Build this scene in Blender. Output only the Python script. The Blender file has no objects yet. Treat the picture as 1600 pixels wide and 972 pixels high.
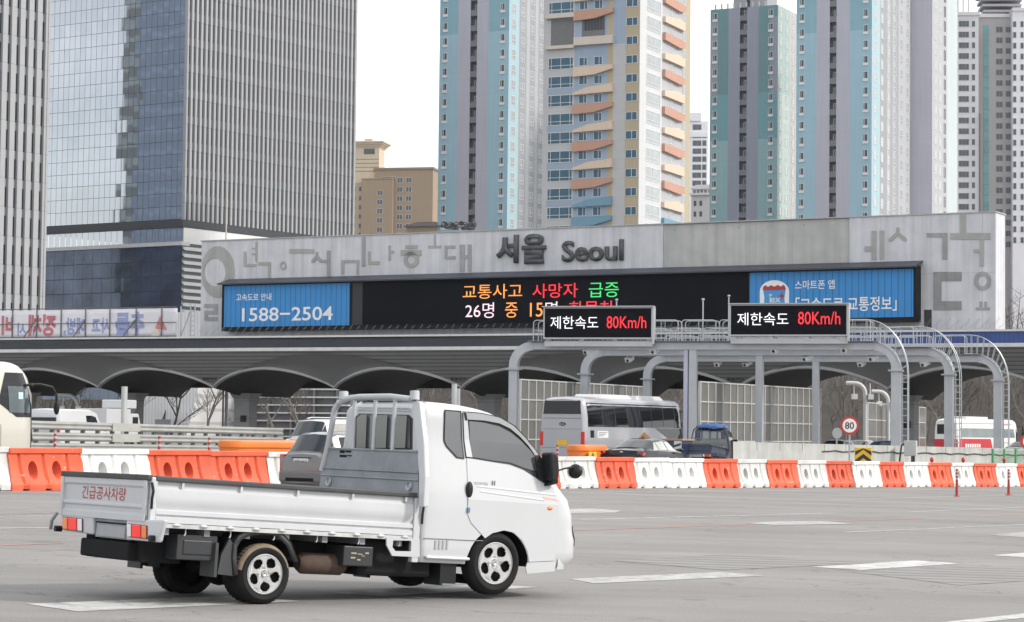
import bpy, bmesh, math, random
from mathutils import Vector, Matrix
random.seed(7)
R = math.radians
SC = bpy.context.scene
# ------------------------------------------------------------------ camera
F = 3600.0                      # focal length in photo pixels (photo 1600 wide)
PITCH = math.atan(190 / F); ROLL = 0.011
CAM = Vector((0, 0, 1.7))
FW = Vector((0, math.cos(PITCH), math.sin(PITCH)))
_r0 = Vector((1, 0, 0)); _u0 = Vector((0, -math.sin(PITCH), math.cos(PITCH)))
RT = math.cos(ROLL) * _r0 + math.sin(ROLL) * _u0
UP = -math.sin(ROLL) * _r0 + math.cos(ROLL) * _u0
cd = bpy.data.cameras.new('camera'); cam = bpy.data.objects.new('camera', cd)
SC.collection.objects.link(cam); SC.camera = cam
m = Matrix((RT, UP, -FW)).transposed().to_4x4(); m.translation = CAM
cam.matrix_world = m
cd.sensor_width = 36; cd.lens = F * 36 / 1600; cd.clip_end = 6000; cd.clip_start = 0.1
# ------------------------------------------------------------------ world, sun, exposure
SUN_AZ = R(101)                 # clockwise from +Y: to the right, a little towards the camera
SUN_EL = R(36)
W = bpy.data.worlds.new('World'); SC.world = W; W.use_nodes = True
nt = W.node_tree; nt.nodes.clear()
def wn(t, **k):
    n = nt.nodes.new(t)
    for a, b in k.items(): setattr(n, a, b)
    return n
out = wn('ShaderNodeOutputWorld'); bg = wn('ShaderNodeBackground'); sky = wn('ShaderNodeTexSky')
sky.sky_type = 'NISHITA'; sky.sun_disc = False; sky.sun_elevation = SUN_EL; sky.sun_rotation = SUN_AZ
sky.dust_density = 2.5; sky.air_density = 1.2
tc = wn('ShaderNodeTexCoord'); mp = wn('ShaderNodeMapping'); mp.inputs['Scale'].default_value = (1.6, 1.6, 3.4)
noi = wn('ShaderNodeTexNoise'); noi.inputs['Scale'].default_value = 1.7; noi.inputs['Detail'].default_value = 7; noi.inputs['Roughness'].default_value = .55
ramp = wn('ShaderNodeValToRGB'); ramp.color_ramp.elements[0].position = .33; ramp.color_ramp.elements[1].position = .60
sep = wn('ShaderNodeSeparateXYZ')
fr = wn('ShaderNodeMapRange'); fr.inputs['From Min'].default_value = -.85; fr.inputs['From Max'].default_value = -.25
mx_ = wn('ShaderNodeMath', operation='MAXIMUM'); mix = wn('ShaderNodeMix', data_type='RGBA')
L = nt.links.new
L(tc.outputs['Generated'], mp.inputs['Vector']); L(mp.outputs[0], noi.inputs['Vector']); L(noi.outputs['Fac'], ramp.inputs[0])
L(tc.outputs['Generated'], sep.inputs[0]); L(sep.outputs['X'], fr.inputs['Value'])
L(ramp.outputs['Color'], mx_.inputs[0]); L(fr.outputs[0], mx_.inputs[1])
mp2 = wn('ShaderNodeMapping'); mp2.inputs['Scale'].default_value = (1.1, 1.1, 5.5); mp2.inputs['Location'].default_value = (3.1, .7, .2)
no2 = wn('ShaderNodeTexNoise'); no2.inputs['Scale'].default_value = 2.2; no2.inputs['Detail'].default_value = 8; no2.inputs['Roughness'].default_value = .6
cr2 = wn('ShaderNodeMapRange'); cr2.inputs['From Min'].default_value = .34; cr2.inputs['From Max'].default_value = .62; cr2.inputs['To Min'].default_value = .66; cr2.inputs['To Max'].default_value = 1.12
cm = wn('ShaderNodeMix', data_type='RGBA', blend_type='MULTIPLY'); cm.inputs['Factor'].default_value = 1
L(tc.outputs['Generated'], mp2.inputs['Vector']); L(mp2.outputs[0], no2.inputs['Vector']); L(no2.outputs['Fac'], cr2.inputs['Value'])
L(mx_.outputs[0], mix.inputs['Factor']); L(sky.outputs[0], mix.inputs['A'])
CLOUD = 10.2
cm.inputs['A'].default_value = (CLOUD * .985, CLOUD * .99, CLOUD * 1.0, 1); L(cr2.outputs[0], cm.inputs['B']); L(cm.outputs['Result'], mix.inputs['B'])
L(mix.outputs['Result'], bg.inputs['Color']); bg.inputs['Strength'].default_value = 0.1
L(bg.outputs[0], out.inputs[0])
sl = bpy.data.lights.new('sun', 'SUN'); sl.energy = 2.0; sl.angle = R(6); sl.color = (1, .95, .88)
so = bpy.data.objects.new('sun', sl); SC.collection.objects.link(so)
sdir = Vector((math.sin(SUN_AZ) * math.cos(SUN_EL), math.cos(SUN_AZ) * math.cos(SUN_EL), math.sin(SUN_EL)))
so.rotation_euler = (-sdir).to_track_quat('-Z', 'Y').to_euler()
SC.view_settings.view_transform = 'Standard'; SC.view_settings.look = 'None'
SC.view_settings.exposure = 0.6; SC.view_settings.gamma = 1
SC.render.engine = 'CYCLES'
SC.cycles.max_bounces = 6; SC.cycles.diffuse_bounces = 3; SC.cycles.glossy_bounces = 3; SC.cycles.transmission_bounces = 4

# ------------------------------------------------------------------ pixel -> place helpers
def ray(px, py): return FW + (px - 800) / F * RT - (py - 486) / F * UP
def at(px, py, Y):
    d = ray(px, py); return CAM + d * (Y / d.y)
def local_hit(M, px, py, ax, val):
    """where the line of sight through a photo pixel meets the plane axis=val of frame M (frame coordinates)"""
    I = M.inverted(); o = I @ CAM; d = I.to_3x3() @ ray(px, py)
    return o + d * ((val - o[ax]) / d[ax])
BA = Vector((-11.149, 54.624, 0)); BB = Vector((22.57, 102.723, 0)); BD = (BB - BA).normalized(); BN = Vector((-BD.y, BD.x, 0))
def smooth(t): t = max(0, min(1, t)); return t * t * (3 - 2 * t)
def G(x, y):
    z = -.0195 * max(-25, min(25, x))
    if x > 0: z *= 1 - smooth(((Vector((x, y, 0)) - BA).dot(BN) - 2) / 6)
    return z
def on_ground(px, py):
    d = ray(px, py); t = -1.7 / (d.z + .0195 * d.x); return CAM + d * t

# ------------------------------------------------------------------ materials
MATS = {}
def M(name, col=None, rough=.6, metal=0.0, var=.10, scale=2.0, bump=0.0, emit=0.0, coat=0.0, lines=0.0, linew=.03, linecol=.75,
      axis=2, spec=.5, streak=0.0, alpha=1.0, trans=0.0, scuff=None, scuff_scale=3.0, scuff_lim=.64):
    if name in MATS: return MATS[name]
    mt = bpy.data.materials.new(name); MATS[name] = mt; mt.use_nodes = True
    t = mt.node_tree; b = t.nodes['Principled BSDF']; N = t.nodes.new; K = t.links.new
    b.inputs['Roughness'].default_value = rough; b.inputs['Metallic'].default_value = metal
    b.inputs['Coat Weight'].default_value = coat; b.inputs['Coat Roughness'].default_value = .06
    b.inputs['Specular IOR Level'].default_value = spec; b.inputs['Alpha'].default_value = alpha
    b.inputs['Transmission Weight'].default_value = trans
    c = (*col, 1); b.inputs['Base Color'].default_value = c; last = None
    tcn = N('ShaderNodeTexCoord')
    def mul(prev, facsock, amount):
        mxn = N('ShaderNodeMix'); mxn.data_type = 'RGBA'; mxn.blend_type = 'MULTIPLY'; mxn.inputs['Factor'].default_value = 1
        if prev is None: mxn.inputs['A'].default_value = c
        else: K(prev, mxn.inputs['A'])
        mr = N('ShaderNodeMapRange'); mr.inputs['To Min'].default_value = 1 - amount; mr.inputs['To Max'].default_value = 1 + amount * .6
        mr.inputs['From Min'].default_value = .3; mr.inputs['From Max'].default_value = .7
        K(facsock, mr.inputs['Value']); K(mr.outputs[0], mxn.inputs['B']); return mxn.outputs['Result']
    if var:
        nz = N('ShaderNodeTexNoise'); nz.inputs['Scale'].default_value = scale; nz.inputs['Detail'].default_value = 6; nz.inputs['Roughness'].default_value = .62
        K(tcn.outputs['Object'], nz.inputs['Vector']); last = mul(last, nz.outputs['Fac'], var)
        if bump:
            bp = N('ShaderNodeBump'); bp.inputs['Strength'].default_value = bump; bp.inputs['Distance'].default_value = .02
            K(nz.outputs['Fac'], bp.inputs['Height']); K(bp.outputs[0], b.inputs['Normal'])
    if streak:
        mpn = N('ShaderNodeMapping'); mpn.inputs['Scale'].default_value = (2.2, 2.2, .10)
        nz2 = N('ShaderNodeTexNoise'); nz2.inputs['Scale'].default_value = 1.0; nz2.inputs['Detail'].default_value = 5
        K(tcn.outputs['Object'], mpn.inputs['Vector']); K(mpn.outputs[0], nz2.inputs['Vector']); last = mul(last, nz2.outputs['Fac'], streak)
    if lines:
        sp = N('ShaderNodeSeparateXYZ'); K(tcn.outputs['Object'], sp.inputs[0])
        dv = N('ShaderNodeMath'); dv.operation = 'DIVIDE'; dv.inputs[1].default_value = lines; K(sp.outputs[axis], dv.inputs[0])
        frn = N('ShaderNodeMath'); frn.operation = 'FRACT'; K(dv.outputs[0], frn.inputs[0])
        lt = N('ShaderNodeMath'); lt.operation = 'LESS_THAN'; lt.inputs[1].default_value = linew / lines; K(frn.outputs[0], lt.inputs[0])
        mxn = N('ShaderNodeMix'); mxn.data_type = 'RGBA'; K(lt.outputs[0], mxn.inputs['Factor'])
        if last is None: mxn.inputs['A'].default_value = c
        else: K(last, mxn.inputs['A'])
        mxn.inputs['B'].default_value = (c[0] * linecol, c[1] * linecol, c[2] * linecol, 1); last = mxn.outputs['Result']
    if scuff is not None:
        mpn = N('ShaderNodeMapping'); mpn.inputs['Scale'].default_value = (1, 1, 2.6); nz3 = N('ShaderNodeTexNoise'); nz3.inputs['Scale'].default_value = scuff_scale; nz3.inputs['Detail'].default_value = 9; nz3.inputs['Roughness'].default_value = .72
        oi = N('ShaderNodeObjectInfo'); va = N('ShaderNodeVectorMath'); va.operation = 'MULTIPLY_ADD'; va.inputs[1].default_value = (1, 1, 1)
        cx = N('ShaderNodeCombineXYZ'); ml = N('ShaderNodeMath'); ml.operation = 'MULTIPLY'; ml.inputs[1].default_value = 37.0; K(oi.outputs['Random'], ml.inputs[0]); K(ml.outputs[0], cx.inputs[0]); K(ml.outputs[0], cx.inputs[1])
        K(tcn.outputs['Object'], va.inputs[0]); K(cx.outputs[0], va.inputs[2]); K(va.outputs[0], mpn.inputs['Vector']); K(mpn.outputs[0], nz3.inputs['Vector'])
        mr = N('ShaderNodeMapRange'); mr.inputs['From Min'].default_value = scuff_lim; mr.inputs['From Max'].default_value = scuff_lim + .06; mr.inputs['To Max'].default_value = .75; K(nz3.outputs['Fac'], mr.inputs['Value'])
        mxn = N('ShaderNodeMix'); mxn.data_type = 'RGBA'; K(mr.outputs[0], mxn.inputs['Factor'])
        if last is None: mxn.inputs['A'].default_value = c
        else: K(last, mxn.inputs['A'])
        mxn.inputs['B'].default_value = (*scuff, 1); last = mxn.outputs['Result']
        hs = N('ShaderNodeHueSaturation'); mr2 = N('ShaderNodeMapRange'); mr2.inputs['To Min'].default_value = .86; mr2.inputs['To Max'].default_value = 1.08; K(oi.outputs['Random'], mr2.inputs['Value']); K(mr2.outputs[0], hs.inputs['Value']); K(last, hs.inputs['Color']); last = hs.outputs['Color']
    if last is not None: K(last, b.inputs['Base Color'])
    if emit:
        b.inputs['Emission Color'].default_value = c; b.inputs['Emission Strength'].default_value = emit
    return mt

# ------------------------------------------------------------------ mesh builder
class MB:
    def __init__(s, T=None): s.v = []; s.f = []; s.m = []; s.T = T
    def add(s, p):
        p = Vector(p); s.v.append(s.T @ p if s.T is not None else p); return len(s.v) - 1
    def poly(s, pts, mi=0): s.f.append([s.add(p) for p in pts]); s.m.append(mi)
    def box(s, x0, x1, y0, y1, z0, z1, mi=0):
        p = [s.add(q) for q in ((x0, y0, z0), (x1, y0, z0), (x1, y1, z0), (x0, y1, z0), (x0, y0, z1), (x1, y0, z1), (x1, y1, z1), (x0, y1, z1))]
        for q in ((3, 2, 1, 0), (4, 5, 6, 7), (0, 1, 5, 4), (1, 2, 6, 5), (2, 3, 7, 6), (3, 0, 4, 7)):
            s.f.append([p[i] for i in q]); s.m.append(mi)
        return s
    def prism(s, pts, ext, mi=0):
        e = Vector(ext); a = [s.add(p) for p in pts]; b = [s.add(Vector(p) + e) for p in pts]; n = len(a)
        s.f.append(a[:]); s.f.append(b[::-1]); s.m += [mi, mi]
        for i in range(n):
            j = (i + 1) % n; s.f.append([a[i], b[i], b[j], a[j]]); s.m.append(mi)
        return s
    def grid(s, rows, mi=0, closed=False, cap=False):
        ids = [[s.add(p) for p in r] for r in rows]; n = len(ids[0])
        for a, b in zip(ids, ids[1:]):
            for i in range(n if closed else n - 1):
                j = (i + 1) % n; s.f.append([a[i], a[j], b[j], b[i]]); s.m.append(mi)
        if cap:
            s.f.append(ids[0][::-1]); s.f.append(ids[-1][:]); s.m += [mi, mi]
        return s
    def tube(s, path, r, n=8, mi=0, closed=False):
        P = [Vector(p) for p in path]; rows = []; k = len(P); up = None
        for i, p in enumerate(P):
            a = P[i - 1] if (i > 0 or closed) else p; b = P[(i + 1) % k] if (i < k - 1 or closed) else p
            d = (b - a).normalized()
            if up is None:
                up = Vector((0, 0, 1)) if abs(d.z) < .9 else Vector((1, 0, 0))
            x = d.cross(up)
            if x.length < 1e-4: x = d.orthogonal()
            x.normalize(); y = x.cross(d).normalized(); up = y
            rr = r[i] if isinstance(r, (list, tuple)) else r
            rows.append([p + (x * math.cos(t) + y * math.sin(t)) * rr for t in [2 * math.pi * q / n for q in range(n)]])
        if closed: rows.append(rows[0])
        s.grid(rows, mi, True, not closed); return s
    def cyl(s, p0, p1, r, n=16, mi=0, r1=None): return s.tube([p0, p1], [r, r if r1 is None else r1], n, mi)
    def lathe(s, prof, c, axis, n=32, mi=0):
        """prof: (radius, offset along axis) from c"""
        c = Vector(c); d = Vector(axis).normalized(); x = d.orthogonal().normalized(); y = d.cross(x)
        s.grid([[c + d * h + (x * math.cos(t) + y * math.sin(t)) * max(r, 1e-4) for t in [2 * math.pi * q / n for q in range(n)]] for r, h in prof], mi, True); return s
    def ell(s, c, rx, ry, rz, n=14, k=9, mi=0):
        c = Vector(c)
        s.grid([[c + Vector((rx * math.cos(t) * math.sin(p), ry * math.sin(t) * math.sin(p), rz * math.cos(p))) for t in [2 * math.pi * q / n for q in range(n)]] for p in [math.pi * (q + .02) / (k + .04 - 1) for q in range(k)]], mi, True); return s
    def build(s, name, mats, parent=None, smooth=None, bevel=0, solid=0, kind=None, seg=2):
        me = bpy.data.meshes.new(name); me.from_pydata([tuple(p) for p in s.v], [], s.f)
        if not isinstance(mats, (list, tuple)): mats = [mats]
        for q in mats: me.materials.append(q)
        me.polygons.foreach_set('material_index', s.m)
        bm = bmesh.new(); bm.from_mesh(me); bmesh.ops.recalc_face_normals(bm, faces=bm.faces); bm.to_mesh(me); bm.free()
        o = bpy.data.objects.new(name, me); SC.collection.objects.link(o)
        if smooth is not None:
            me.polygons.foreach_set('use_smooth', [True] * len(me.polygons)); me.set_sharp_from_angle(angle=R(smooth))
        if solid:
            q = o.modifiers.new('s', 'SOLIDIFY'); q.thickness = solid; q.offset = 0
        if bevel:
            q = o.modifiers.new('b', 'BEVEL'); q.width = bevel; q.segments = seg; q.limit_method = 'ANGLE'; q.angle_limit = R(40)
            q.harden_normals = False
        if parent is not None: o.parent = parent
        if kind: o['kind'] = kind
        return o
def thing(name, label, cat, loc=(0, 0, 0), rz=0.0, group=None):
    o = bpy.data.objects.new(name, None); SC.collection.objects.link(o); o.location = loc; o.rotation_euler = (0, 0, rz)
    o.empty_display_size = .2
    o['label'] = label; o['category'] = cat
    if group: o['group'] = group
    return o
def tag(o, label, cat, group=None):
    o['label'] = label; o['category'] = cat
    if group: o['group'] = group
    return o
def clone(o, parent=None, keep_tags=True):
    c = o.copy(); SC.collection.objects.link(c)
    if parent is not None: c.parent = parent
    for ch in list(o.children): clone(ch, c)
    return c
def put(name, mesh, parent, loc, rz=0.0):
    o = bpy.data.objects.new(name, mesh); SC.collection.objects.link(o); o.parent = parent; o.location = loc; o.rotation_euler = (0, 0, rz); return o
def frame(o): return Matrix.Translation(o.location) @ o.rotation_euler.to_matrix().to_4x4()
def bool_cut(o, cutters):
    for c in cutters:
        q = o.modifiers.new('cut', 'BOOLEAN'); q.object = c; q.operation = 'DIFFERENCE'; q.solver = 'EXACT'
        try: q.material_mode = 'TRANSFER'
        except Exception: pass
    bpy.context.view_layer.update()
    dg = bpy.context.evaluated_depsgraph_get()
    me = bpy.data.meshes.new_from_object(o.evaluated_get(dg), depsgraph=dg)
    o.modifiers.clear(); o.data = me
    for c in cutters: bpy.data.objects.remove(c, do_unlink=True)
    return o
def text_mesh(body, w, h, depth=.0, bold=0.0, mirror=False):
    """writing as a flat mesh in the x,z plane, facing -y, scaled to w x h with its lower left corner at 0"""
    cu = bpy.data.curves.new('t', 'FONT'); cu.body = body; cu.offset = bold; cu.extrude = 0; cu.resolution_u = 3
    o = bpy.data.objects.new('t', cu); SC.collection.objects.link(o); bpy.context.view_layer.update()
    dg = bpy.context.evaluated_depsgraph_get(); me = bpy.data.meshes.new_from_object(o.evaluated_get(dg), depsgraph=dg)
    bpy.data.objects.remove(o, do_unlink=True)
    xs = [v.co.x for v in me.vertices]; ys = [v.co.y for v in me.vertices]
    x0, x1, y0, y1 = min(xs), max(xs), min(ys), max(ys)
    bm = bmesh.new(); bm.from_mesh(me); bpy.data.meshes.remove(me)
    for v in bm.verts:
        x = (v.co.x - x0) / (x1 - x0) * w
        if mirror: x = w - x
        v.co = (x, 0, (v.co.y - y0) / (y1 - y0) * h)
    if depth:
        bmesh.ops.remove_doubles(bm, verts=bm.verts, dist=1e-5)
        r = bmesh.ops.extrude_face_region(bm, geom=bm.faces[:]); bmesh.ops.translate(bm, vec=(0, -depth, 0), verts=[g for g in r['geom'] if isinstance(g, bmesh.types.BMVert)])
        bmesh.ops.recalc_face_normals(bm, faces=bm.faces)
    me = bpy.data.meshes.new('text'); bm.to_mesh(me); bm.free(); return me
def text(name, body, T, w, h, mt, parent, depth=.0, bold=0.0, mirror=False):
    me = text_mesh(body, w, h, depth, bold, mirror); me.materials.append(mt); me.transform(T)
    o = bpy.data.objects.new(name, me); SC.collection.objects.link(o); o.parent = parent; return o
def TR(x, y, z, rz=0.0, rx=0.0): return Matrix.Translation((x, y, z)) @ Matrix.Rotation(rz, 4, 'Z') @ Matrix.Rotation(rx, 4, 'X')

# palette
WHITE = M('white_paint', (.545, .555, .57), .3, coat=.35, var=.03, scale=1.2)
DARK = M('dark_underside', (.012, .012, .013), .8, var=.3, spec=.2)
BLACKP = M('black_plastic', (.014, .015, .017), .5, spec=.3, var=.2)
RUBBER = M('tyre_rubber', (.017, .017, .018), .85, spec=.25, var=.25, scale=6)
SILVER = M('silver_alloy', (.62, .62, .62), .32, .85, var=.06)
GLASSD = M('dark_car_glass', (.012, .014, .018), .04, var=0, spec=.9, coat=1)
GALV = M('galvanised_steel', (.40, .42, .45), .45, .45, var=.10, scale=3)
REDL = M('red_lens', (.55, .012, .012), .15, var=0, coat=.7)
ORNL = M('orange_lens', (.85, .20, .01), .2, var=0, coat=.7)
CLRL = M('clear_lens', (.75, .75, .75), .1, var=0, coat=.7)
PLATE = M('plate_white', (.70, .72, .72), .4, var=.05)
INK = M('ink_black', (.02, .02, .022), .6, var=0)
# ------------------------------------------------------------------ ground
def road_mat():
    mt = bpy.data.materials.new('road_concrete'); mt.use_nodes = True; t = mt.node_tree; b = t.nodes['Principled BSDF']; N = t.nodes.new; K = t.links.new
    b.inputs['Roughness'].default_value = .82; b.inputs['Specular IOR Level'].default_value = .35
    tcn = N('ShaderNodeTexCoord')
    def noise(sc, rot, det=6, rough=.6, s=1):
        mp = N('ShaderNodeMapping'); mp.inputs['Scale'].default_value = sc; mp.inputs['Rotation'].default_value = (0, 0, rot)
        n = N('ShaderNodeTexNoise'); n.inputs['Scale'].default_value = s; n.inputs['Detail'].default_value = det; n.inputs['Roughness'].default_value = rough
        K(tcn.outputs['Object'], mp.inputs['Vector']); K(mp.outputs[0], n.inputs['Vector']); return n.outputs['Fac']
    def rng(s, a, c, lo=.3, hi=.7):
        r = N('ShaderNodeMapRange'); r.inputs['From Min'].default_value = lo; r.inputs['From Max'].default_value = hi; r.inputs['To Min'].default_value = a; r.inputs['To Max'].default_value = c; K(s, r.inputs['Value']); return r.outputs[0]
    def mulm(a, c):
        q = N('ShaderNodeMath'); q.operation = 'MULTIPLY'; K(a, q.inputs[0]); K(c, q.inputs[1]); return q.outputs[0]
    tr = -R(50)
    f = rng(noise((.02, .35, 1), tr, 4), .84, 1.08)                 # tyre tracks along the lanes
    f = mulm(f, rng(noise((.10, 2.0, 1), tr, 5), .94, 1.04))
    f = mulm(f, rng(noise((.35, .35, 1), 0, 7), .90, 1.08))
    f = mulm(f, rng(noise((40, 40, 40), 0, 4, .8), .76, 1.20))
    c = N('ShaderNodeMix'); c.data_type = 'RGBA'; c.inputs['A'].default_value = (.230, .223, .217, 1); c.inputs['B'].default_value = (.268, .257, .248, 1)
    K(rng(noise((.08, .25, 1), tr, 4), 0, 1), c.inputs['Factor'])
    # oil drips, dark rubber marks and hairline cracks
    f = mulm(f, rng(noise((.02, 1.1, 1), tr, 3, .5), 1.0, .80, .60, .74))
    f = mulm(f, rng(noise((1.3, 1.3, 1), 0, 4, .6), 1.0, .74, .62, .70))
    vo = N('ShaderNodeTexVoronoi'); vo.feature = 'DISTANCE_TO_EDGE'; vo.inputs['Scale'].default_value = .16
    dn = N('ShaderNodeTexNoise'); dn.inputs['Scale'].default_value = .9; dn.inputs['Detail'].default_value = 5; vm = N('ShaderNodeVectorMath'); vm.operation = 'MULTIPLY_ADD'; vm.inputs[1].default_value = (3.5, 3.5, 0)
    K(tcn.outputs['Object'], dn.inputs['Vector']); K(dn.outputs['Color'], vm.inputs[0]); K(tcn.outputs['Object'], vm.inputs[2]); K(vm.outputs[0], vo.inputs['Vector'])
    f = mulm(f, rng(vo.outputs['Distance'], .62, 1.0, .0, .004))
    m2 = N('ShaderNodeMix'); m2.data_type = 'RGBA'; m2.blend_type = 'MULTIPLY'; m2.inputs['Factor'].default_value = 1; K(c.outputs['Result'], m2.inputs['A']); K(f, m2.inputs['B'])
    K(m2.outputs['Result'], b.inputs['Base Color'])
    bp = N('ShaderNodeBump'); bp.inputs['Strength'].default_value = .35; bp.inputs['Distance'].default_value = .006; K(noise((90, 90, 90), 0, 3, .8), bp.inputs['Height']); K(bp.outputs[0], b.inputs['Normal'])
    return mt
ROAD = road_mat()
def span(stops):
    o = []
    for (a, b, st) in stops:
        x = a
        while x < b - 1e-6: o.append(x); x += st
    o.append(stops[-1][1]); return o
gx = span([(-2500, -250, 450), (-250, -60, 38), (-60, -25, 7), (-25, 25, 1.25), (25, 60, 7), (60, 250, 38), (250, 2500, 450)])
gy = span([(-60, 10, 14), (10, 120, 1.25), (120, 160, 4), (160, 400, 40), (400, 3600, 640)])
g = MB(); g.grid([[(x, y, G(x, y)) for x in gx] for y in gy])
g.build('road', ROAD, kind='structure', smooth=60)

LINEW = M('road_line_white', (.49, .49, .48), .7, var=.30, scale=5, scuff=(.24, .232, .225), scuff_scale=3.2, scuff_lim=.54)
LINEF = M('road_patch_faded', (.40, .40, .395), .75, var=.3, scale=4, scuff=(.24, .232, .225), scuff_scale=2.4, scuff_lim=.52)
LINEP = M('road_line_pink', (.46, .23, .20), .75, var=.3, scale=4, scuff=(.27, .26, .25), scuff_scale=2.5, scuff_lim=.54)
GROOVE = M('grooved_concrete', (.245, .237, .23), .85, var=.12, scale=1, lines=.60, linew=.16, linecol=.62, axis=1)
def sheet(name, pxs, mt, up=.004):
    """painted marking: outline on the road traced from photo pixels, laid just above the ground"""
    P = [on_ground(*p) for p in pxs]; mb = MB(); n = len(P)
    mb.poly([(p.x, p.y, -.0195 * p.x + up) for p in P]); return mb.build(name, mt, kind='structure')
def stripe(name, a, b, w, mt, up=.004):
    A, B = on_ground(*a), on_ground(*b); d = (B - A); d.z = 0; d.normalize(); n = Vector((-d.y, d.x, 0)) * w / 2
    mb = MB(); mb.poly([(p.x, p.y, -.0195 * p.x + up) for p in (A - n, B - n, B + n, A + n)]); return mb.build(name, mt, kind='structure')
sheet('lane_dash', [(40, 944), (122, 956), (470, 940), (370, 931)], LINEW)
sheet('lane_dash', [(520, 927), (600, 932), (842, 918), (760, 913)], LINEW)
sheet('lane_dash', [(890, 905), (928, 912), (1195, 900), (1128, 894)], LINEW)
sheet('lane_dash', [(1268, 886), (1345, 891), (1500, 881), (1430, 876)], LINEW)
sheet('lane_dash', [(1550, 868), (1600, 871), (1640, 868), (1600, 864)], LINEW)
sheet('lane_dash', [(1462, 974), (1490, 977), (1640, 962), (1600, 959)], LINEW)
sheet('painted_patch', [(1165, 818), (1215, 821), (1335, 819), (1290, 815), (1215, 815)], LINEF, .007)
sheet('painted_patch', [(1545, 836), (1600, 840), (1660, 838), (1600, 831)], LINEF)
sheet('painted_patch', [(880, 802), (962, 801), (970, 798), (925, 795), (880, 796)], LINEF)
stripe('guide_line_pink', (895, 829), (1440, 810), .15, LINEP)
stripe('guide_line_pink', (-20, 853), (95, 849), .15, LINEP)
stripe('guide_line_pink', (1530, 807), (1640, 802), .15, LINEP)
stripe('lane_line', (905, 812), (1300, 802), .13, LINEW)
stripe('lane_line', (-20, 826), (95, 824), .15, LINEW)
stripe('lane_line', (-20, 808), (90, 806), .12, LINEW)
stripe('lane_line', (1320, 832), (1640, 818), .13, LINEW)
stripe('lane_line', (1300, 781), (1640, 772), .12, LINEW)
stripe('lane_line', (1420, 800), (1640, 791), .1, LINEW)
stripe('lane_line', (900, 787), (965, 786), .1, LINEW)
stripe('lane_line', (890, 769), (1640, 764), .12, LINEW)
stripe('lane_line', (-20, 768.5), (240, 768), .1, LINEW)
stripe('lane_dash', (135, 871), (215, 868), .15, LINEW)
sheet('grooved_strip', [(960, 877), (1130, 891), (1360, 880), (1130, 866)], GROOVE, .0035)
sheet('grooved_strip', [(1330, 894), (1500, 915), (1680, 903), (1540, 884)], GROOVE, .0035)
sheet('grooved_strip', [(-20, 797), (-20, 806), (110, 800), (95, 792)], GROOVE, .0035)

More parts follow.
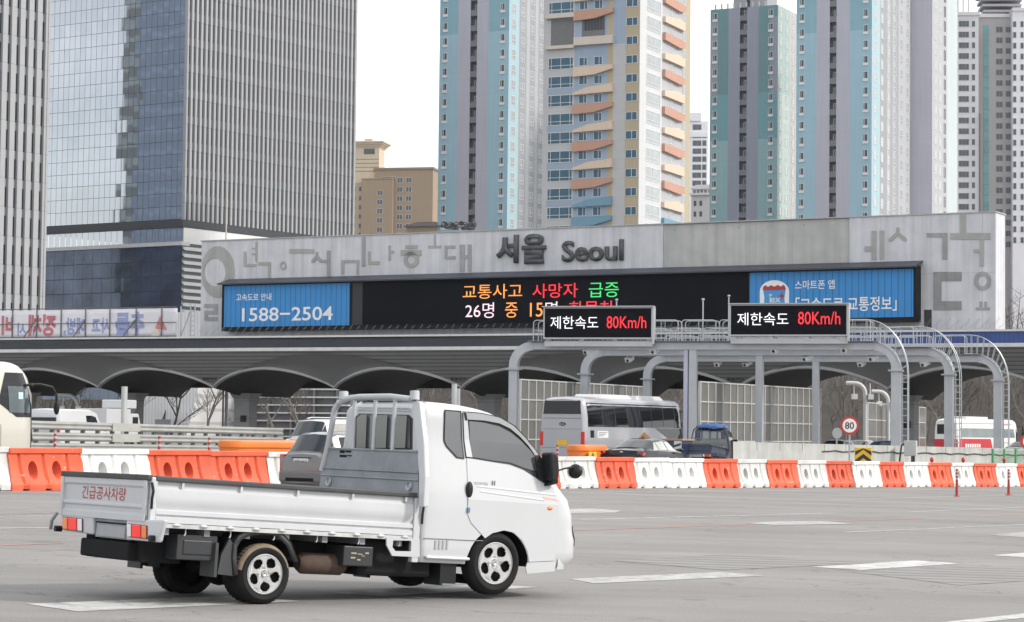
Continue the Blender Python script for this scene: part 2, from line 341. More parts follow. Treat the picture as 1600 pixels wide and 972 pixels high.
# ------------------------------------------------------------------ small pickup truck (hero)
_a = on_ground(410, 945); _b = on_ground(772, 937); TA = math.atan2(_b.y - _a.y, _b.x - _a.x)
_L = Vector((-math.sin(TA), math.cos(TA), 0))
TROOT = _a + _L * .87
TP = R(3.48)                                  # nose-down pitch of the unladen body
def make_truck():
    root = thing('pickup_truck', 'white flatbed pickup truck driving past in front of the barriers', 'truck', TROOT, TA)
    MF = frame(root) @ Matrix.Rotation(TP, 4, 'Y'); MW = frame(root)
    S = -.87
    def sp(px, py, y=S): return local_hit(MF, px, py, 1, y)
    def bp(px, py, x): return local_hit(MF, px, py, 0, x)
    def part(mb, name, mats, parent=root, **k):
        o = mb.build(name, mats, parent, **k)
        if parent is root: o.rotation_euler = (0, TP, 0)
        return o
    def txt(name, body, T, w, h, mt, parent, **k):
        return text(name, body, T, w, h, mt, parent, **k)
    # ---- cab: stack of rounded sections following the traced nose and roof
    tr = [(891.8, 889), (898, 872), (899.8, 845), (897, 834), (895.5, 806), (889.8, 781.6), (880, 766), (871, 748), (862, 729), (854.8, 714), (843.7, 698), (832.6, 683), (816, 665.5), (801, 653), (788, 645.5), (773, 640), (751, 635), (723, 631), (690, 628.6)]
    pts = [sp(x, y, S + .03) for x, y in tr]
    xr = sp(660, 800).x + .015
    secs = []
    for i, p in enumerate(pts):
        z = p.z; t = max(0, (z - 1.15) / .75)
        hw = .845 - .10 * min(1, max(0, (z - 1.12)) / .6) - .02 * max(0, .5 - z)
        add = .085 * (1 - smooth((z - 1.2) / .7)) + .02
        secs.append((z, p.x + add, xr, hw))
    zt = secs[-1][0]
    secs = [s for s in secs]
    # round off the roof edge
    fin = []
    for z, xf, xb, hw in secs:
        q = max(0, 1 - (zt + .012 - z) / .13)
        hw -= .16 * q ** 2.2; xb += .10 * q ** 2.5
        fin.append((z, xf, xb, hw))
    fin.append((zt + .012, fin[-1][1] - .12, fin[-1][2] + .06, fin[-1][3] - .10))
    def ring(z, xf, xb, hw):
        rf = .26; rb = .07; o = []
        def arc(cx, cy, rx, ry, a0, a1, n): return [(cx + rx * math.cos(a0 + (a1 - a0) * k / n), cy + ry * math.sin(a0 + (a1 - a0) * k / n), z) for k in range(n + 1)]
        rf = min(rf, (xf - xb) * .3, hw * .6); rb = min(rb, (xf - xb) * .2)
        o += arc(xb + rb, -hw + rb, rb, rb, -math.pi, -math.pi / 2, 5)
        n = 14
        o += [(xb + rb + (xf - rf - xb - rb) * k / n, -hw, z) for k in range(1, n)]
        o += arc(xf - rf, -hw + rf, rf, rf, -math.pi / 2, 0, 10)
        bul = .05
        o += [(xf + bul * math.sin(math.pi * k / 8), -hw + rf + 2 * (hw - rf) * k / 8, z) for k in range(1, 8)]
        o += arc(xf - rf, hw - rf, rf, rf, 0, math.pi / 2, 10)
        o += [(xf - rf - (xf - rf - xb - rb) * k / n, hw, z) for k in range(1, n)]
        o += arc(xb + rb, hw - rb, rb, rb, math.pi / 2, math.pi, 5)
        o += [(xb, hw - rb - 2 * (hw - rb) * k / 8, z) for k in range(1, 8)]
        return o
    zb = sp(690, 880).z
    fin2 = [(zb, fin[0][1] - .05, fin[0][2], fin[0][3] - .03)] + [s for s in fin if s[0] > zb + .03]
    # densify
    dense = []
    for a, b in zip(fin2, fin2[1:]):
        k = max(1, int((b[0] - a[0]) / .05))
        for j in range(k): dense.append(tuple(a[q] + (b[q] - a[q]) * j / k for q in range(4)))
    dense.append(fin2[-1])
    mb = MB(); mb.grid([ring(*s) for s in dense], 0, True, True)
    cab = part(mb, 'cab', [WHITE, DARK], smooth=38)
    wc = sp(777, 889); cut = MB(); cut.lathe([(0, -.35), (.392, -.35), (.392, .5), (0, .5)], (wc.x + .02, S + .1, wc.z + .02), (0, 1, 0), 40)
    c1 = part(cut, 'c1', [DARK]); cut = MB(); cut.lathe([(0, -.35), (.392, -.35), (.392, .5), (0, .5)], (wc.x + .02, -S - .1, wc.z + .02), (0, 1, 0), 40); c2 = part(cut, 'c2', [DARK])
    bool_cut(cab, [c1, c2]); cab.data.set_sharp_from_angle(angle=R(38))
    def hwz(z): return .845 - .10 * min(1, max(0, (z - 1.12)) / .6) - .02 * max(0, .5 - z)
    def tw(px, py, off=.004):
        y = S + .03
        for _ in range(4):
            p = sp(px, py, y); y = -(hwz(p.z) + off)
        return sp(px, py, y)
    def patch(pxs, off, th, name, mt, parent, bev=0.004):
        """thin panel lying on the cab side, cut into level strips so that it follows the lean of the side"""
        P = [tw(x, y, off) for x, y in pxs]; zs = [1.12, 1.72]
        bm = bmesh.new(); f = bm.faces.new([bm.verts.new(p) for p in P])
        for z in zs:
            bmesh.ops.bisect_plane(bm, geom=bm.verts[:] + bm.edges[:] + bm.faces[:], plane_co=(0, 0, z), plane_no=(0, 0, 1))
        for v in bm.verts: v.co.y = -(hwz(v.co.z) + off)
        r = bmesh.ops.extrude_face_region(bm, geom=bm.faces[:]); bmesh.ops.translate(bm, vec=(0, -th, 0), verts=[q for q in r['geom'] if isinstance(q, bmesh.types.BMVert)])
        bmesh.ops.recalc_face_normals(bm, faces=bm.faces)
        me = bpy.data.meshes.new(name); bm.to_mesh(me); bm.free(); me.materials.append(mt)
        o = bpy.data.objects.new(name, me); SC.collection.objects.link(o); o.parent = parent
        return o
    TINT = M('side_glass', (.21, .215, .22), .03, .8, var=0)
    GASK = M('window_gasket', (.015, .015, .017), .5, var=0)
    patch([(694, 640), (720.5, 642), (725.5, 717.5), (713, 716), (696, 697.5), (692.5, 689)], .002, .004, 'window_seal', GASK, cab)
    patch([(695.8, 642), (718.6, 644), (723.3, 715.4), (714, 713.8), (697.6, 696), (694.8, 688.5)], .007, .004, 'quarter_window', TINT, cab)
    # door panel below the belt + its window
    door = patch([(729, 716), (737, 717), (770, 722.5), (798, 727.5), (818, 735), (853, 758), (864, 762), (872, 790), (871, 838), (866, 876), (826, 878), (824, 862), (816, 845), (802, 832), (787, 828.7), (769, 833), (757.5, 841), (736, 817), (730.3, 803)], .001, .006, 'door', WHITE, root)
    door.rotation_euler = (0, TP, 0)
    patch([(722.5, 642.5), (752, 645), (782, 651.5), (804.5, 665), (823, 684.5), (838, 703.5), (850, 722), (856, 758), (816, 733), (796, 725.5), (769, 721.5), (735.5, 716), (727.5, 715.5)], .002, .004, 'window_seal', GASK, door)
    patch([(732.8, 658), (756, 660.5), (780, 666.5), (798, 676), (815, 690), (828, 703.5), (838, 713), (848, 740), (818, 730.8), (797, 723), (769.6, 719.6), (737.2, 714)], .008, .004, 'door_window', TINT, door)
    patch([(723.6, 643.4), (729, 643.8), (737.5, 714.5), (728.6, 713.8)], .010, .008, 'door_frame', WHITE, door)
    VIS = M('smoked_visor', (.34, .35, .36), .2, var=.05, coat=.5)
    patch([(727.5, 644.5), (751, 646.2), (780.5, 652.6), (803, 666), (821.6, 685.3), (836.3, 703.8), (841, 711), (836, 711.5), (826, 697), (812, 682), (797, 669.5), (780, 661.5), (756, 657), (729.5, 655.5)], .018, .004, 'rain_visor', VIS, door)
    patch([(724.5, 644), (728, 644.4), (730, 657), (727, 656.5)], .019, .006, 'visor_clip', BLACKP, door)
    # black sail panel behind the mirror
    patch([(836, 715), (842, 712), (855, 738), (858, 754), (853.5, 756.5), (840, 748.5)], .014, .01, 'mirror_sail', BLACKP, door)
    p = tw(732.8, 765.4); mb = MB(); mb.ell((p.x, p.y - .006, p.z), .042, .028, .085); part(mb, 'door_handle', BLACKP, door, smooth=60)
    p = tw(731.5, 797); mb = MB(); mb.box(p.x - .015, p.x + .015, p.y - .012, p.y, p.z - .025, p.z + .025); part(mb, 'door_edge_guard', M('blue_foam', (.08, .2, .3), .8), door)
    p = tw(861.5, 794.5); mb = MB(); mb.ell((p.x - .02, p.y + .012, p.z), .045, .03, .024); part(mb, 'turn_signal', ORNL, door, smooth=60)
    p = tw(741, 757.5); txt('door_lettering', 'PORTER', TR(p.x, p.y - .008, p.z), .17, .032, M('badge_grey', (.30, .31, .32), .4, var=0), door)
    p = tw(768, 757.5); txt('door_lettering', 'II', TR(p.x, p.y - .008, p.z - .006), .04, .05, M('badge_dark', (.12, .12, .13), .4, var=0), door)
    PINK = M('pink_decal', (.80, .42, .36), .4, var=.15, scale=8)
    patch([(849, 776.4), (866, 778.3), (874, 783.3), (862, 780.7), (849, 779.8)], .009, .002, 'side_decal', PINK, door)
    # side crease and sill trims
    mb = MB()
    for a, b in (((745, 759.8), (868, 774)), ((750, 768), (850, 782))):
        A, B = tw(*a), tw(*b); mb.tube([(A.x, A.y + .014, A.z), (B.x, B.y + .014, B.z)], .022, 10)
    part(mb, 'door_crease', WHITE, door, smooth=60)
    for a, b in (((661.6, 841), (754.5, 845.2)), ((826, 882), (868, 881))):
        mb = MB(); mb.tube([tw(*a), tw(*b)], .0045, 5); part(mb, 'sill_seam', M('seam_grey', (.2, .2, .21), .6, var=0), cab)
    for k in range(4):
        p = tw(680.5 + 6 * k, 851.5); mb = MB(); mb.box(p.x - .010, p.x + .010, p.y - .004, p.y + .02, p.z - .045, p.z + .045); part(mb, 'side_vent', M('vent_grey', (.35, .35, .36), .6, var=0), cab)
    mb = MB(); A = tw(664, 868); B = tw(736, 870); mb.box(A.x, B.x - .03, A.y - .03, A.y + .03, A.z - .03, A.z + .0); part(mb, 'side_step', WHITE, cab, bevel=.012)
    # bumper wrapping the nose
    zf0, zf1 = fin[0][0] + .0, sp(896, 836).z
    mb = MB(); rows = []
    for z in (zf0 - .01, zf0 + .03, zf0 + .09, (zf0 + zf1) / 2, zf1 - .02, zf1):
        e = [s for s in fin if s[0] <= max(z, fin[0][0]) + 1e-6][-1]
        q = ring(z, sp(899, 850).x + (.022 if zf0 + .02 < z < zf1 - .01 else .010), xr, .848)
        rows.append([(px_ if k not in (19, 47) else px_, py_, pz_) for k, (px_, py_, pz_) in enumerate(q) if 20 <= k <= 46])
    mb.grid(rows); part(mb, 'front_bumper', M('bumper_white', (.53, .54, .555), .4, var=.03), smooth=60)
    # headlight on the near corner and windscreen
    for ks in ((24, 32), (34, 42)):
        mb = MB(); rows = []
        for z in (.70, .78, .86, .92):
            e = min(dense, key=lambda q: abs(q[0] - z)); rows.append([(a, b_, z) for a, b_, c_ in ring(z, e[1] + .008, e[2], e[3] + .004)[ks[0]:ks[1]]])
        mb.grid(rows); part(mb, 'headlight', CLRL, smooth=60)
    mb = MB(); rows = []
    for s in dense:
        if 1.14 < s[0] < 1.72: rows.append([p for p in ring(s[0], s[1] + .008, s[2], s[3])][26:40])
    mb.grid(rows); part(mb, 'windscreen', GLASSD, smooth=60)
    patch([(823, 879), (868, 877), (865.5, 892.5), (850, 894), (822.5, 896.5), (820.5, 888)], .0, .012, 'front_valance', MATS['bumper_white'], cab)
    # mirrors
    mir = part(MB().box(0, 0, 0, 0, 0, 0), 'side_mirror', BLACKP) if 0 else None
    p = tw(861, 729); mb = MB()
    prof = [(854, 708), (861, 706), (867, 713), (868.5, 735), (867, 749), (861, 753.5), (856, 750), (855, 725)]
    yq = p.y - .10
    P = [sp(x, y, yq) for x, y in prof]; mb.prism([(q.x, q.y - .07, q.z) for q in P], (0, .17, 0))
    q = tw(850, 745); mb.prism([(q.x - .02, q.y + .02, q.z - .10), (q.x + .13, q.y + .02, q.z - .06), (q.x + .10, q.y + .02, q.z + .05)], (0, -.12, 0))
    part(mb, 'side_mirror', BLACKP, bevel=.022, seg=3, smooth=50)
    A = sp(868, 737, S + .12); B = sp(896, 730, S + .2); mb = MB(); mb.tube([A, (A + B) / 2 + Vector((0, 0, .01)), B], .010, 8)
    c = sp(899, 736.5, S + .2)
    mb.lathe([(.001, -.045), (.04, -.042), (.072, -.02), (.078, .0), (.074, .006), (.001, .006)], (c.x, c.y, c.z), (.75, .62, -.1), 20)
    part(mb, 'kerb_mirror', BLACKP, smooth=45)
    # ---- cab rear window (behind the rack)
    xb = xr - .004
    W_ = [bp(557.5, 700, xb), bp(641, 700, xb), bp(641.5, 655, xb), bp(636, 649.5, xb), bp(564, 647.5, xb), bp(558.5, 653, xb)]
    mb = MB(); mb.prism(W_, (-.008, 0, 0)); rw = part(mb, 'rear_window', M('rear_glass', (.03, .034, .04), .05, var=0, spec=.9, coat=1), cab, bevel=.0)
    c_ = sum(W_, Vector()) / 6
    mb = MB(); mb.prism([c_ + (q - c_) * 1.07 + Vector((.003, 0, 0)) for q in W_], (-.006, 0, 0)); part(mb, 'window_seal', GASK, cab)
    mb = MB()
    for yy in (641.5, 637.5): mb.tube([bp(560, yy - 1, xb), bp(641, yy + .5, xb)], .007, 6)
    part(mb, 'rear_rib', WHITE, cab, smooth=60)
    # ---- cargo bed
    x0 = sp(238, 760).x; x1 = sp(658, 790).x; zr = sp(240, 750).z; zbt = sp(240, 817).z
    zr2 = sp(655, 778).z; zb2 = sp(655, 837).z
    zr = (zr + zr2) / 2; zbt = (zbt + zb2) / 2; HW = .87; WID = .93      # far gate moved out: bed stretched past real width to meet image pixels
    yF = S + 1.86
    BED = M('bed_floor_grey', (.30, .31, .33), .55, .3, var=.25, scale=3)
    mb = MB(); mb.box(x0, x1, S + .02, yF - .02, zbt - .03, zbt + .03)
    for k in range(7): xx = x0 + .2 + k * (x1 - x0 - .4) / 6; mb.box(xx - .03, xx + .03, S + .05, yF - .05, zbt - .11, zbt - .03)
    part(mb, 'bed_floor', BED)
    GATEW = M('gate_white', (.55, .56, .58), .4, coat=.15, var=.05, scale=3, scuff=(.33, .31, .28), scuff_scale=7, scuff_lim=.68)
    def gate_profile(y, sgn):
        # side panel section: out-curved upper skin, step, two lower ribs (y offset, z)
        h = zr - zbt
        return [(.030, h), (.030, .86 * h), (.012, .80 * h), (.006, .62 * h), (.010, .44 * h), (.026, .36 * h), (.026, .31 * h), (.006, .29 * h), (.004, .20 * h), (.022, .17 * h), (.022, .145 * h), (.004, .12 * h), (.002, .0), (.045, .0), (.045, h)]
    def side_gate(y, sgn):
        mb = MB(); pr = [(y + sgn * o, zbt + dz) for o, dz in gate_profile(y, sgn)]
        mb.grid([[(x, a, b) for a, b in pr] for x in (x0 + .06, x1 - .08)], 0, True, True)
        o = part(mb, 'side_gate', GATEW, smooth=30)
        mb = MB(); mb.box(x0 + .03, x1 - .02, y - .012 * sgn if sgn > 0 else y - .05, y + .05 if sgn > 0 else y + .012, zr - .005, zr + .045); part(mb, 'rail_pad', M('pad_grey', (.055, .058, .06), .6, var=.2, scale=5), o, bevel=.012)
        for k in range(10):
            xx = x0 + .28 + k * (x1 - x0 - .45) / 9
            mb = MB(); mb.ell((xx, y - sgn * .004, zbt - .016), .045, .018, .016, 10, 7)
            part(mb, 'hinge', GATEW, o, smooth=60)
        mb = MB(); mb.box(x0 + .06, x1 - .08, y + (.0 if sgn > 0 else -.03), y + (.03 if sgn > 0 else 0), zbt - .045, zbt - .006); part(mb, 'lower_rail', M('rail_worn', (.55, .55, .54), .5, var=.25, scale=4), o)
        for k in range(6):
            xx = x0 + .4 + k * (x1 - x0 - .6) / 5
            mb = MB(); mb.tube([(xx, y + sgn * .04, zbt - .04), (xx - .005, y + sgn * .035, zbt - .095), (xx - .02, y + sgn * .03, zbt - .11)], .006, 6)
            part(mb, 'rope_hook', GATEW, o)
        for k in range(5):
            xx = x0 + .32 + k * (x1 - x0 - .5) / 4
            mb = MB(); mb.box(xx - .012, xx + .012, y + sgn * .006 - .006, y + sgn * .006 + .006, zr - .05, zr - .006)
            part(mb, 'pad_clip', GATEW, o)
    side_gate(S, 1); side_gate(yF, -1)
    # corner posts
    for y in (S - .004, yF - .06): mb = MB(); mb.box(x0 - .005, x0 + .055, y, y + .064, zbt - .04, zr + .03); part(mb, 'corner_post', GATEW, bevel=.008)
    for nm, xx in (('latch', x0 - .012), ('latch', x1 + .0)):
        mb = MB(); mb.tube([(xx, S - .012, zr - .02), (xx + .012, S - .03, zr - .10), (xx + .003, S - .03, zr - .16), (xx + .012, S - .015, zr - .26)], .013, 7); part(mb, nm, BLACKP, smooth=60)
    mb = MB(); mb.box(x1 - .075, x1, S - .006, S + .06, zbt - .26, zr + .0); part(mb, 'front_post', GATEW, bevel=.006)
    # tailgate
    h = zr - zbt; mb = MB()
    pr = [(-.005, h), (-.005, .85 * h), (.010, .80 * h), (.012, .42 * h), (-.006, .37 * h), (-.006, .33 * h), (.012, .29 * h), (.012, .20 * h), (-.006, .15 * h), (-.006, 0), (.045, 0), (.045, h)]
    ya, yb = S + .035, yF - .02
    mb.grid([[(x0 - .03 + o, y, zbt + dz) for o, dz in pr] for y in (ya, yb)], 0, True, True)
    for y in (ya, yb - .05): mb.box(x0 - .045, x0 - .0, y, y + .05, zbt + .003, zr - .003)
    tg = part(mb, 'tailgate', GATEW, smooth=30)
    mb = MB(); mb.box(x0 - .05, x0 + .02, ya - .02, yb + .02, zr - .004, zr + .05); part(mb, 'rail_pad', MATS['pad_grey'], tg, bevel=.012)
    xt = x0 - .03; A = bp(126, 779.5, xt); B = bp(196, 763, xt)
    ry = -math.pi / 2
    T = Matrix.Translation((xt + .009, A.y, zbt + h * .46)) @ Matrix.Rotation(ry, 4, 'Z')
    txt('tailgate_lettering', '긴급공사차량', T, abs(A.y - B.y), .125, M('red_lettering', (.42, .05, .06), .5, var=.2, scale=9), tg, bold=.012)
    T = Matrix.Translation((xt + .011, S + .30, zbt + h * .23)) @ Matrix.Rotation(ry, 4, 'Z')
    # tail lamps on white brackets
    def lamp(cx, cy, near):
        if near: q = [bp(197, 812, xt), bp(256, 812, xt), bp(247, 847.5, xt), bp(197, 843, xt)]
        else: q = [bp(97, 803, xt), bp(145, 806, xt), bp(144, 835.5, xt), bp(98, 829, xt)]
        mb = MB(); mb.prism(q, (.05, 0, 0)); br = part(mb, 'lamp_bracket', GATEW, bevel=.02, seg=3)
        if near: a = [bp(200, 817.5, xt - .0), bp(231, 821, xt), bp(231, 843, xt), bp(200, 839.5, xt)]
        else: a = [bp(98.5, 807, xt), bp(130.5, 810, xt), bp(130.5, 831.5, xt), bp(98.5, 827.5, xt)]
        mb = MB(); mb.prism([v + Vector((-.012, 0, 0)) for v in a], (.03, 0, 0)); lp = part(mb, 'tail_lamp', M('lamp_housing', (.10, .008, .008), .3, var=0), br, bevel=.02, seg=3)
        def sub(t0, t1, mt, nm):
            b0 = a[0].lerp(a[1], t0); b1 = a[0].lerp(a[1], t1); c0 = a[3].lerp(a[2], t0); c1 = a[3].lerp(a[2], t1)
            ce = (b0 + b1 + c0 + c1) / 4; mb = MB(); mb.prism([ce + (v - ce) * .9 + Vector((-.02, 0, 0)) for v in (b0, b1, c1, c0)], (.02, 0, 0)); part(mb, nm, mt, br, bevel=.01, seg=2)
        LIT = M('brake_lens_lit', (.85, .02, .015), .2, var=0, emit=.18)
        seq = (('white_lens', CLRL, 0, .22), ('brake_lens', LIT, .24, .72), ('amber_lens', ORNL, .74, .98))
        if not near: seq = (('amber_lens', ORNL, .02, .28), ('brake_lens', LIT, .30, .74), ('white_lens', CLRL, .76, .98))
        for nm, mt, t0, t1 in seq: sub(t0, t1, mt, nm)
        return br
    lamp(0, 0, True); lamp(0, 0, False)
    for c in ((241, 841.5), (93, 826)): mb = MB(); mb.lathe([(.001, -.05), (.03, -.05), (.03, .02)], bp(*c, xt), (1, 0, 0), 12); part(mb, 'rubber_buffer', BLACKP)
    q = [bp(153, 819, xt), bp(195, 823, xt), bp(194, 841, xt), bp(151, 836.5, xt)]
    mb = MB(); mb.prism(q, (.02, 0, 0)); lp = part(mb, 'licence_plate', M('plate_blurred', (.34, .35, .37), .5, var=.1, scale=14))
    ce = sum(q, Vector()) / 4
    mb = MB(); mb.prism([ce + (v - ce) * 1.25 + Vector((.022, 0, 0)) for v in q], (.02, 0, 0)); part(mb, 'plate_holder', M('holder_grey', (.28, .29, .31), .5, var=.1))
    A = bp(90, 800, xt); B = bp(79, 826, xt); mb = MB(); mb.tube([A, (A + B) / 2 + Vector((-.02, .01, 0)), B], .018, 8); part(mb, 'tailgate_step', GALV, smooth=60)
    # ---- underside
    zc = zbt - .10
    mb = MB(); mb.box(x0 + .05, wc.x + .55, -.42, -.32, zc - .20, zc - .02); mb.box(x0 + .05, wc.x + .55, .32, .42, zc - .20, zc - .02)
    for xx in (x0 + .1, -.35, .45, 1.2, 1.75): mb.box(xx, xx + .1, -.42, .42, zc - .17, zc - .06)
    part(mb, 'chassis_rail', DARK)
    mb = MB(); mb.box(x0 - .01, x0 + .12, -.50, .52, zc - .27, zc - .10); mb.box(x0 + .08, x0 + .5, S + .28, .6, zc - .28, zc - .02); part(mb, 'rear_underrun', DARK, bevel=.02)
    P0 = sp(278, 834.5, S + .06); P1 = sp(338, 877, S + .06); mb = MB(); mb.box(P0.x, P1.x, S + .06, S + .5, P1.z, P0.z); mb.box(P0.x + .06, P1.x - .06, S + .05, S + .08, P1.z + .05, P0.z - .05)
    part(mb, 'tool_box', M('box_black', (.028, .030, .033), .5, var=.25), bevel=.01)
    P0 = sp(538, 852.6, S + .05); P1 = sp(582, 886, S + .05); mb = MB(); mb.box(P0.x, P1.x, S + .05, S + .4, P1.z, P0.z); bb = part(mb, 'battery_box', MATS['box_black'], bevel=.012)
    mb = MB()
    for (a, b, c2, d2) in ((549, 863, 557, 866), (559, 865, 566, 867), (548, 870, 555, 873), (558, 873.5, 563, 876), (571, 863, 576, 866), (565, 868, 570, 869.5)):
        A, B = sp(a, b, S + .046), sp(c2, d2, S + .046); mb.box(A.x, B.x, S + .044, S + .052, B.z, A.z)
    part(mb, 'warning_sticker', M('sticker_yellow', (.36, .35, .24), .6, var=.4, scale=40), bb)
    P0 = sp(555, 880, S + .15); P1 = sp(670, 903, S + .15); mb = MB(); mb.box(P0.x, P1.x, S + .12, .1, P1.z, P0.z + .25); part(mb, 'fuel_tank', DARK, bevel=.04)
    A = sp(478, 880, S + .25); B = sp(530, 884, S + .25); mb = MB(); mb.lathe([(.001, 0), (.07, 0), (.105, .05), (.105, (B.x - A.x) + .1), (.07, (B.x - A.x) + .15), (.001, B.x - A.x + .15)], (A.x - .1, A.y, A.z), (1, 0, 0), 20)
    part(mb, 'silencer', M('rusty_steel', (.085, .055, .042), .8, var=.4, scale=6), smooth=50)
    mb = MB(); mb.cyl((0, -.62, .29), (0, .62, .29), .06, 12); mb.ell((0, 0, .29), .16, .16, .16); mb.cyl((wc.x, -.7, .3), (wc.x, .7, .3), .05, 10); mb.cyl((0.1, 0, .36), (wc.x - .3, 0, .42), .045, 10)
    part(mb, 'axle', DARK, smooth=60)
    # white bracket with a hole at the front of the bed
    o_ = [(603, 839.5), (649.5, 842), (655, 842), (655, 870.5), (612, 868.5), (603.5, 852)]; i_ = [(613.5, 844.3), (641, 844.8), (642, 847), (641.5, 861.5), (617, 861), (612.5, 855)]
    po = [sp(*q) for q in o_]; pi = [sp(*q) for q in i_]; mb = MB()
    for k in range(6):
        j = (k + 1) % 6; mb.poly([po[k], po[j], pi[j], pi[k]])
    part(mb, 'bed_bracket', GATEW, solid=.02)
    # rear mudguards and flaps
    def arcz(y, flip):
        outer = [(366, 900), (364, 870), (366, 850), (374, 837), (388, 829.5), (413, 826), (438, 829.5), (457, 848), (468, 877)]
        P = [sp(*q) for q in outer]; mb = MB()
        mb.grid([[(p.x, y, p.z), (p.x, y - .012 * flip, p.z - .0), (p.x, y + .30 * flip, p.z)] for p in P])
        pp = part(mb, 'mudguard', M('mudguard_grey', (.045, .047, .05), .55, var=.2), solid=.012, smooth=50)
        for p0, p1 in zip(P, P[1:]): pass
        rim = MB(); c = sp(414, 890)
        rows = []
        for p in P:
            d = (Vector((c.x, 0, c.z)) - Vector((p.x, 0, p.z))).normalized() * .055
            rows.append([(p.x, y, p.z), (p.x + d.x, y + .01 * flip, p.z + d.z)])
        rim.grid(rows); part(rim, 'mudguard_lip', MATS['mudguard_grey'], pp, solid=.012, smooth=60)
        mb = MB(); A = sp(335, 868, S); B = sp(364, 903, S); mb.box(A.x + .02, A.x + .05, y, y + .28 * flip, B.z, A.z + .12); part(mb, 'mud_flap', MATS['mudguard_grey'], pp)
        mb = MB(); A = sp(334, 868, y) if flip > 0 else sp(334, 868, S); mb.prism([(P[0].x + .01, y, P[0].z), (P[0].x - .17, y, P[0].z + .01), (P[0].x - .14, y, P[0].z + .20), (P[2].x - .04, y, P[2].z + .05), (P[2].x, y, P[2].z), (P[1].x, y, P[1].z)], (0, .03 * flip, 0)); part(mb, 'guard_skirt', MATS['mudguard_grey'], pp)
    arcz(S + .02, 1); arcz(yF - .06, -1)
    A = sp(690, 874, S + .05); B = sp(722, 916, S + .05); mb = MB(); mb.box(A.x, A.x + .035, S + .06, S + .34, B.z, A.z + .1); mb.box(A.x + .035, A.x + .2, S + .07, S + .1, B.z + .02, A.z + .1); part(mb, 'mud_flap', BLACKP); mb = MB(); mb.box(A.x, A.x + .035, -S - .34, -S - .06, B.z, A.z + .1); part(mb, 'mud_flap', BLACKP)
    # ---- headboard and rack
    xh = xr - .10
    HB = M('headboard_grey', (.27, .29, .31), .5, .35, var=.18, scale=4)
    q = [bp(508.7, 700, xh), bp(653, 705.5, xh), bp(653, 776, xh), bp(497, 772, xh)]
    mb = MB(); mb.prism(q, (.03, 0, 0)); hb = part(mb, 'headboard', HB)
    mb = MB()
    for ya, yb in ((731, 739), (742, 750.5)):
        A, B = bp(502, ya, xh - .004), bp(652.5, yb, xh - .004); mb.tube([A, B], .010, 6)
    A, B = bp(508.7, 700, xh), bp(653, 705.5, xh); mb.tube([A + Vector((-.005, 0, 0)), B + Vector((-.005, 0, 0))], .012, 6)
    part(mb, 'headboard_rib', HB, hb, smooth=60)
    for c in ((513.5, 752.5), (639, 759.5)):
        c = bp(*c, xh - .006); mb = MB(); mb.lathe([(.03, 0), (.045, -.012), (.05, 0), (.03, .004), (.001, .004)], c, (1, 0, 0), 16); part(mb, 'tie_ring', GALV, hb, smooth=50)
    for (a, b) in (((531.5, 703.5), (538, 708)), ((540, 704), (548, 707)), ((531, 710.5), (541, 714.5)), ((543, 711), (549, 713))):
        A, B = bp(*a, xh - .003), bp(*b, xh - .003); mb = MB(); mb.box(xh - .006, xh + .004, min(A.y, B.y), max(A.y, B.y), B.z, A.z); part(mb, 'vent_slot', DARK, hb)
    RK = M('rack_white', (.46, .48, .50), .4, var=.06)
    mb = MB(); path = [bp(503, 735, xh), bp(512, 700, xh), bp(521, 650, xh), bp(523, 640, xh), bp(530, 629, xh), bp(542, 623, xh), bp(560, 620.5, xh), bp(610, 619.8, xh), bp(643, 624, xh)]
    mb.tube(path, .032, 10); rk = part(mb, 'rack', RK, smooth=60)
    for a, b in (((554.5, 626), (551.5, 702)), ((587, 625), (583, 703)), ((617.5, 624.5), (613, 704))):
        mb = MB(); mb.tube([bp(*a, xh), bp(*b, xh)], .021, 8); part(mb, 'rack_bar', RK, rk, smooth=60)
    for (a, b, c2) in ((537, 612, 625), (648, 611, 625)):
        A = bp(a, b, xh); B = bp(a, c2, xh); mb = MB(); mb.cyl(B, A, .048, 12); part(mb, 'rack_stub', RK, rk, smooth=50)
    q = [bp(643, 625, xh), bp(655, 628, xh), bp(662, 690, xh), bp(664, 745, xh), bp(662, 792, xh), bp(653, 792, xh), bp(654, 745, xh), bp(650, 690, xh)]
    mb = MB(); mb.prism(q, (.06, 0, 0)); part(mb, 'rack_post', M('rack_post_white', (.56, .57, .59), .35, var=.04), rk, bevel=.012)
    # ---- wheels
    def wheel(name, x, y, r, rr, wdt, out):
        c = Vector((x, y, r)); ax = Vector((0, out, 0)); e = Vector((x, y, 0))
        t = MB(); t.lathe([(rr * .98, .02), (rr + .012, .0), (rr + (r - rr) * .5, -.008), (r - .022, .012), (r - .004, .035), (r, .06), (r, wdt - .06), (r - .004, wdt - .03), (r - .03, wdt), (rr, wdt - .01)], c, -ax, 48)
        wo = t.build(name, [RUBBER], root, smooth=40)
        t = MB()
        for k in range(44):
            a0 = 2 * math.pi * k / 44
            for (u0, u1) in ((.045, wdt * .46), (wdt * .54, wdt - .045)):
                q = [c - ax * u + Vector((math.cos(a) * (r + .004), 0, math.sin(a) * (r + .004))) for u, a in ((u0, a0), (u1, a0 + .02), (u1, a0 + .10), (u0, a0 + .08))]
                t.poly(q)
        t.build('tread', [RUBBER], wo)
        rm = MB(); n = 100; rad = [.16, .26, .34, .40, .46, .52, .58, .64, .70, .76, .80, .86, .92, 1.0]
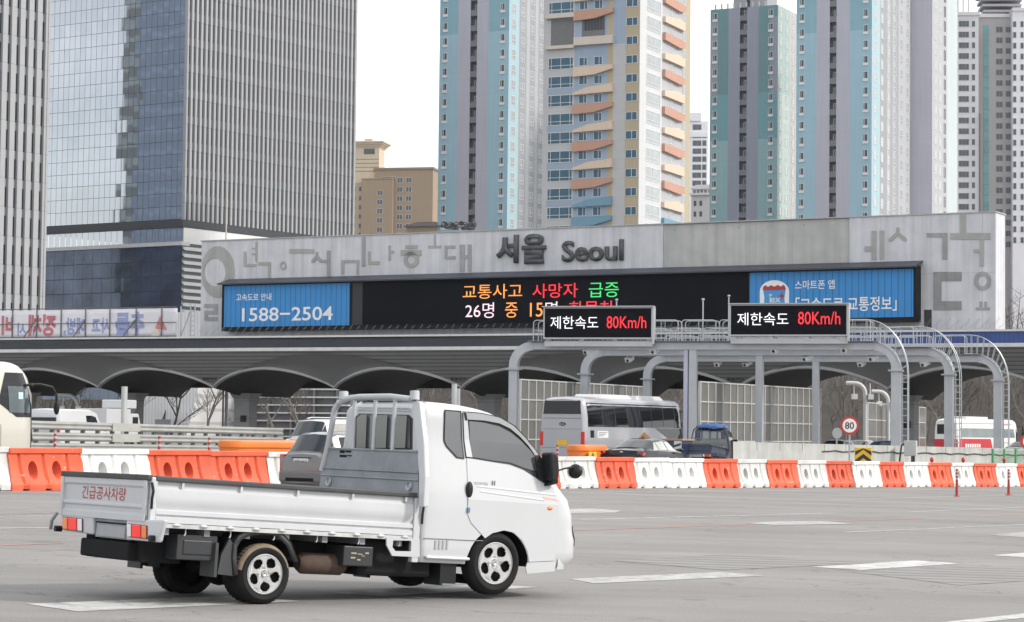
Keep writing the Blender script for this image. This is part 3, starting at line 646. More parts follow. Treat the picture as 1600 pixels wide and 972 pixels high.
        def P(k, i):
            t_ = rad[i]; a = 2 * math.pi * k / n
            d = .030 - .024 * t_ - (.010 * math.cos(5 * a) if .3 < t_ < .86 else 0)
            return c + ax * (-d + .0) + Vector((math.cos(a + .35) * rr * t_, 0, math.sin(a + .35) * rr * t_))
        for i in range(len(rad) - 1):
            for k in range(n):
                tm = (rad[i] + rad[i + 1]) / 2; a = (2 * math.pi * (k + .5) / n); da = (a * 5 / (2 * math.pi)) % 1 - .5
                lim = .37 * math.sin(math.pi * min(1, max(0, (tm - .36) / .51))) ** .6 if .36 < tm < .87 else 0
                if abs(da) < lim: continue
                rm.poly([P(k, i), P(k + 1, i), P(k + 1, i + 1), P(k, i + 1)])
        rm.lathe([(.001, .0), (.10 * rr, .0), (.17 * rr, -.022)], c - ax * .012, ax, 20)
        rm.build('rim', [SILVER], wo, smooth=35, solid=.008)
        b = MB(); b.lathe([(.001, .06), (rr * .96, .06), (rr * .97, .0)], c - ax * .0, -ax, 24); b.build('brake_disc', [DARK], wo)
        return wo
    fx = local_hit(MW, 777, 889, 1, S).x; rx = local_hit(MW, 415, 897, 1, S).x
    wh = wheel('wheel', rx, S + .01, .286, .192, .165, -1)
    d = MB(); 
    # dried mud band on the upper tread of the rear tyre
    d.grid([[Vector((rx + math.cos(a) * q, S + .01 + o, .286 + math.sin(a) * q)) for q, o in ((.245, -.0), (.272, .012), (.289, .05), (.290, .12))] for a in [R(12 + 4.5 * k) for k in range(36)]])
    d.build('mud_band', M('dried_mud', (.25, .19, .13), .9, var=.35, scale=9), wh, smooth=60)
    wheel('inner_wheel', rx, S + .20, .286, .19, .165, -1)
    wheel('wheel', fx, S + .03, .322, .215, .195, -1)
    wheel('wheel', rx, yF - .06, .286, .192, .165, 1); wheel('inner_wheel', rx, yF - .25, .286, .19, .165, 1)
    wheel('wheel', fx, -S - .03, .322, .215, .195, 1)
    return root
truck = make_truck()
# ------------------------------------------------------------------ toll gate canopy
GA = R(25); GC = Vector((0, 150, 0))
GF = Matrix.Translation(GC) @ Matrix.Rotation(-GA, 4, 'Z')         # x along the gate, y away, front edge at y=0
CONC = M('precast_panel', (.57, .58, .61), .7, var=.10, scale=.9, streak=.16, bump=.1)
def gp(px, py, y=0.0): return local_hit(GF, px, py, 1, y)
gate = thing('toll_gate', 'long toll gate canopy with scalloped dark underside across the lanes', 'toll gate', GC, -GA)
XL, XR = -60.0, 62.0
zt0, zt1 = gp(800, 522).z, gp(800, 541).z
zlip = gp(800, 543.5).z
FASC = M('fascia_navy', (.035, .040, .052), .55, var=.15, scale=.6, lines=2.4, linew=.03, axis=0, linecol=.6)
STEEL_L = M('trim_white', (.62, .62, .62), .5, var=.12, scale=1.5)
mb = MB(); mb.box(XL, XR, 0, 16, zt0 - .25, zt0 - .06); mb.build('roof_deck', M('roof_grey', (.22, .22, .22), .9), gate)
xs_ = gp(1170, 520).x
mb = MB(); mb.box(XL, xs_, 0, .15, zt1, zt0 - .10); mb.build('fascia', FASC, gate)
mb = MB(); mb.box(xs_, XR, -.004, .146, zt1, zt0 - .10); mb.build('fascia', M('fascia_blue_tile', (.035, .075, .26), .4, var=.10, lines=.28, linew=.03, linecol=.55, axis=0), gate)
mb = MB(); mb.box(XL, XR, -.12, .2, zt0 - .10, zt0 + .02); mb.build('roof_edge', STEEL_L, gate)
mb = MB(); mb.box(XL, XR, -.10, .2, zlip - .12, zt1); mb.build('lower_edge', STEEL_L, gate)
DIP0, PITCHX = -4.8, 9.75
zd = gp(500, 606.5, 2.6).z; zpk = gp(1034, 577, 2.6).z
YL = 2.6                                       # lower lip set back from the fascia
zbase = zlip - .12
def scallop(x):
    t = ((x - DIP0) / PITCHX) % 1.0
    return zd + (zpk - zd) * math.sin(math.pi * t) ** .80
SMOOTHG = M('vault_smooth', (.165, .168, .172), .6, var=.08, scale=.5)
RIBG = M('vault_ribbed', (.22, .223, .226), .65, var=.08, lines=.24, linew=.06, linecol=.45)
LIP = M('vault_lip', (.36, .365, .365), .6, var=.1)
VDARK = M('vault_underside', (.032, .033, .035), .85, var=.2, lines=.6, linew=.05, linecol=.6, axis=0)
k0 = -6
for k in range(-6, 7):
    xd = DIP0 + k * PITCHX                    # this dip; petal spans the two half arches beside it
    n = 20
    smoothp = (k % 2 == 0)
    # smooth petals at dips 500, 905, 138, 1388 (odd steps from 697), ribbed between
    smoothp = (k % 2 != 0)
    xs = [xd - PITCHX + 2 * PITCHX * i / 48 for i in range(49)] if smoothp else [xd - PITCHX / 1 + 2 * PITCHX * i / 48 for i in range(49)]
    if smoothp:
        rows = []
        for j in range(9):
            t = j / 8; r = []
            for x in xs:
                lo = scallop(x); c = math.cos((x - xd) / PITCHX * math.pi / 2)
                hi = zd + .05 + (zbase - .25 - zd) * max(0, c) ** .85
                hi = max(hi, lo + .01)
                bul = .38 * math.sin(math.pi * t) * min(1, (hi - lo) / 1.2)
                z = lo + (hi - lo) * t
                yy = YL * (1 - (z - zd) / (zbase - zd)) + bul * .6 - .12
                r.append((x, yy, z))
            rows.append(r)
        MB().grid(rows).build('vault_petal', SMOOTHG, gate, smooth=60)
    else:
        rows = []
        for j in range(2):
            r = []
            for x in xs:
                lo = max(scallop(x) - .03, 0); c = math.cos((abs(x - xd) - PITCHX) / PITCHX * math.pi / 2)
                z = zbase if j else max(lo, zd + .03 + (zbase - .30 - zd) * max(0, c) ** .85 - .12) if abs(x - xd) > .3 else zd
                yy = YL * (1 - (z - zd) / (zbase - zd)) - .02
                r.append((x, yy, z))
            rows.append(r)
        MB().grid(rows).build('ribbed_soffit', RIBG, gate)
# scalloped lip and the dark barrel vaults behind it
for k in range(-6, 6):
    xa = DIP0 + k * PITCHX
    xs = [xa + PITCHX * i / 24 for i in range(25)]
    def yl(z): return YL * (1 - (z - zd) / (zbase - zd))
    MB().grid([[(x, yl(scallop(x)) - .20, scallop(x) + .20), (x, yl(scallop(x)) - .24, scallop(x)), (x, yl(scallop(x)) + .1, scallop(x) - .05)] for x in xs]).build('scallop_lip', LIP, gate, smooth=50)
    def sc2(x, t):                             # valleys sink towards the column capitals
        u = ((x - DIP0) / PITCHX) % 1.0
        return scallop(x) - .45 * smooth(min(1, t * 3)) * (1 - math.sin(math.pi * u)) ** 2
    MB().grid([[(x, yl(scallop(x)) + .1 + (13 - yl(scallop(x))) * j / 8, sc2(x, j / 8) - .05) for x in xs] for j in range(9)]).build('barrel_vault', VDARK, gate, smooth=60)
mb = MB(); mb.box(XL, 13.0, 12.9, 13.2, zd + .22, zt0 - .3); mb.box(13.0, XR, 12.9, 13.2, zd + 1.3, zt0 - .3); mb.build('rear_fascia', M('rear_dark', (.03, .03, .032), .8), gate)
COLG = M('column_grey', (.28, .285, .29), .6, var=.12, lines=1.25, linew=.025, linecol=.4)
for k in range(-6, 7):
    xd = DIP0 + k * PITCHX
    c = GF @ Vector((xd, 6.8, 0)); zg = G(c.x, c.y) - .3
    mb = MB(); rows = []
    for z, wx, wy in ((zg, .62, .55), (zd - 1.2, .62, .55), (zd - .7, .64, .6), (zd - .3, .85, .9)):
        rows.append([(xd - wx, 6.8 - wy, z), (xd + wx, 6.8 - wy, z), (xd + wx, 6.8 + wy, z), (xd - wx, 6.8 + wy, z)])
    mb.grid(rows, 0, True, True); col = mb.build('column', COLG, gate)
    mb = MB(); mb.box(xd - .02, xd + .42, 6.14, 6.2, zd - 2.35, zd - 1.9); mb.build('signal_box', BLACKP, col)
    if k % 2 == 0:
        mb = MB(); zz = zd + .62; yy = YL * (1 - (zz - zd) / (zbase - zd)) - .06
        for dx in (-.42, -.12, .2, .5): mb.box(xd + dx - .12, xd + dx + .12, yy - .03, yy, zz - .1 + .03 * (dx > 0), zz + .12)
        mb.build('soffit_lettering', INK, gate)
# toll booths islands are hidden; the coil of razor wire along the roof edge
mb = MB(); path = []
xa, xb = gp(306, 520).x, gp(1565, 515).x; nT = 95
for i in range(nT * 9 + 1):
    t = i / (nT * 9); a = i / 9 * 2 * math.pi
    rr = .34 + .05 * math.sin(i * 1.7); path.append((xa + (xb - xa) * t + .28 * math.sin(a * 1.0), .25 + rr * math.cos(a) * .8, zt0 + .36 + rr * math.sin(a)))
mb.tube(path, .008, 4); wire = mb.build('razor_wire', M('wire_grey', (.30, .30, .31), .5, .5, var=0)); wire.matrix_world = GF
tag(wire, 'coil of razor wire running along the front edge of the canopy roof', 'razor wire')

# ------------------------------------------------------------------ sign wall on the roof
_p0 = at(315, 378, 165); _p1 = at(1556, 331, 137.2)
SA = math.atan2(-(_p1.y - _p0.y), _p1.x - _p0.x)
SF = Matrix.Translation((_p0.x, _p0.y, 0)) @ Matrix.Rotation(-SA, 4, 'Z')
def wp(px, py, y=0.0): return local_hit(SF, px, py, 1, y)
SWL = (Vector((_p1.x - _p0.x, _p1.y - _p0.y, 0))).length
wall = thing('sign_wall', 'grey panelled sign wall with Korean lettering on the canopy roof', 'sign wall', (_p0.x, _p0.y, 0), -SA)
ztop = (wp(315, 378).z + wp(1556, 331).z) / 2; zbot = gp(800, 520).z - .4
xm0, xm1 = wp(1036, 400).x, wp(1327, 400).x
mb = MB(); mb.box(0, xm0, 0, 1.9, zbot, ztop); mb.build('wall_panel', CONC, wall, bevel=.02)
mb = MB(); mb.box(xm0 + .01, xm1 - .01, .06, 1.84, zbot, ztop - .02); mb.build('wall_panel', M('precast_panel_tan', (.44, .44, .43), .75, var=.12, scale=.8, streak=.14, bump=.1), wall, bevel=.02)
mb = MB(); mb.box(xm1, SWL, -.02, 1.92, zbot, ztop); mb.build('wall_panel', CONC, wall, bevel=.02)
JOINT = M('joint_dark', (.38,.385,.40), .8, var=.2)
mb = MB()
xx = 1.6
while xx < SWL - .5:
    mb.box(xx - .012, xx + .012, (-.024 if xx > xm1 else .056 if xx > xm0 else -.004), .1, zbot, ztop - .05); xx += 3.18 if not (xm0 < xx < xm1) else 2.9
zz = (wp(100 + 300, 405).z); mb.box(.1, xm0 - .05, -.003, .1, ztop - 3.05, ztop - 3.03); mb.box(xm0 + .05, xm1 - .05, .057, .1, ztop - 3.0, ztop - 2.975); mb.box(xm1 + .05, SWL - .05, -.023, .1, ztop - 3.6, ztop - 3.58)
mb.build('panel_joint', JOINT, wall)
mb = MB()
for i in range(9):
    for zz in (ztop - .35, ztop - 2.8, ztop - 3.2, ztop - 5.4):
        x = xm0 + .8 + i * 2.2
        if x < xm1 - .3: mb.box(x - .05, x + .05, .03, .08, zz - .05, zz + .05)
bolt_mesh = None
mb.build('panel_bolt', JOINT, wall, kind='stuff')
mb = MB(); mb.box(-.06, SWL + .06, -.08, 1.98, ztop, ztop + .07); mb.build('coping', M('coping_grey', (.40, .41, .41), .6, var=.15), wall)
RELIEF = M('relief_beige', (.36, .365, .345), .75, var=.12, scale=1.2, streak=.12)
RELIEF2 = M('relief_grey', (.33, .335, .345), .75, var=.14, scale=1.2, streak=.18)
def Z6(x, y): return 300 + x / 3.2, 340 + y / 3.2
def Z8(x, y): return 1150 + x / 3.24, 320 + y / 3.24
def glyph(strokes, Z, mt, yo=0.0, rings=(), th=.05):
    mb = MB()
    for q in strokes:
        if len(q) == 2: (x0, y0), (x1, y1) = q; pp = [(x0, y0), (x1, y0), (x1, y1), (x0, y1)]
        else: pp = q
        mb.prism([wp(*Z(*p), yo) for p in pp], (0, -th, 0))
    for (cx, cy, rx, ry, ix, iy) in rings:
        n = 48; o = []; i_ = []
        for k in range(n):
            a = 2 * math.pi * k / n
            o.append(wp(*Z(cx + rx * math.cos(a), cy + ry * math.sin(a)), yo)); i_.append(wp(*Z(cx + ix * math.cos(a), cy + iy * math.sin(a)), yo))
        e = Vector((0, -th, 0))
        for k in range(n):
            j = (k + 1) % n
            mb.poly([o[k] + e, o[j] + e, i_[j] + e, i_[k] + e]); mb.poly([o[k], o[j], o[j] + e, o[k] + e]); mb.poly([i_[k], i_[j], i_[j] + e, i_[k] + e])
    return mb.build('relief_letter', mt, wall)
def B(x0, y0, x1, y1): return ((x0, y0), (x1, y1))
# large ring cut by the left edge
mb = MB(); n = 64
for k in range(n):
    def E(kk, rx, ry, cx, cy):
        a = 2 * math.pi * kk / n; x = cx + rx * math.cos(a); return wp(*Z6(max(x, 52), cy + ry * math.sin(a)), 0)
    e = Vector((0, -.05, 0)); a, b = E(k, 84, 129, 130, 272), E(k + 1, 84, 129, 130, 272); c, d = E(k + 1, 53, 70, 116, 273), E(k, 53, 70, 116, 273)
    mb.poly([a + e, b + e, c + e, d + e]); mb.poly([a, b, b + e, a + e]); mb.poly([d, c, c + e, d + e])
mb.build('relief_letter', RELIEF, wall)
glyph([B(62, 432, 128, 450), B(110, 450, 128, 465), B(62, 465, 128, 483), B(62, 483, 80, 497), B(62, 497, 128, 515)], Z6, RELIEF2)
glyph([B(260, 170, 273, 245), B(273, 232, 322, 245), B(318, 122, 328, 220), B(302, 150, 318, 158), B(302, 178, 318, 186), B(330, 223, 395, 238), B(382, 238, 395, 298)], Z6, RELIEF)
glyph([], Z6, RELIEF, rings=[(457, 240, 17, 21, 9, 11)])
glyph([B(488, 157, 610, 178)], Z6, RELIEF)
glyph([[(620, 172), (632, 172), (632, 190), (652, 212), (652, 225), (640, 225), (626, 206), (612, 225), (598, 225), (598, 214), (620, 190)], B(676, 165, 692, 290), B(657, 212, 676, 226)], Z6, RELIEF2)
glyph([B(748, 212, 838, 226), B(748, 226, 762, 284), B(824, 226, 836, 284)], Z6, RELIEF2)
glyph([B(850, 98, 867, 245)], Z6, RELIEF2)
glyph([B(882, 170, 892, 235), B(892, 218, 938, 235), B(984, 140, 994, 215), B(994, 165, 1010, 178)], Z6, RELIEF)
glyph([B(1068, 138, 1128, 155), B(1045, 162, 1148, 190)], Z6, RELIEF, rings=[(1097, 211, 38, 40, 19, 20)])
glyph([B(1210, 85, 1220, 140), B(1182, 140, 1245, 152)], Z6, RELIEF)
glyph([B(1265, 140, 1317, 154), B(1265, 154, 1278, 193), B(1265, 193, 1317, 207), B(1340, 135, 1365, 270), B(1380, 135, 1398, 270), B(1365, 188, 1380, 205)], Z6, RELIEF2)
glyph([B(652, 210, 687, 236), B(687, 132, 711, 278), B(728, 130, 750, 275)], Z8, RELIEF, -.02)
glyph([[(812, 115), (828, 115), (828, 138), (864, 170), (864, 182), (850, 182), (820, 155), (790, 184), (774, 184), (774, 174), (812, 138)]], Z8, RELIEF, -.02)
glyph([B(967, 143, 1070, 164), B(1045, 164, 1070, 275)], Z8, RELIEF2, -.02)
glyph([B(1133, 45, 1165, 143), B(1087, 143, 1288, 175), B(1235, 175, 1256, 310), B(1205, 226, 1235, 242)], Z8, RELIEF, -.02)
glyph([B(1000, 340, 1142, 385), B(1000, 385, 1040, 488), B(1000, 488, 1142, 532)], Z8, M('relief_dark', (.26, .265, .27), .75, var=.14, streak=.15), -.02)
glyph([], Z8, RELIEF2, -.02, rings=[(1249, 385, 43, 47, 24, 27)])
glyph([B(1215, 520, 1285, 532), B(1234, 490, 1246, 520), B(1258, 490, 1270, 520)], Z8, RELIEF2, -.02)
LET = M('letter_metal', (.085, .09, .098), .55, .2, var=.2, scale=5)
def wtext(body, x0, y0, x1, y1, yo, mt, parent, name, **k):
    a, b = wp(x0, y1, yo), wp(x1, y0, yo)
    return text(name, body, TR(a.x, yo, a.z), b.x - a.x, b.z - a.z, mt, parent, **k)
wtext('서', 777, 367, 811, 412, -.02, LET, wall, 'title_lettering', depth=.22, bold=.035)
wtext('울', 817, 365, 854, 413, -.02, LET, wall, 'title_lettering', depth=.22, bold=.035)
wtext('Seoul', 879, 373.5, 975, 410, -.02, LET, wall, 'title_lettering', depth=.16, bold=.022)
mb = MB(); a, b = wp(1428, 500), wp(1458, 490); mb.box(wp(1444, 500).x, wp(1456, 500).x, -.026, 0, wp(1450, 512).z, wp(1450, 484).z); mb.build('wall_gap', M('gap_dark', (.05, .05, .05), .9), wall)

# display board hung on the wall
YB = -1.0
def wb(px, py): return wp(px, py, YB)
board = thing('display_board', 'long dark roadside display board with blue end panels under a sloping hood', 'display board', (_p0.x, _p0.y, 0), -SA)
xb0, xb1 = wb(346, 480).x, wb(1431, 470).x
zb0 = (wb(346, 516).z + wb(1431, 504).z) / 2; zb1 = (wb(346, 444).z + wb(1431, 412).z) / 2
FRM = M('board_black', (.014, .015, .019), .65, spec=.15, var=.15)
mb = MB(); mb.box(xb0, xb1, YB + .04, -.04, zb0, zb1); mb.build('housing', FRM, board)
mb = MB(); mb.prism([(xb0 - .12, .0, zb1 + .34), (xb0 - .12, YB - .42, zb1 - .06), (xb0 - .12, YB - .42, zb1 - .16), (xb0 - .12, .0, zb1 + .22)], (xb1 - xb0 + .24, 0, 0)); mb.build('hood', M('hood_navy', (.045, .05, .068), .45, var=.15, scale=.5, lines=3.6, linew=.05, linecol=.6, axis=0), board)
BLUEP = M('blue_panel', (.030, .235, .56), .5, var=.06, lines=.42, linew=.06, linecol=.55, axis=0, scale=.7)
for (pa, pb) in ((350.5, 546), (1171, 1427)):
    a, b = wb(pa, 480), wb(pb, 480); mb = MB(); mb.box(a.x, b.x, YB - .02, YB + .035, zb0 + .28, zb1 - .22); mb.build('blue_panel', BLUEP, board)
LEDS = M('led_face', (.007, .008, .012), .6, var=.25, scale=9, spec=.06)
a, b = wb(550, 480), wb(1169.5, 480); mb = MB(); mb.box(a.x + .9, b.x - .05, YB - .03, YB + .035, zb0 + .30, zb1 - .22); screen = mb.build('led_screen', LEDS, board)
mb = MB(); mb.box(a.x + .05, a.x + .85, YB - .015, YB + .035, zb0 + .30, zb1 - .22); mb.build('service_panel', M('panel_charcoal', (.022, .023, .03), .5), board)
def btext(body, x0, y0, x1, y1, mt, parent=board, name='lettering', bold=.0, yo=YB - .04):
    a, b = wp(x0, y1, yo), wp(x1, y0, yo)
    z0, z1 = (a.z, b.z)
    return text(name, body, TR(a.x, yo, a.z), b.x - a.x, b.z - a.z, mt, parent, bold=bold)
WTX = M('panel_lettering_white', (.78, .80, .82), .5, var=.04)
btext('고속도로 안내', 369, 458, 424, 470.5, WTX, bold=.008)
btext('1588−2504', 378, 478.5, 520, 502.5, WTX, bold=.012)
btext('스마트폰 앱', 1242, 437, 1304, 452.5, WTX, bold=.008)
btext('「고속도로 교통정보」', 1243, 462, 1401, 488, WTX, bold=.012)
def led(name, c, e): return M(name, c, .5, var=0, emit=e)
LO, LR, LG, LPk = led('led_orange', (1.0, .36, .08), .42), led('led_red', (1.0, .03, .045), .42), led('led_green', (.06, .70, .18), .38), led('led_pink', (.95, .70, .78), .4)
btext('교통사고', 723, 443, 816, 467.5, LO, screen, 'led_text'); btext('사망자', 832, 442, 903, 466, LR, screen, 'led_text'); btext('급증', 920, 441, 967, 465, LG, screen, 'led_text')
btext('26명', 727, 472.5, 772, 497.5, LPk, screen, 'led_text'); btext('중', 789, 472.5, 809, 496.5, LO, screen, 'led_text'); btext('15', 828, 473, 848, 495, LO, screen, 'led_text'); btext('명', 852, 471, 871, 495, LPk, screen, 'led_text'); btext('화물차', 889, 469.5, 960, 494, LR, screen, 'led_text')
# gate emblem on the right panel: white arch, red scalloped band, grey letters
def bq(x, y): return wp(*Z8(x, y), YB - .03)
mb = MB(); n = 22; top = [(195 + 74 * math.cos(math.pi * k / n), 440 - 58 * math.sin(math.pi * k / n)) for k in range(n + 1)]
mb.prism([bq(*p) for p in top] + [bq(121, 520), bq(268, 520)][0:0] + [bq(121, 530), bq(140, 530), bq(144, 470), bq(138, 432), bq(252, 430), bq(246, 470), bq(250, 530), bq(268, 530)], (0, -.02, 0)); em = mb.build('emblem', WTX, board)
mb = MB(); pts = [(136, 432), (139, 415), (150, 407), (163, 416), (178, 407), (195, 415), (212, 406), (228, 414), (242, 405), (250, 414), (253, 430)]
mb.prism([bq(*p) + Vector((0, -.024, 0)) for p in pts], (0, -.01, 0)); mb.build('emblem_band', M('emblem_red', (.40, .03, .03), .5, var=0), em)
mb = MB(); mb.prism([bq(*p) + Vector((0, .01, 0)) for p in ((140, 432), (252, 430), (252, 530), (138, 530))], (0, -.012, 0)); mb.build('emblem_opening', M('emblem_blue', (.06, .28, .6), .5, var=0), em)
btext('ex', 1204, 465, 1220, 473, M('emblem_grey', (.55, .62, .68), .5, var=0), em, 'emblem_lettering', bold=.02)
mb = MB(); a = bq(232, 462); mb.box(a.x - .2, a.x + .2, YB - .05, YB - .04, a.z - .05, a.z + .05); mb.box(a.x - .05, a.x + .05, YB - .052, YB - .042, a.z - .2, a.z + .2); mb.build('emblem_plus', MATS['emblem_red'], em)

# cluster of floodlights peeping over the wall, and whip aerials
fl = thing('floodlight_mast', 'ring of dark floodlights on a mast behind the sign wall', 'floodlight mast', at(717, 420, 200).xy.to_3d())
fc = at(717, 352, 200); mb = MB(); mb.cyl((0, 0, 0), (0, 0, fc.z), .3, 10, r1=.16); mb.build('mast', GALV, fl)
mb = MB()
for z, r in ((fc.z - .25, 1.25), (fc.z + .15, 1.05)):
    mb.tube([(r * math.cos(R(20 * k)), r * math.sin(R(20 * k)), z) for k in range(18)], .05, 6, closed=True)
for k in range(6): mb.tube([(0, 0, fc.z - .25), (1.25 * math.cos(R(60 * k)), 1.25 * math.sin(R(60 * k)), fc.z - .25)], .04, 6)
mb.build('lamp_ring', M('mast_dark', (.07, .07, .075), .6), fl)
for k in range(12):
    a = R(30 * k + 8); x, y = 1.3 * math.cos(a), 1.3 * math.sin(a); mb = MB(); mb.lathe([(.001, -.1), (.14, -.1), (.24, .16), (.001, .16)], (x, y, fc.z + .12 * (k % 2)), (math.cos(a), math.sin(a), -.7), 10); mb.build('floodlight', MATS['mast_dark'], fl)

# ------------------------------------------------------------------ banner seen from behind, on the left of the roof
BANY = .7
bx0, bx1 = gp(-140, 505, BANY).x, gp(277, 505, BANY).x
bz0 = gp(140, 527.5, BANY).z; bz1 = (gp(0, 486, BANY).z + gp(277, 481, BANY).z) / 2
ban = thing('banner_frame', 'white cloth banner seen from behind on a steel frame at the roof edge', 'banner', GC, -GA)
mb = MB(); nx = 60; mb.grid([[(bx0 + (bx1 - bx0) * i / nx, BANY + .03 * math.sin(i * .9) * math.sin(j * 1.1), bz0 + (bz1 - bz0) * j / 6) for i in range(nx + 1)] for j in range(7)])
BCLOTH = M('banner_cloth', (.80, .80, .83), .8, var=.04, scale=1.5)
_t = BCLOTH.node_tree; _tr = _t.nodes.new('ShaderNodeBsdfTranslucent'); _tr.inputs[0].default_value = (.85, .85, .88, 1); _ms = _t.nodes.new('ShaderNodeMixShader'); _ms.inputs[0].default_value = .5
_t.links.new(_t.nodes['Principled BSDF'].outputs[0], _ms.inputs[1]); _t.links.new(_tr.outputs[0], _ms.inputs[2]); _t.links.new(_ms.outputs[0], _t.nodes['Material Output'].inputs[0])
cl = mb.build('cloth', BCLOTH, ban, smooth=60, solid=.006)
post_px = [21, 59, 97, 135, 173, 214, 254]
POSTG = M('post_grey', (.14, .145, .15), .6, .2, var=.2)
for px in [-130, -92, -55, -17] + post_px:
    x = gp(px, 505, BANY).x; mb = MB(); mb.cyl((x, BANY - .12, bz0 - .3), (x, BANY - .12, bz1 + .12), .055, 8); mb.build('post', POSTG, ban)
for px in (55, 132, 210):
    a = gp(px + 3, 500, BANY); mb = MB(); mb.cyl((a.x, BANY - .15, a.z), (a.x - .9, BANY - .6, bz0 - .2), .05, 8); mb.build('brace', POSTG, ban)
for z in (bz0 + .05, (bz0 + bz1) / 2, bz1 + .08):
    mb = MB(); mb.cyl((bx0, BANY - .14, z), (bx1, BANY - .14, z), .035, 6); mb.build('rail', POSTG, ban)
def mtext(body, x0, y0, x1, y1, mt, bold=.03):
    yo = BANY - .055; a, b = gp(x0, y1, yo), gp(x1, y0, yo); text('banner_lettering', body, TR(a.x, yo, a.z), b.x - a.x, b.z - a.z, mt, cl, bold=bold, mirror=True)
BR, BB_ = M('banner_red', (.52, .17, .20), .8, var=.06), M('banner_blue', (.30, .34, .58), .8, var=.06)
mtext('추돌', 180, 487, 226, 524, BB_, .04); mtext('사고', 143, 496, 172, 521, BB_); mtext('예방,', 99, 496, 134, 525, BB_); mtext('정체', 44, 491, 88, 526, BR, .04); mtext('시', 27, 504, 41, 525, BB_); mtext('비상', -22, 493, 21, 524, BR, .04)
yo = BANY - .055; tri = [gp(242, 514, yo), gp(261, 515.5, yo), gp(250, 493, yo)]; mb = MB(); mb.poly(tri); mb.build('banner_triangle', M('banner_tri', (.60, .20, .20), .8, var=0), cl)
hand = [(235, 529), (238, 517), (243, 513), (247, 515), (250, 520), (248, 528)]; mb = MB(); mb.poly([gp(x, y, yo) for x, y in hand]); mb.build('banner_hand', M('banner_tan', (.62, .57, .50), .8, var=0), cl)
# short ladder tower between the banner and the sign wall
lt = thing('access_ladder', 'small steel ladder frame between the banner and the sign wall', 'ladder', GC, -GA)
for px in (282, 297, 304):
    a = gp(px, 527, .9); b = gp(px + 1, 474 if px > 290 else 478, .9); mb = MB(); mb.cyl((a.x, .9, a.z - .2), (a.x, .9, b.z), .05, 8); mb.build('upright', GALV, lt)
for k in range(7):
    a = gp(297, 524 - 7.5 * k, .9); b = gp(304, 524 - 7.5 * k, .9); mb = MB(); mb.cyl(a, b, .03, 6); mb.build('rung', GALV, lt)
mb = MB(); mb.cyl(gp(283, 525, .9), gp(298, 484, .9), .04, 6); mb.build('brace', GALV, lt)
# ------------------------------------------------------------------ water filled barriers
def make_barrier(mt):
    Lh, H = 1.16, 1.0
    cols = []
    x = -Lh
    xs = [-Lh + 2 * Lh * i / 110 for i in range(111)]
    zs = [0.0, .06, .13, .16, .25, .38, .52, .66, .80, .86, .88, .95, .985, 1.0]
    def half(x, z):
        # wide foot, concave flank, thicker lip at the top
        t = max(0, (z - .14) / .74)
        w = .30 if z < .14 else .285 - .165 * (1 - (1 - min(1, t)) ** 2.2)
        if z > .87: w = .185
        if z > .99: w = .15
        if .15 < z < .87:
            for g in (-.78, -.02, .74):
                d = x - (g + .10 * (1 - min(1, t)) ** 2 - .05)
                w -= .055 * math.exp(-(d / .030) ** 2) - .012 * math.exp(-((d - .075) / .05) ** 2)
                if d < -.04: pass
            for g in (-.4, .36): w += .008
        if z < .13 and min(abs(x - q) for q in (-.72, 0, .72)) < .09: w = .27
        return w
    def shift(x, z):
        e = 0.0
        if x <= -Lh + 1e-6: e = .05 if .30 < z < .72 else (0 if z < .87 else .02)
        if x >= Lh - 1e-6: e = .06 if .30 < z < .72 else 0
        return x + e
    rows = []
    for x in xs:
        f = [(shift(x, z), -half(x, z), z * H) for z in zs]; b = [(shift(x, z), half(x, z), z * H) for z in reversed(zs)]
        rows.append(f + b)
    mb = MB(); mb.grid(rows, 0, True, True); o = mb.build('water_barrier', mt, smooth=42)
    cuts = []
    for cx in (-.42, .34):
        n = 24; rr = []
        for y, s in ((-.34, 1.45), (-.20, 1.15), (-.10, .92), (0, .86), (.10, .92), (.20, 1.15), (.34, 1.45)):
            rr.append([(cx + .135 * s * math.cos(2 * math.pi * k / n), y, .50 + .19 * s * math.sin(2 * math.pi * k / n)) for k in range(n)])
        c = MB(); c.grid(rr, 0, True, True); cuts.append(c.build('cut', mt))
    for q in (-.72, 0, .72):
        c = MB(); c.box(q - .10, q + .10, -.5, .5, -.05, .045); cuts.append(c.build('cut', mt))
    for s in (-1, 1):                       # notched end tongues
        c = MB(); c.box(s * 1.30 - .12, s * 1.30 + .12, -.4, .4, .74, .86); cuts.append(c.build('cut', mt))
    bool_cut(o, cuts); o.data.set_sharp_from_angle(angle=R(42))
    return o
def plastic(name, col):
    mt = M(name, col, .5, var=.12, scale=2.2, streak=.14, scuff=(.62, .52, .46) if 'orange' in name else (.36, .34, .31), scuff_scale=2.6, scuff_lim=.61)
    return mt
BOR = plastic('barrier_orange', (.70, .105, .04)); BWH = plastic('barrier_white', (.70, .70, .68))
proto_o = make_barrier(BOR); proto_w = proto_o.copy(); proto_w.data = proto_o.data.copy(); proto_w.data.materials.clear(); proto_w.data.materials.append(BWH); SC.collection.objects.link(proto_w)
LEN = 2.28; blen = (BB - BA).length
brz = math.atan2(BD.y, BD.x)
seq = {-3: 'o', -2: 'w', -1: 'w', 0: 'o', 1: 'w', 2: 'o', 3: 'o', 4: 'w', 5: 'o', 6: 'w', 7: 'o', 8: 'w', 9: 'o', 10: 'w', 11: 'o', 12: 'w', 13: 'w'}
for i in range(14, 32): seq[i] = 'o' if i % 2 == 0 else 'w'
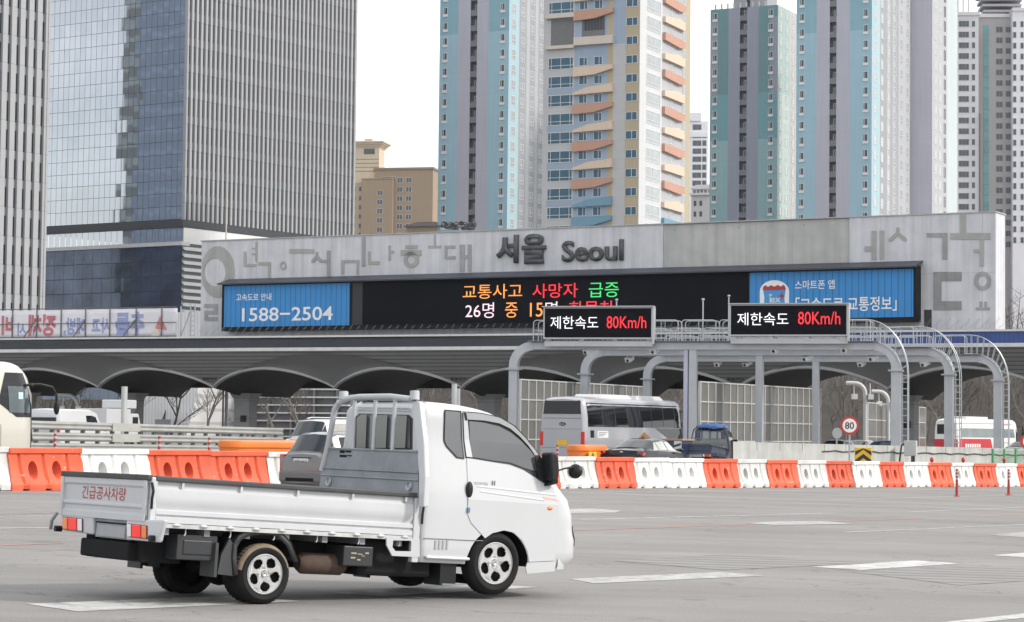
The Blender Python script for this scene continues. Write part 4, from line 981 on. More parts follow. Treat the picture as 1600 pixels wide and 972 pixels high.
ORD = ['first', 'second', 'third', 'fourth', 'fifth', 'sixth', 'seventh', 'eighth', 'ninth', 'tenth', 'eleventh', 'twelfth', 'thirteenth', 'fourteenth', 'fifteenth', 'sixteenth', 'seventeenth', 'eighteenth']
blabel = {0: 'scuffed orange water barrier at the left edge behind the tailgate', 1: 'white water barrier between orange ones left of the truck tailgate lettering', 2: 'orange water barrier directly behind the truck bed, left of another orange one', 3: 'orange water barrier beside the white one by the grey hatchback', 4: 'white water barrier half hidden by the grey hatchback',
          10: 'white water barrier seen behind the round kerb mirror of the truck', 11: 'orange water barrier in front of the dark sedan', 12: 'white water barrier right of the orange one before the dark sedan', 13: 'white water barrier left of the orange one before the blue pickup', 14: 'orange water barrier in front of the blue pickup', 15: 'white water barrier just right of the blue pickup', 16: 'orange water barrier below the green striped wall', 18: 'orange water barrier left of the speed limit sign pole', 19: 'white water barrier below the speed limit sign', 20: 'orange water barrier below the yellow and black chevron box', 26: 'orange water barrier between the two red posts, nearest the left one', 28: 'orange water barrier beyond the right red post'}
used = False; uw = False
no, nw_ = 0, 0
for i in sorted(seq):
    c = BA + BD * (i * LEN + .02)
    kind = seq[i]; pr = proto_o if kind == 'o' else proto_w
    if kind == 'o' and not used: o = pr; used = True
    elif kind == 'w' and not uw: o = pr; uw = True
    else: o = pr.copy(); SC.collection.objects.link(o)
    jit = random.uniform(-.05, .05)
    z = -.0195 * max(-25, min(25, c.x))
    o.location = (c.x + BN.x * jit, c.y + BN.y * jit, z); o.rotation_euler = (0, 0, brz + random.uniform(-.022, .022))
    word = 'orange' if kind == 'o' else 'white'
    if i >= 14: q = (i - 14) // 2; lab = f'{ORD[q]} {word} water barrier counting right from the blue pickup'
    else: lab = f'{word} water barrier in the row hidden behind the truck cab' if 4 < i < 10 else f'{word} water barrier past the left edge of the view'
    tag(o, blabel.get(i, lab), 'barrier', 'water barriers in a row along the lane')

# flexible delineator posts
def delineator(name, base, h, lab, grp):
    t = thing(name, lab, 'post', base, 0, grp)
    RD = M('delineator_red', (.38, .035, .03), .5, var=.12); SV = M('delineator_band', (.50, .47, .46), .4, var=.1)
    mb = MB(); mb.lathe([(.001, 0), (.11, 0), (.10, .03), (.048, .05), (.042, h), (.001, h)], (0, 0, 0), (0, 0, 1), 12); mb.build('post', RD, t, smooth=50)
    for k in range(3): mb = MB(); z = h * (.62 + .13 * k); mb.cyl((0, 0, z), (0, 0, z + h * .055), .0475, 12); mb.build('reflector_band', SV, t)
    return t
for (px, py, ht, lab) in ((1495, 776, .93, 'red post with grey bands on the road before the barriers, left one'), (1576, 774, .93, 'red post with grey bands on the road before the barriers, right one')):
    p = on_ground(px, py); delineator('delineator_post', (p.x, p.y, -.0195 * p.x), ht * 36 / (3600 / p.y) if 0 else .93, lab, 'red posts before the barriers')
for (px, Z, lab) in ((86, 70, 'thin red post behind the barriers beside the cream bus'), (249, 72, 'thin red post behind the barriers under the middle of the guard rail'), (327, 74, 'thin red post behind the barriers near the orange crash cushion'), (871, 88, 'thin red post below the silver coach tail')):
    p = at(px, 690, Z); delineator('delineator_post', (p.x, p.y, G(p.x, p.y)), 1.25, lab, 'red posts behind the barriers')

# ------------------------------------------------------------------ steel guard rail on the left
ra, rb = at(-30, 655, 87), at(441, 669.3, 110)
gr = thing('guard_rail', 'triple beam steel guard rail behind the orange and white barriers', 'guard rail', (ra.x, ra.y, 0), math.atan2(rb.y - ra.y, rb.x - ra.x))
RL = (rb - ra).xy.length
GRY = M('guard_rail_zinc', (.36, .36, .345), .55, .35, var=.14, scale=1.2, streak=.05)
def zt(x): return ra.z + (rb.z - ra.z) * x / RL
for k, dz in enumerate((0, -.44, -.86)):
    pr = [(0, 0), (-.05, -.02), (-.07, -.09), (-.02, -.15), (-.02, -.19), (-.07, -.25), (-.05, -.31), (0, -.33)]
    mb = MB(); mb.grid([[(x, y, zt(x) + dz + z) for y, z in pr] for x in [RL * i / 12 for i in range(13)]]); bm_ = mb.build('rail_beam', GRY, gr, solid=.01, smooth=50)
    mb = MB()
    for i in range(1, 6):
        x = RL * i / 6; mb.box(x - .35, x + .35, -.085, -.06, zt(x) + dz - .32, zt(x) + dz - .01)
    if k < 2: mb = MB(); x = RL * .42; mb.box(x - 1.1, x + 1.1, -.095, -.072, zt(x) + dz - .33, zt(x) + dz); mb.build('splice_plate', M('zinc_pale', (.42, .43, .40), .6, .3, var=.1), bm_)
for i in range(22):
    x = .5 + (RL - 1) * i / 21; c = frame(gr) @ Vector((x, .1, 0)); mb = MB(); mb.box(x - .07, x + .07, .02, .16, G(c.x, c.y) - .1, zt(x) - .08); mb.build('post', M('rail_post', (.13, .13, .13), .7, .2, var=.1), gr)

# ------------------------------------------------------------------ orange crash cushions
def cushion(px0, px1, ytop, Z, lab, chev):
    a, b = at(px0, ytop, Z), at(px1, ytop, Z + (2.2 if chev else 1.5)); t = thing('crash_cushion', lab, 'crash cushion', (a.x, a.y, G(a.x, a.y)), math.atan2(b.y - a.y, b.x - a.x), 'orange crash cushions')
    Ln = (b - a).xy.length; h = a.z - G(a.x, a.y)
    OR = M('cushion_orange', (.80, .20, .025), .45, var=.12, scale=2, streak=.1)
    def out(e, z): 
        w = .45 + e; return [(w - w * math.cos(q), -w * math.sin(q), z) for q in [math.pi * (k / 12 - .5) for k in range(13)]][::-1] + [(Ln, -w, z), (Ln, w, z)]
    def ol(e, z):
        w = .45 + e; s = [(.45 - w * math.cos(R(-80 + 16 * k)), -w * math.sin(R(-80 + 16 * k)), z) for k in range(11)]
        return [(Ln + e, w, z)] + s + [(Ln + e, -w, z)]
    mb = MB(); mb.grid([ol(0, 0), ol(0, h - .20), ol(.02, h - .19)], 0, True, True); mb.build('body', OR if not chev else M('cushion_orange2', (.75, .19, .025), .45, var=.12), t, smooth=40)
    mb = MB(); mb.grid([ol(.04, h - .19), ol(.045, h - .05), ol(.02, h), ol(-.1, h + .02)], 0, True, True); mb.build('lid', OR, t, smooth=40)
    for k in range(3):
        z = h * (.12 + .2 * k); mb = MB(); mb.grid([ol(.004, z), ol(.018, z + .02), ol(.018, z + .05), ol(.004, z + .07)], 0, True); mb.build('rib', OR, t, smooth=30)
    if chev:
        YB_, KB = M('chevron_yellow', (.70, .45, .03), .5, var=.08), M('chevron_black', (.02, .02, .02), .5, var=0)
        mb = MB(); mb.prism([(.0, -.47, .02), (.0, -.47, h - .22), (.95, -.49, h - .22), (.95, -.49, .02)], (0, -.02, 0)); pl = mb.build('chevron_plate', YB_, t)
        mb = MB(); c = .48; H_ = h - .24
        for k in range(-2, 3):
            z0 = .05 + k * .30
            for s in (-1, 1):
                q = [(c, z0 + .30), (c + s * .46, z0 - .22), (c + s * .46, z0 - .06), (c, z0 + .46)]
                q = [(x, max(.03, min(H_, z))) for x, z in q]
                if len(set(q)) == 4: mb.poly([(x, -.495 - .02 * x, z) for x, z in q])
        mb.build('chevron_stripe', KB, pl)
    return t
cushion(347, 455, 688.5, 66, 'orange crash cushion behind the barriers beside the grey hatchback', False)
cushion(900, 928, 696, 84, 'orange crash cushion with chevron plate between the silver coach and the sedan', True)

# ------------------------------------------------------------------ concrete median wall with green stripe
ma, mc = at(1143, 690, 96), at(1640, 702.5, 116)
MD = thing('median_wall', 'low concrete median wall with a green stripe behind the barriers', 'wall', (ma.x, ma.y, 0), math.atan2(mc.y - ma.y, mc.x - ma.x))
ML = (mc - ma).xy.length
MCON = M('median_concrete', (.42, .43, .41), .8, var=.12, scale=1.5, streak=.18)
def mz(x): return ma.z + (mc.z - ma.z) * x / ML
mb = MB(); mb.grid([[(x, .30, 0), (x, .1, .5), (x, .08, mz(x)), (x, -.08, mz(x)), (x, -.1, .5), (x, -.3, -.1)] for x in [ML * i / 20 for i in range(21)]]); mb.build('wall_body', MCON, MD, smooth=20)
mb = MB(); xe = local_hit(frame(MD), 1285, 705, 1, -.1).x
mb.grid([[(x, -.086, mz(x) - .36), (x, -.09, mz(x) - .64)] for x in (.3, xe * .5, xe)]); mb.build('green_stripe', M('stripe_green', (.12, .32, .22), .7, var=.25, scale=2), MD)
mb = MB()
for i in range(1, 16): x = ML * i / 16; mb.box(x - .02, x + .02, -.088, 0, .5, mz(x) - .02)
mb.build('wall_joint', M('median_joint', (.2, .2, .19), .9), MD)  # plain dark grey joint lines along the wall
mb = MB(); mb.tube([(x, -.12, mz(x) - .28 - .06 * math.sin(x * 2.1) ** 2) for x in [xe + (ML - xe) * i / 40 for i in range(41)]], .025, 6); mb.build('cable', INK, MD)
# capped handrail on top of the wall and a control box
for (px, lab) in ((1460, 'red hazard lamp on the barriers left of the gantry ladder'), (1509, 'red hazard lamp behind the barriers beside the left red post'), (1573, 'red hazard lamp behind the barriers beside the right red post')):
    p = at(px - 4, 722, 101 if px < 1500 else 103.5 if px < 1540 else 108); t = thing('hazard_lamp', lab, 'hazard lamp', (p.x, p.y, G(p.x, p.y)), 0, 'red hazard lamps behind the barriers')
    mb = MB(); mb.cyl((0, 0, 0), (0, 0, p.z - G(p.x, p.y)), .04, 8); mb.build('stand', INK, t)
    mb = MB(); mb.ell((0, 0, p.z - G(p.x, p.y) + .10), .085, .085, .12); mb.build('lamp', M('hazard_red', (.50, .03, .03), .4, var=.1), t, smooth=60)
cb = thing('control_box', 'small grey cable box on the median wall beside the gantry post', 'control box', at(1424, 706, 105).xy.to_3d(), -R(20))
q = at(1424, 704, 105); mb = MB(); mb.box(-.28, .28, -.35, .0, q.z - .25, q.z + .45); mb.build('cabinet', M('cabinet_grey', (.45, .46, .46), .5), cb, bevel=.03); mb = MB(); mb.tube([(-.5, -.2, q.z - .5), (-.4, -.3, q.z + .2), (-.2, -.3, q.z + .4)], .04, 6); mb.tube([(.1, -.36, q.z - .6), (.1, -.36, q.z - .25)], .05, 6); mb.box(.02, .18, -.2, -.1, 0, q.z - .25); mb.build('conduit', INK, cb)
# yellow-black chevron block
p = at(1349, 710, 97); ch = thing('chevron_block', 'yellow and black chevron marker block under the speed limit sign', 'marker', (p.x, p.y, G(p.x, p.y)), -R(8))
h = at(1349, 698.5, 97).z - G(p.x, p.y); w_ = .36
mb = MB(); mb.box(-w_, w_, 0, .5, 0, h); mb.build('body', MATS['chevron_yellow'], ch, bevel=.05, seg=3)
mb = MB()
for k in range(-3, 6):
    z0 = k * .36
    for s in (-1, 1):
        q = [(0, z0 + .34), (s * (w_ - .02), z0 + .08), (s * (w_ - .02), z0 + .26), (0, z0 + .52)]
        q = [(x, max(.03, min(h - .05, z))) for x, z in q]
        if len(set(q)) == 4: mb.poly([(x, -.006, z) for x, z in q])
mb.build('stripe', MATS['chevron_black'], ch)
# speed limit sign 80
p = at(1327.5, 665, 98.5); zz = G(p.x, p.y); sg = thing('speed_sign', 'round 80 speed limit sign with red rim on a grey pole', 'road sign', (p.x, p.y, zz), -R(6)); h = p.z - zz; r = 14.3 * 98.5 / 3600
mb = MB(); mb.cyl((0, .06, 0), (0, .06, h + .2), .04, 10); mb.build('pole', GALV, sg, smooth=60)
mb = MB(); mb.lathe([(.001, .03), (r, .03), (r, 0), (.001, 0)], (0, 0, h), (0, 1, 0), 40); pl = mb.build('sign_plate', M('sign_red', (.48, .03, .035), .4, var=.03), sg)
mb = MB(); mb.lathe([(.001, 0), (r * .76, 0), (r * .76, .012), (.001, .012)], (0, -.012, h), (0, 1, 0), 40); mb.build('sign_face', M('sign_white', (.80, .80, .80), .4, var=.02), pl)
text('sign_number', '80', TR(-r * .50, -.016, h - r * .38), r * .98, r * .76, INK, pl, bold=.015)
p = at(1308, 677, 118); zz = G(p.x, p.y); t = thing('round_sign', 'back of a grey round road sign left of the speed limit sign', 'road sign', (p.x, p.y, zz), R(20)); mb = MB(); mb.cyl((0, .05, 0), (0, .05, p.z - zz), .04, 8); mb.build('pole', GALV, t); mb = MB(); mb.lathe([(.001, .02), (.28, .02), (.28, 0), (.001, 0)], (0, 0, p.z - zz), (0, 1, 0), 28); mb.build('sign_plate', M('sign_back', (.30, .31, .32), .5, .3), t)
p = at(1601, 693, 114); zz = G(p.x, p.y); t = thing('road_sign_cluster', 'red rimmed round sign above a small white plate at the right edge', 'road sign', (p.x, p.y, zz), 0); h = at(1601, 690, 114).z - zz
mb = MB(); mb.cyl((.2, .06, 0), (.2, .06, h + .4), .04, 8); mb.build('pole', GALV, t); mb = MB(); mb.lathe([(.001, .02), (.42, .02), (.42, 0), (.001, 0)], (.2, 0, h), (0, 1, 0), 32); pl = mb.build('sign_plate', MATS['sign_red'], t); mb = MB(); mb.lathe([(.001, 0), (.29, 0), (.001, .01)], (.2, -.012, h), (0, 1, 0), 32); mb.build('sign_face', MATS['sign_white'], pl)
z2 = at(1601, 717, 114).z - zz; mb = MB(); mb.box(-.12, .6, -.02, .02, z2 - .2, z2 + .2); pl = mb.build('lower_plate', M('plate_navy', (.06, .09, .2), .5), t); mb = MB(); mb.box(-.09, .57, -.03, -.018, z2 - .17, z2 + .17); mb.build('plate_face', MATS['sign_white'], pl)
# green wire fence panel on the right
ga, gb = at(1551, 700, 109), at(1604, 702, 114); gf = thing('green_fence', 'short green wire fence beside the right gantry post', 'fence', (ga.x, ga.y, G(ga.x, ga.y)), math.atan2(gb.y - ga.y, gb.x - ga.x)); GLn = (gb - ga).xy.length; GRN = M('fence_green', (.06, .30, .12), .5, var=.1); h = at(1551, 689, 109).z
for k in range(4): x = GLn * k / 3; mb = MB(); mb.cyl((x, 0, 0), (x, 0, h), .06, 8); mb.build('post', GRN, gf)
mb = MB()
for k in range(34): mb.cyl((GLn * k / 33, 0, .1), (GLn * k / 33, 0, h - .08), .007, 4)
for k in range(5): mb.cyl((0, 0, .15 + (h - .25) * k / 4), (GLn, 0, .15 + (h - .25) * k / 4), .010, 4)
mb.build('mesh_panel', GRN, gf)

# ------------------------------------------------------------------ speed camera gantries
GS = M('gantry_steel', (.44, .46, .49), .45, .3, var=.08, scale=1.5, streak=.05)
ROT = ['front', 'middle', 'rear']
def gantry(pl, zl, pr, zr_, ytl, ytr, pm, idx, lab):
    A, B_ = at(pl, ytl, zl), at(pr, ytr, zr_); ang = math.atan2(B_.y - A.y, B_.x - A.x); Ln = (B_ - A).xy.length
    t = thing('camera_gantry', lab, 'gantry', (A.x, A.y, 0), ang, 'speed camera gantries before the toll gate'); FM = frame(t)
    ztp = (A.z + B_.z) / 2; pw = .22; rad = 1.05; dp = .22
    def leg(x, s):
        path = [(x, -.1)] + [(x, ztp - rad - .2 - .2)] + [(x - s * -1 * 0 + s * (rad - rad * math.cos(a)), ztp - .2 - rad + rad * math.sin(a)) for a in [math.pi / 2 * k / 8 for k in range(9)]]
        path = [(x, -.1), (x, ztp - .2 - rad)] + [(x + s * rad * (1 - math.cos(a)), ztp - .2 - rad + rad * math.sin(a)) for a in [math.pi / 2 * k / 9 for k in range(1, 10)]]
        mb = MB(); rows = []
        for i, (px_, pz_) in enumerate(path):
            a = 0 if i < 2 else math.pi / 2 * (i - 1) / 9
            nx_, nz_ = math.cos(a), -math.sin(a) * s * -1
            nx_, nz_ = -s * math.cos(a), math.sin(a)
            rows.append([(px_ + nx_ * pw, -dp, pz_ + nz_ * pw), (px_ + nx_ * pw, dp, pz_ + nz_ * pw), (px_ - nx_ * pw, dp, pz_ - nz_ * pw), (px_ - nx_ * pw, -dp, pz_ - nz_ * pw)])
        mb.grid(rows, 0, True, True); lg = mb.build('leg', GS, t, smooth=30)
        mb = MB(); zf = ztp - .2 - rad - .15
        mb.box(x - .36, x + .36, -.36, .36, zf - .035, zf - .003); mb.box(x - .36, x + .36, -.36, .36, zf + .003, zf + .035); mb.build('flange', GS, lg)
    leg(0, 1); leg(Ln, -1)
    mb = MB(); mb.box(rad, Ln - rad, -dp, dp, ztp - .39, ztp - .01); mb.build('beam', GS, t, bevel=.02)
    mb = MB(); mb.box(rad - .2, Ln - rad + .2, -.55, .55, ztp + .02, ztp + .06); mb.build('walkway', M('walkway_grey', (.22, .23, .25), .6, .3, var=.1), t)
    xm = local_hit(FM, pm, 600, 1, 0).x; mb = MB(); mb.box(xm - .19, xm + .19, -.20, .20, -.1, ztp - .392); mb.build('leg', GS, t, bevel=.015)
    if idx == 0: mb = MB(); mb.box(xm - .47, xm - .25, -.16, .16, -.1, ztp - .392); mb.build('leg', M('gantry_lavender', (.46, .46, .58), .5, .2, var=.08), t, bevel=.015)
    # hooped railings
    x = rad + .1; n = 0
    RLG = M('railing_grey', (.44, .46, .48), .45, .4, var=.05)
    while x < Ln - rad - .6:
        w = 1.75
        for y in (-.52, .52):
            hgt = 1.1; r = .16; P = [(x, y, ztp + .05)] + [(x + r - r * math.cos(R(30 * k)), y, ztp + hgt - r + r * math.sin(R(30 * k))) for k in range(4)] + [(x + w - r + r * math.sin(R(30 * k)), y, ztp + hgt - r + r * math.cos(R(30 * k))) for k in range(4)] + [(x + w, y, ztp + .05)]
            mb = MB(); mb.tube(P, .028, 6); mb.tube([(x, y, ztp + .58), (x + w, y, ztp + .58)], .02, 5)
            for k in range(1, 4): mb.tube([(x + w * k / 4, y, ztp + .05), (x + w * k / 4, y, ztp + (.58 if k % 2 else hgt))], .018, 5)
            mb.build('railing', RLG, t)
        x += w + .18
    # ladder with curved cage at the right hand leg
    def arc(r, cx, cz, y): return [(cx + r * math.sin(R(10 * k)), y, cz + r * math.cos(R(10 * k))) for k in range(10)]
    zv = ztp - 1.6; w_l = .30
    def inner(k): a = R(10 * k); return Ln - 1.45 + 1.75 * math.sin(a), zv + (ztp + .08 - zv) * math.cos(a)
    def outer(k): a = R(10 * k); return Ln - 1.45 + (1.75 + w_l) * math.sin(a), zv + (ztp + 1.12 - zv) * math.cos(a)
    lad = MB()
    for y in (-.28, .28):
        for fn_, x0_ in ((inner, 0), (outer, -.9)): lad.tube([(Ln - 1.45 + x0_ - .3, y, fn_(0)[1])] + [(fn_(k)[0], y, fn_(k)[1]) for k in range(10)] + [(fn_(9)[0], y, .9)], .027, 6)
    ld = lad.build('ladder', RLG, t, smooth=60)
    rg = MB(); z = 1.1
    while z < zv + .1:
        for y in (-.28, .28): rg.tube([(inner(9)[0], y, z), (outer(9)[0], y, z)], .018, 5)
        z += .33
    for k in range(0, 9):
        for y in (-.28, .28): rg.tube([(inner(k)[0], y, inner(k)[1]), (outer(k)[0], y, outer(k)[1])], .018, 5)
    rg.build('ladder_rungs', RLG, ld, kind='stuff')
    for xa in (Ln * .27 if idx == 0 else Ln * .4, Ln * .5 + .3 * idx):
        mb = MB(); mb.cyl((xa, .5, ztp), (xa, .5, ztp + (2.9 if idx else 2.2)), .035, 6); mb.ell((xa, .5, ztp + (2.9 if idx else 2.2)), .09, .09, .06, 8, 5); mb.build('lightning_rod', RLG, t)
    return t, FM, ztp, Ln
g1 = gantry(803.5, 119, 1400, 114, 535.5, 534, 1083, 0, 'nearest steel camera gantry, with both limit displays on its beam')
g2 = gantry(915, 128, 1483, 121, 546, 543, 1187, 1, 'second steel camera gantry, directly behind the one with the displays')
g3 = gantry(1012, 134.5, 1559, 128.5, 556, 554, 1275, 2, 'farthest steel camera gantry, closest to the toll gate')
def vms(px0, py0, px1, py1, lab, tpx):
    t0, FM, ztp, Ln = g1
    yo = -.75
    a = local_hit(FM, px0, py1, 1, yo); b = local_hit(FM, px1, py0, 1, yo)
    o = thing('limit_display', lab, 'display', FM @ Vector((a.x, yo, 0)), t0.rotation_euler.z, 'speed limit displays on the gantry'); w = b.x - a.x; z0, z1 = a.z, b.z
    CS = M('display_case', (.46, .47, .48), .4, .3, var=.06)
    mb = MB(); mb.box(0, w, .0, .62, z0, z1); cs = mb.build('case', CS, o, bevel=.02)
    mb = MB(); mb.box(.08, w - .11, -.012, .01, z0 + .09, z1 - .07); fc = mb.build('led_face', M('display_black', (.008, .008, .012), .6, var=.2, scale=9, spec=.06), o)
    mb = MB(); mb.box(-.04, w + .04, -.22, .3, z1, z1 + .05); mb.box(w - .06, w + .03, -.1, .25, z0 - 1.25 + 1.0, z1); mb.build('visor', CS, o)
    mb = MB(); mb.box(.05, w - .05, .12, .3, z0 - .36, z0 - .10); mb.build('bracket_beam', CS, o)
    for k in range(4): mb = MB(); x = .25 + (w - .5) * k / 3; mb.box(x - .12, x + .12, .1, .55, ztp + .05, z0 + .01); mb.build('bracket', CS, o)
    def tx(body, x0, y0, x1, y1, mt, bold): 
        p = local_hit(FM, x0, y1, 1, yo); q = local_hit(FM, x1, y0, 1, yo); text('display_text', body, TR(p.x - a.x, -.016, p.z), q.x - p.x, q.z - p.z, mt, fc, bold=bold)
    LW = led('led_white', (.9, .9, .95), .42)
    (wx0, wy0, wx1, wy1), (rx0, ry0, rx1, ry1) = tpx
    tx('제한속도', wx0, wy0, wx1, wy1, LW, .0); tx('80Km/h', rx0, ry0, rx1, ry1, LR, .0)
vms(848.5, 479.5, 1021, 530, 'lit display reading 80Km/h over the silver coach', ((860, 494, 935, 514), (948, 494, 1010, 513)))
vms(1139.5, 475, 1326, 525.5, 'lit display reading 80Km/h in front of the right blue panel', ((1152, 488.5, 1232, 508.5), (1247, 487, 1313, 507)))
def camera(px, py, Z, gname, hang, lab):
    p = at(px, py, Z); t = thing('traffic_camera', lab, 'camera', p, R(150 + random.uniform(-15, 15)), 'traffic cameras under the gantries')
    mb = MB(); mb.prism([(-.16, -.28, -.11), (.16, -.28, -.11), (.16, -.28, .10), (-.16, -.28, .10)], (0, .62, 0)); mb.build('camera_body', M('camera_white', (.62, .63, .63), .4, var=.05), t, bevel=.02); t.rotation_euler = (R(-18), 0, t.rotation_euler.z)
    mb = MB(); mb.box(-.19, .19, -.34, .36, .11, .135); mb.build('sun_shield', MATS['camera_white'], t)
    mb = MB(); mb.lathe([(.001, .03), (.07, .03), (.08, 0)], (0, .35, 0), (0, 1, 0), 12); mb.build('lens', INK, t)
    mb = MB(); mb.tube([(0, -.05, .12), (0, -.05, .12 + hang)], .035, 6); mb.build('bracket', GS, t)
cl_ = [(921, 548, 118, .3), (1023, 547.5, 117.3, .3), (984, 561, 127.3, .4), (1076, 568, 133.8, .45), (1122, 568, 133.4, .4), (1168, 568, 133, .45), (1213, 546, 115.6, .3), (1321, 545, 114.7, .3), (1262, 559, 123.8, .4), (1347, 568, 130.8, .45), (1365, 559, 122.5, .4), (1446, 568, 129.6, .45)]
PLC = ['left of the first display middle', 'under the right end of the left display', 'hanging beneath the second gantry above the silver coach', 'left of the central post', 'just right of the central post', 'left of the second gantry middle post', 'under the left part of the right display', 'under the right end of the right display', 'hanging at the second gantry right of its middle post', 'hanging low under the farthest gantry above the speed sign', 'under the second gantry left of the big right leg', 'under the farthest gantry between the two right legs']
for (c, w) in zip(cl_, PLC): camera(c[0], c[1], c[2], '', c[3], 'white camera box ' + w)

# ------------------------------------------------------------------ framed noise screens between the lanes
def screen_wall(pa, ya, za, pb, yb, zb, lab, n, nrow=4, grp='framed noise screens under the canopy'):
    a, b = at(pa, ya, za), at(pb, yb, zb); t = thing('noise_screen', lab, 'noise screen', (a.x, a.y, G(a.x, a.y)), math.atan2(b.y - a.y, b.x - a.x), grp); Ln = (b - a).xy.length; h = (a.z + b.z) / 2 - G(a.x, a.y)
    def top(x): return a.z + (b.z - a.z) * x / Ln - G(a.x, a.y)
    mb = MB(); mb.grid([[(x, .02, .2), (x, .02, top(x) - .05)] for x in (0, Ln)]); mb.build('screen_panel', M('screen_grey', (.165, .16, .15), .25, var=.14, scale=.8, spec=.6), t, solid=.02)
    FRW = M('screen_frame', (.52, .53, .52), .5, .2, var=.08)
    for i in range(n + 1): x = Ln * i / n; mb = MB(); mb.box(x - .05, x + .05, -.05, .09, 0, top(x) + .04); mb.build('mullion', FRW, t)
    for j in range(nrow + 1):
        z = .3 + (h - .3) * j / nrow; mb = MB(); mb.prism([(0, -.04, z * top(0) / h - .035), (0, -.04, z * top(0) / h + .035), (Ln, -.04, z * top(Ln) / h + .035), (Ln, -.04, z * top(Ln) / h - .035)], (0, .12, 0)); mb.build('transom', FRW, t)
    return t
screen_wall(813, 593, 121, 1006, 604.5, 139, 'long grey framed noise screen behind the silver coach', 18)
screen_wall(1094, 596.5, 122, 1282, 608.5, 140, 'grey framed noise screen right of the blue pickup', 18)
screen_wall(1356, 629, 186, 1446, 637, 205, 'short grey framed noise screen beyond the toll gate right of the speed sign', 8, 3)
# ------------------------------------------------------------------ high buildings behind the gate
def V2(th): return Vector((math.cos(th), -math.sin(th), 0)), Vector((math.sin(th), math.cos(th), 0))
class Tower:
    """local frame: near corner at the origin, front face y=0 running to -x, side face x=0 running to +y"""
    def __init__(s, name, lab, cat, cpx, cpy, Z, th):
        p = at(cpx, cpy, Z); s.root = thing(name, lab, cat, (p.x, p.y, 0), -th); s.M = frame(s.root)
    def f(s, px, py, y=0.0): return local_hit(s.M, px, py, 1, y)
    def d(s, px, py, x=0.0): return local_hit(s.M, px, py, 0, x)
def wall_bands(T, xs, zs, cols, name='wall', front=True, off=0.0):
    """xs: edges along the face, zs: level edges, cols[j][i]: material of band j strip i"""
    mats = []; mb = MB()
    for j in range(len(zs) - 1):
        for i in range(len(xs) - 1):
            c = cols[j][i]
            if c is None: continue
            if c not in mats: mats.append(c)
            a, b, z0, z1 = xs[i], xs[i + 1], zs[j], zs[j + 1]
            P = [(a, off, z0), (b, off, z0), (b, off, z1), (a, off, z1)] if front else [(off, a, z0), (off, b, z0), (off, b, z1), (off, a, z1)]
            mb.poly(P, mats.index(c))
    return mb.build(name, mats, T.root)
WFR = M('window_frame_white', (.66, .67, .68), .5, var=0)
def glass(name, col, rough=.06): return M(name, col, rough, var=.25, scale=.35, spec=.5, coat=0)
GL1 = glass('tower_glass', (.07, .085, .095)); GLB = glass('tower_glass_blue', (.035, .11, .17)); GLW = M('tower_glass_glare', (.42, .44, .44), .15, var=.25, scale=.4, spec=1, coat=1)  # GLW: sun reflected by the side windows is put into the glass colour
def window_mesh(w, h, gl, fr=WFR, bars=(.5,), sill=0.0, hb=()):
    """window facing -y, centred on x, bottom at z=0: frame, glass, bars"""
    mb = MB(); t = .07; d = .06
    mb.box(-w / 2, w / 2, -d, -.002, 0, t); mb.box(-w / 2, w / 2, -d, -.002, h - t, h); mb.box(-w / 2, -w / 2 + t, -d, -.002, t, h - t); mb.box(w / 2 - t, w / 2, -d, -.002, t, h - t)
    for b in bars: x = -w / 2 + w * b; mb.box(x - t / 2, x + t / 2, -d + .005, -.004, t, h - t)
    for b in hb: mb.box(-w / 2 + t, w / 2 - t, -d + .007, -.006, h * b - t / 2, h * b + t / 2)
    mb.poly([(-w / 2 + t, -.015, t), (w / 2 - t, -.015, t), (w / 2 - t, -.015, h - t), (-w / 2 + t, -.015, h - t)], 1)
    if sill: mb.box(-w / 2 - .05, w / 2 + .05, -.16, -.003, -.45, -.02, 0)
    me_o = mb.build('window', [fr, gl]); me = me_o.data; bpy.data.objects.remove(me_o, do_unlink=True); return me
FRW_ = math.pi / 2
def paint(name, col): return M(name, col, .75, var=.045, scale=.12, lines=1.4, linew=.05, linecol=.90, streak=.05)
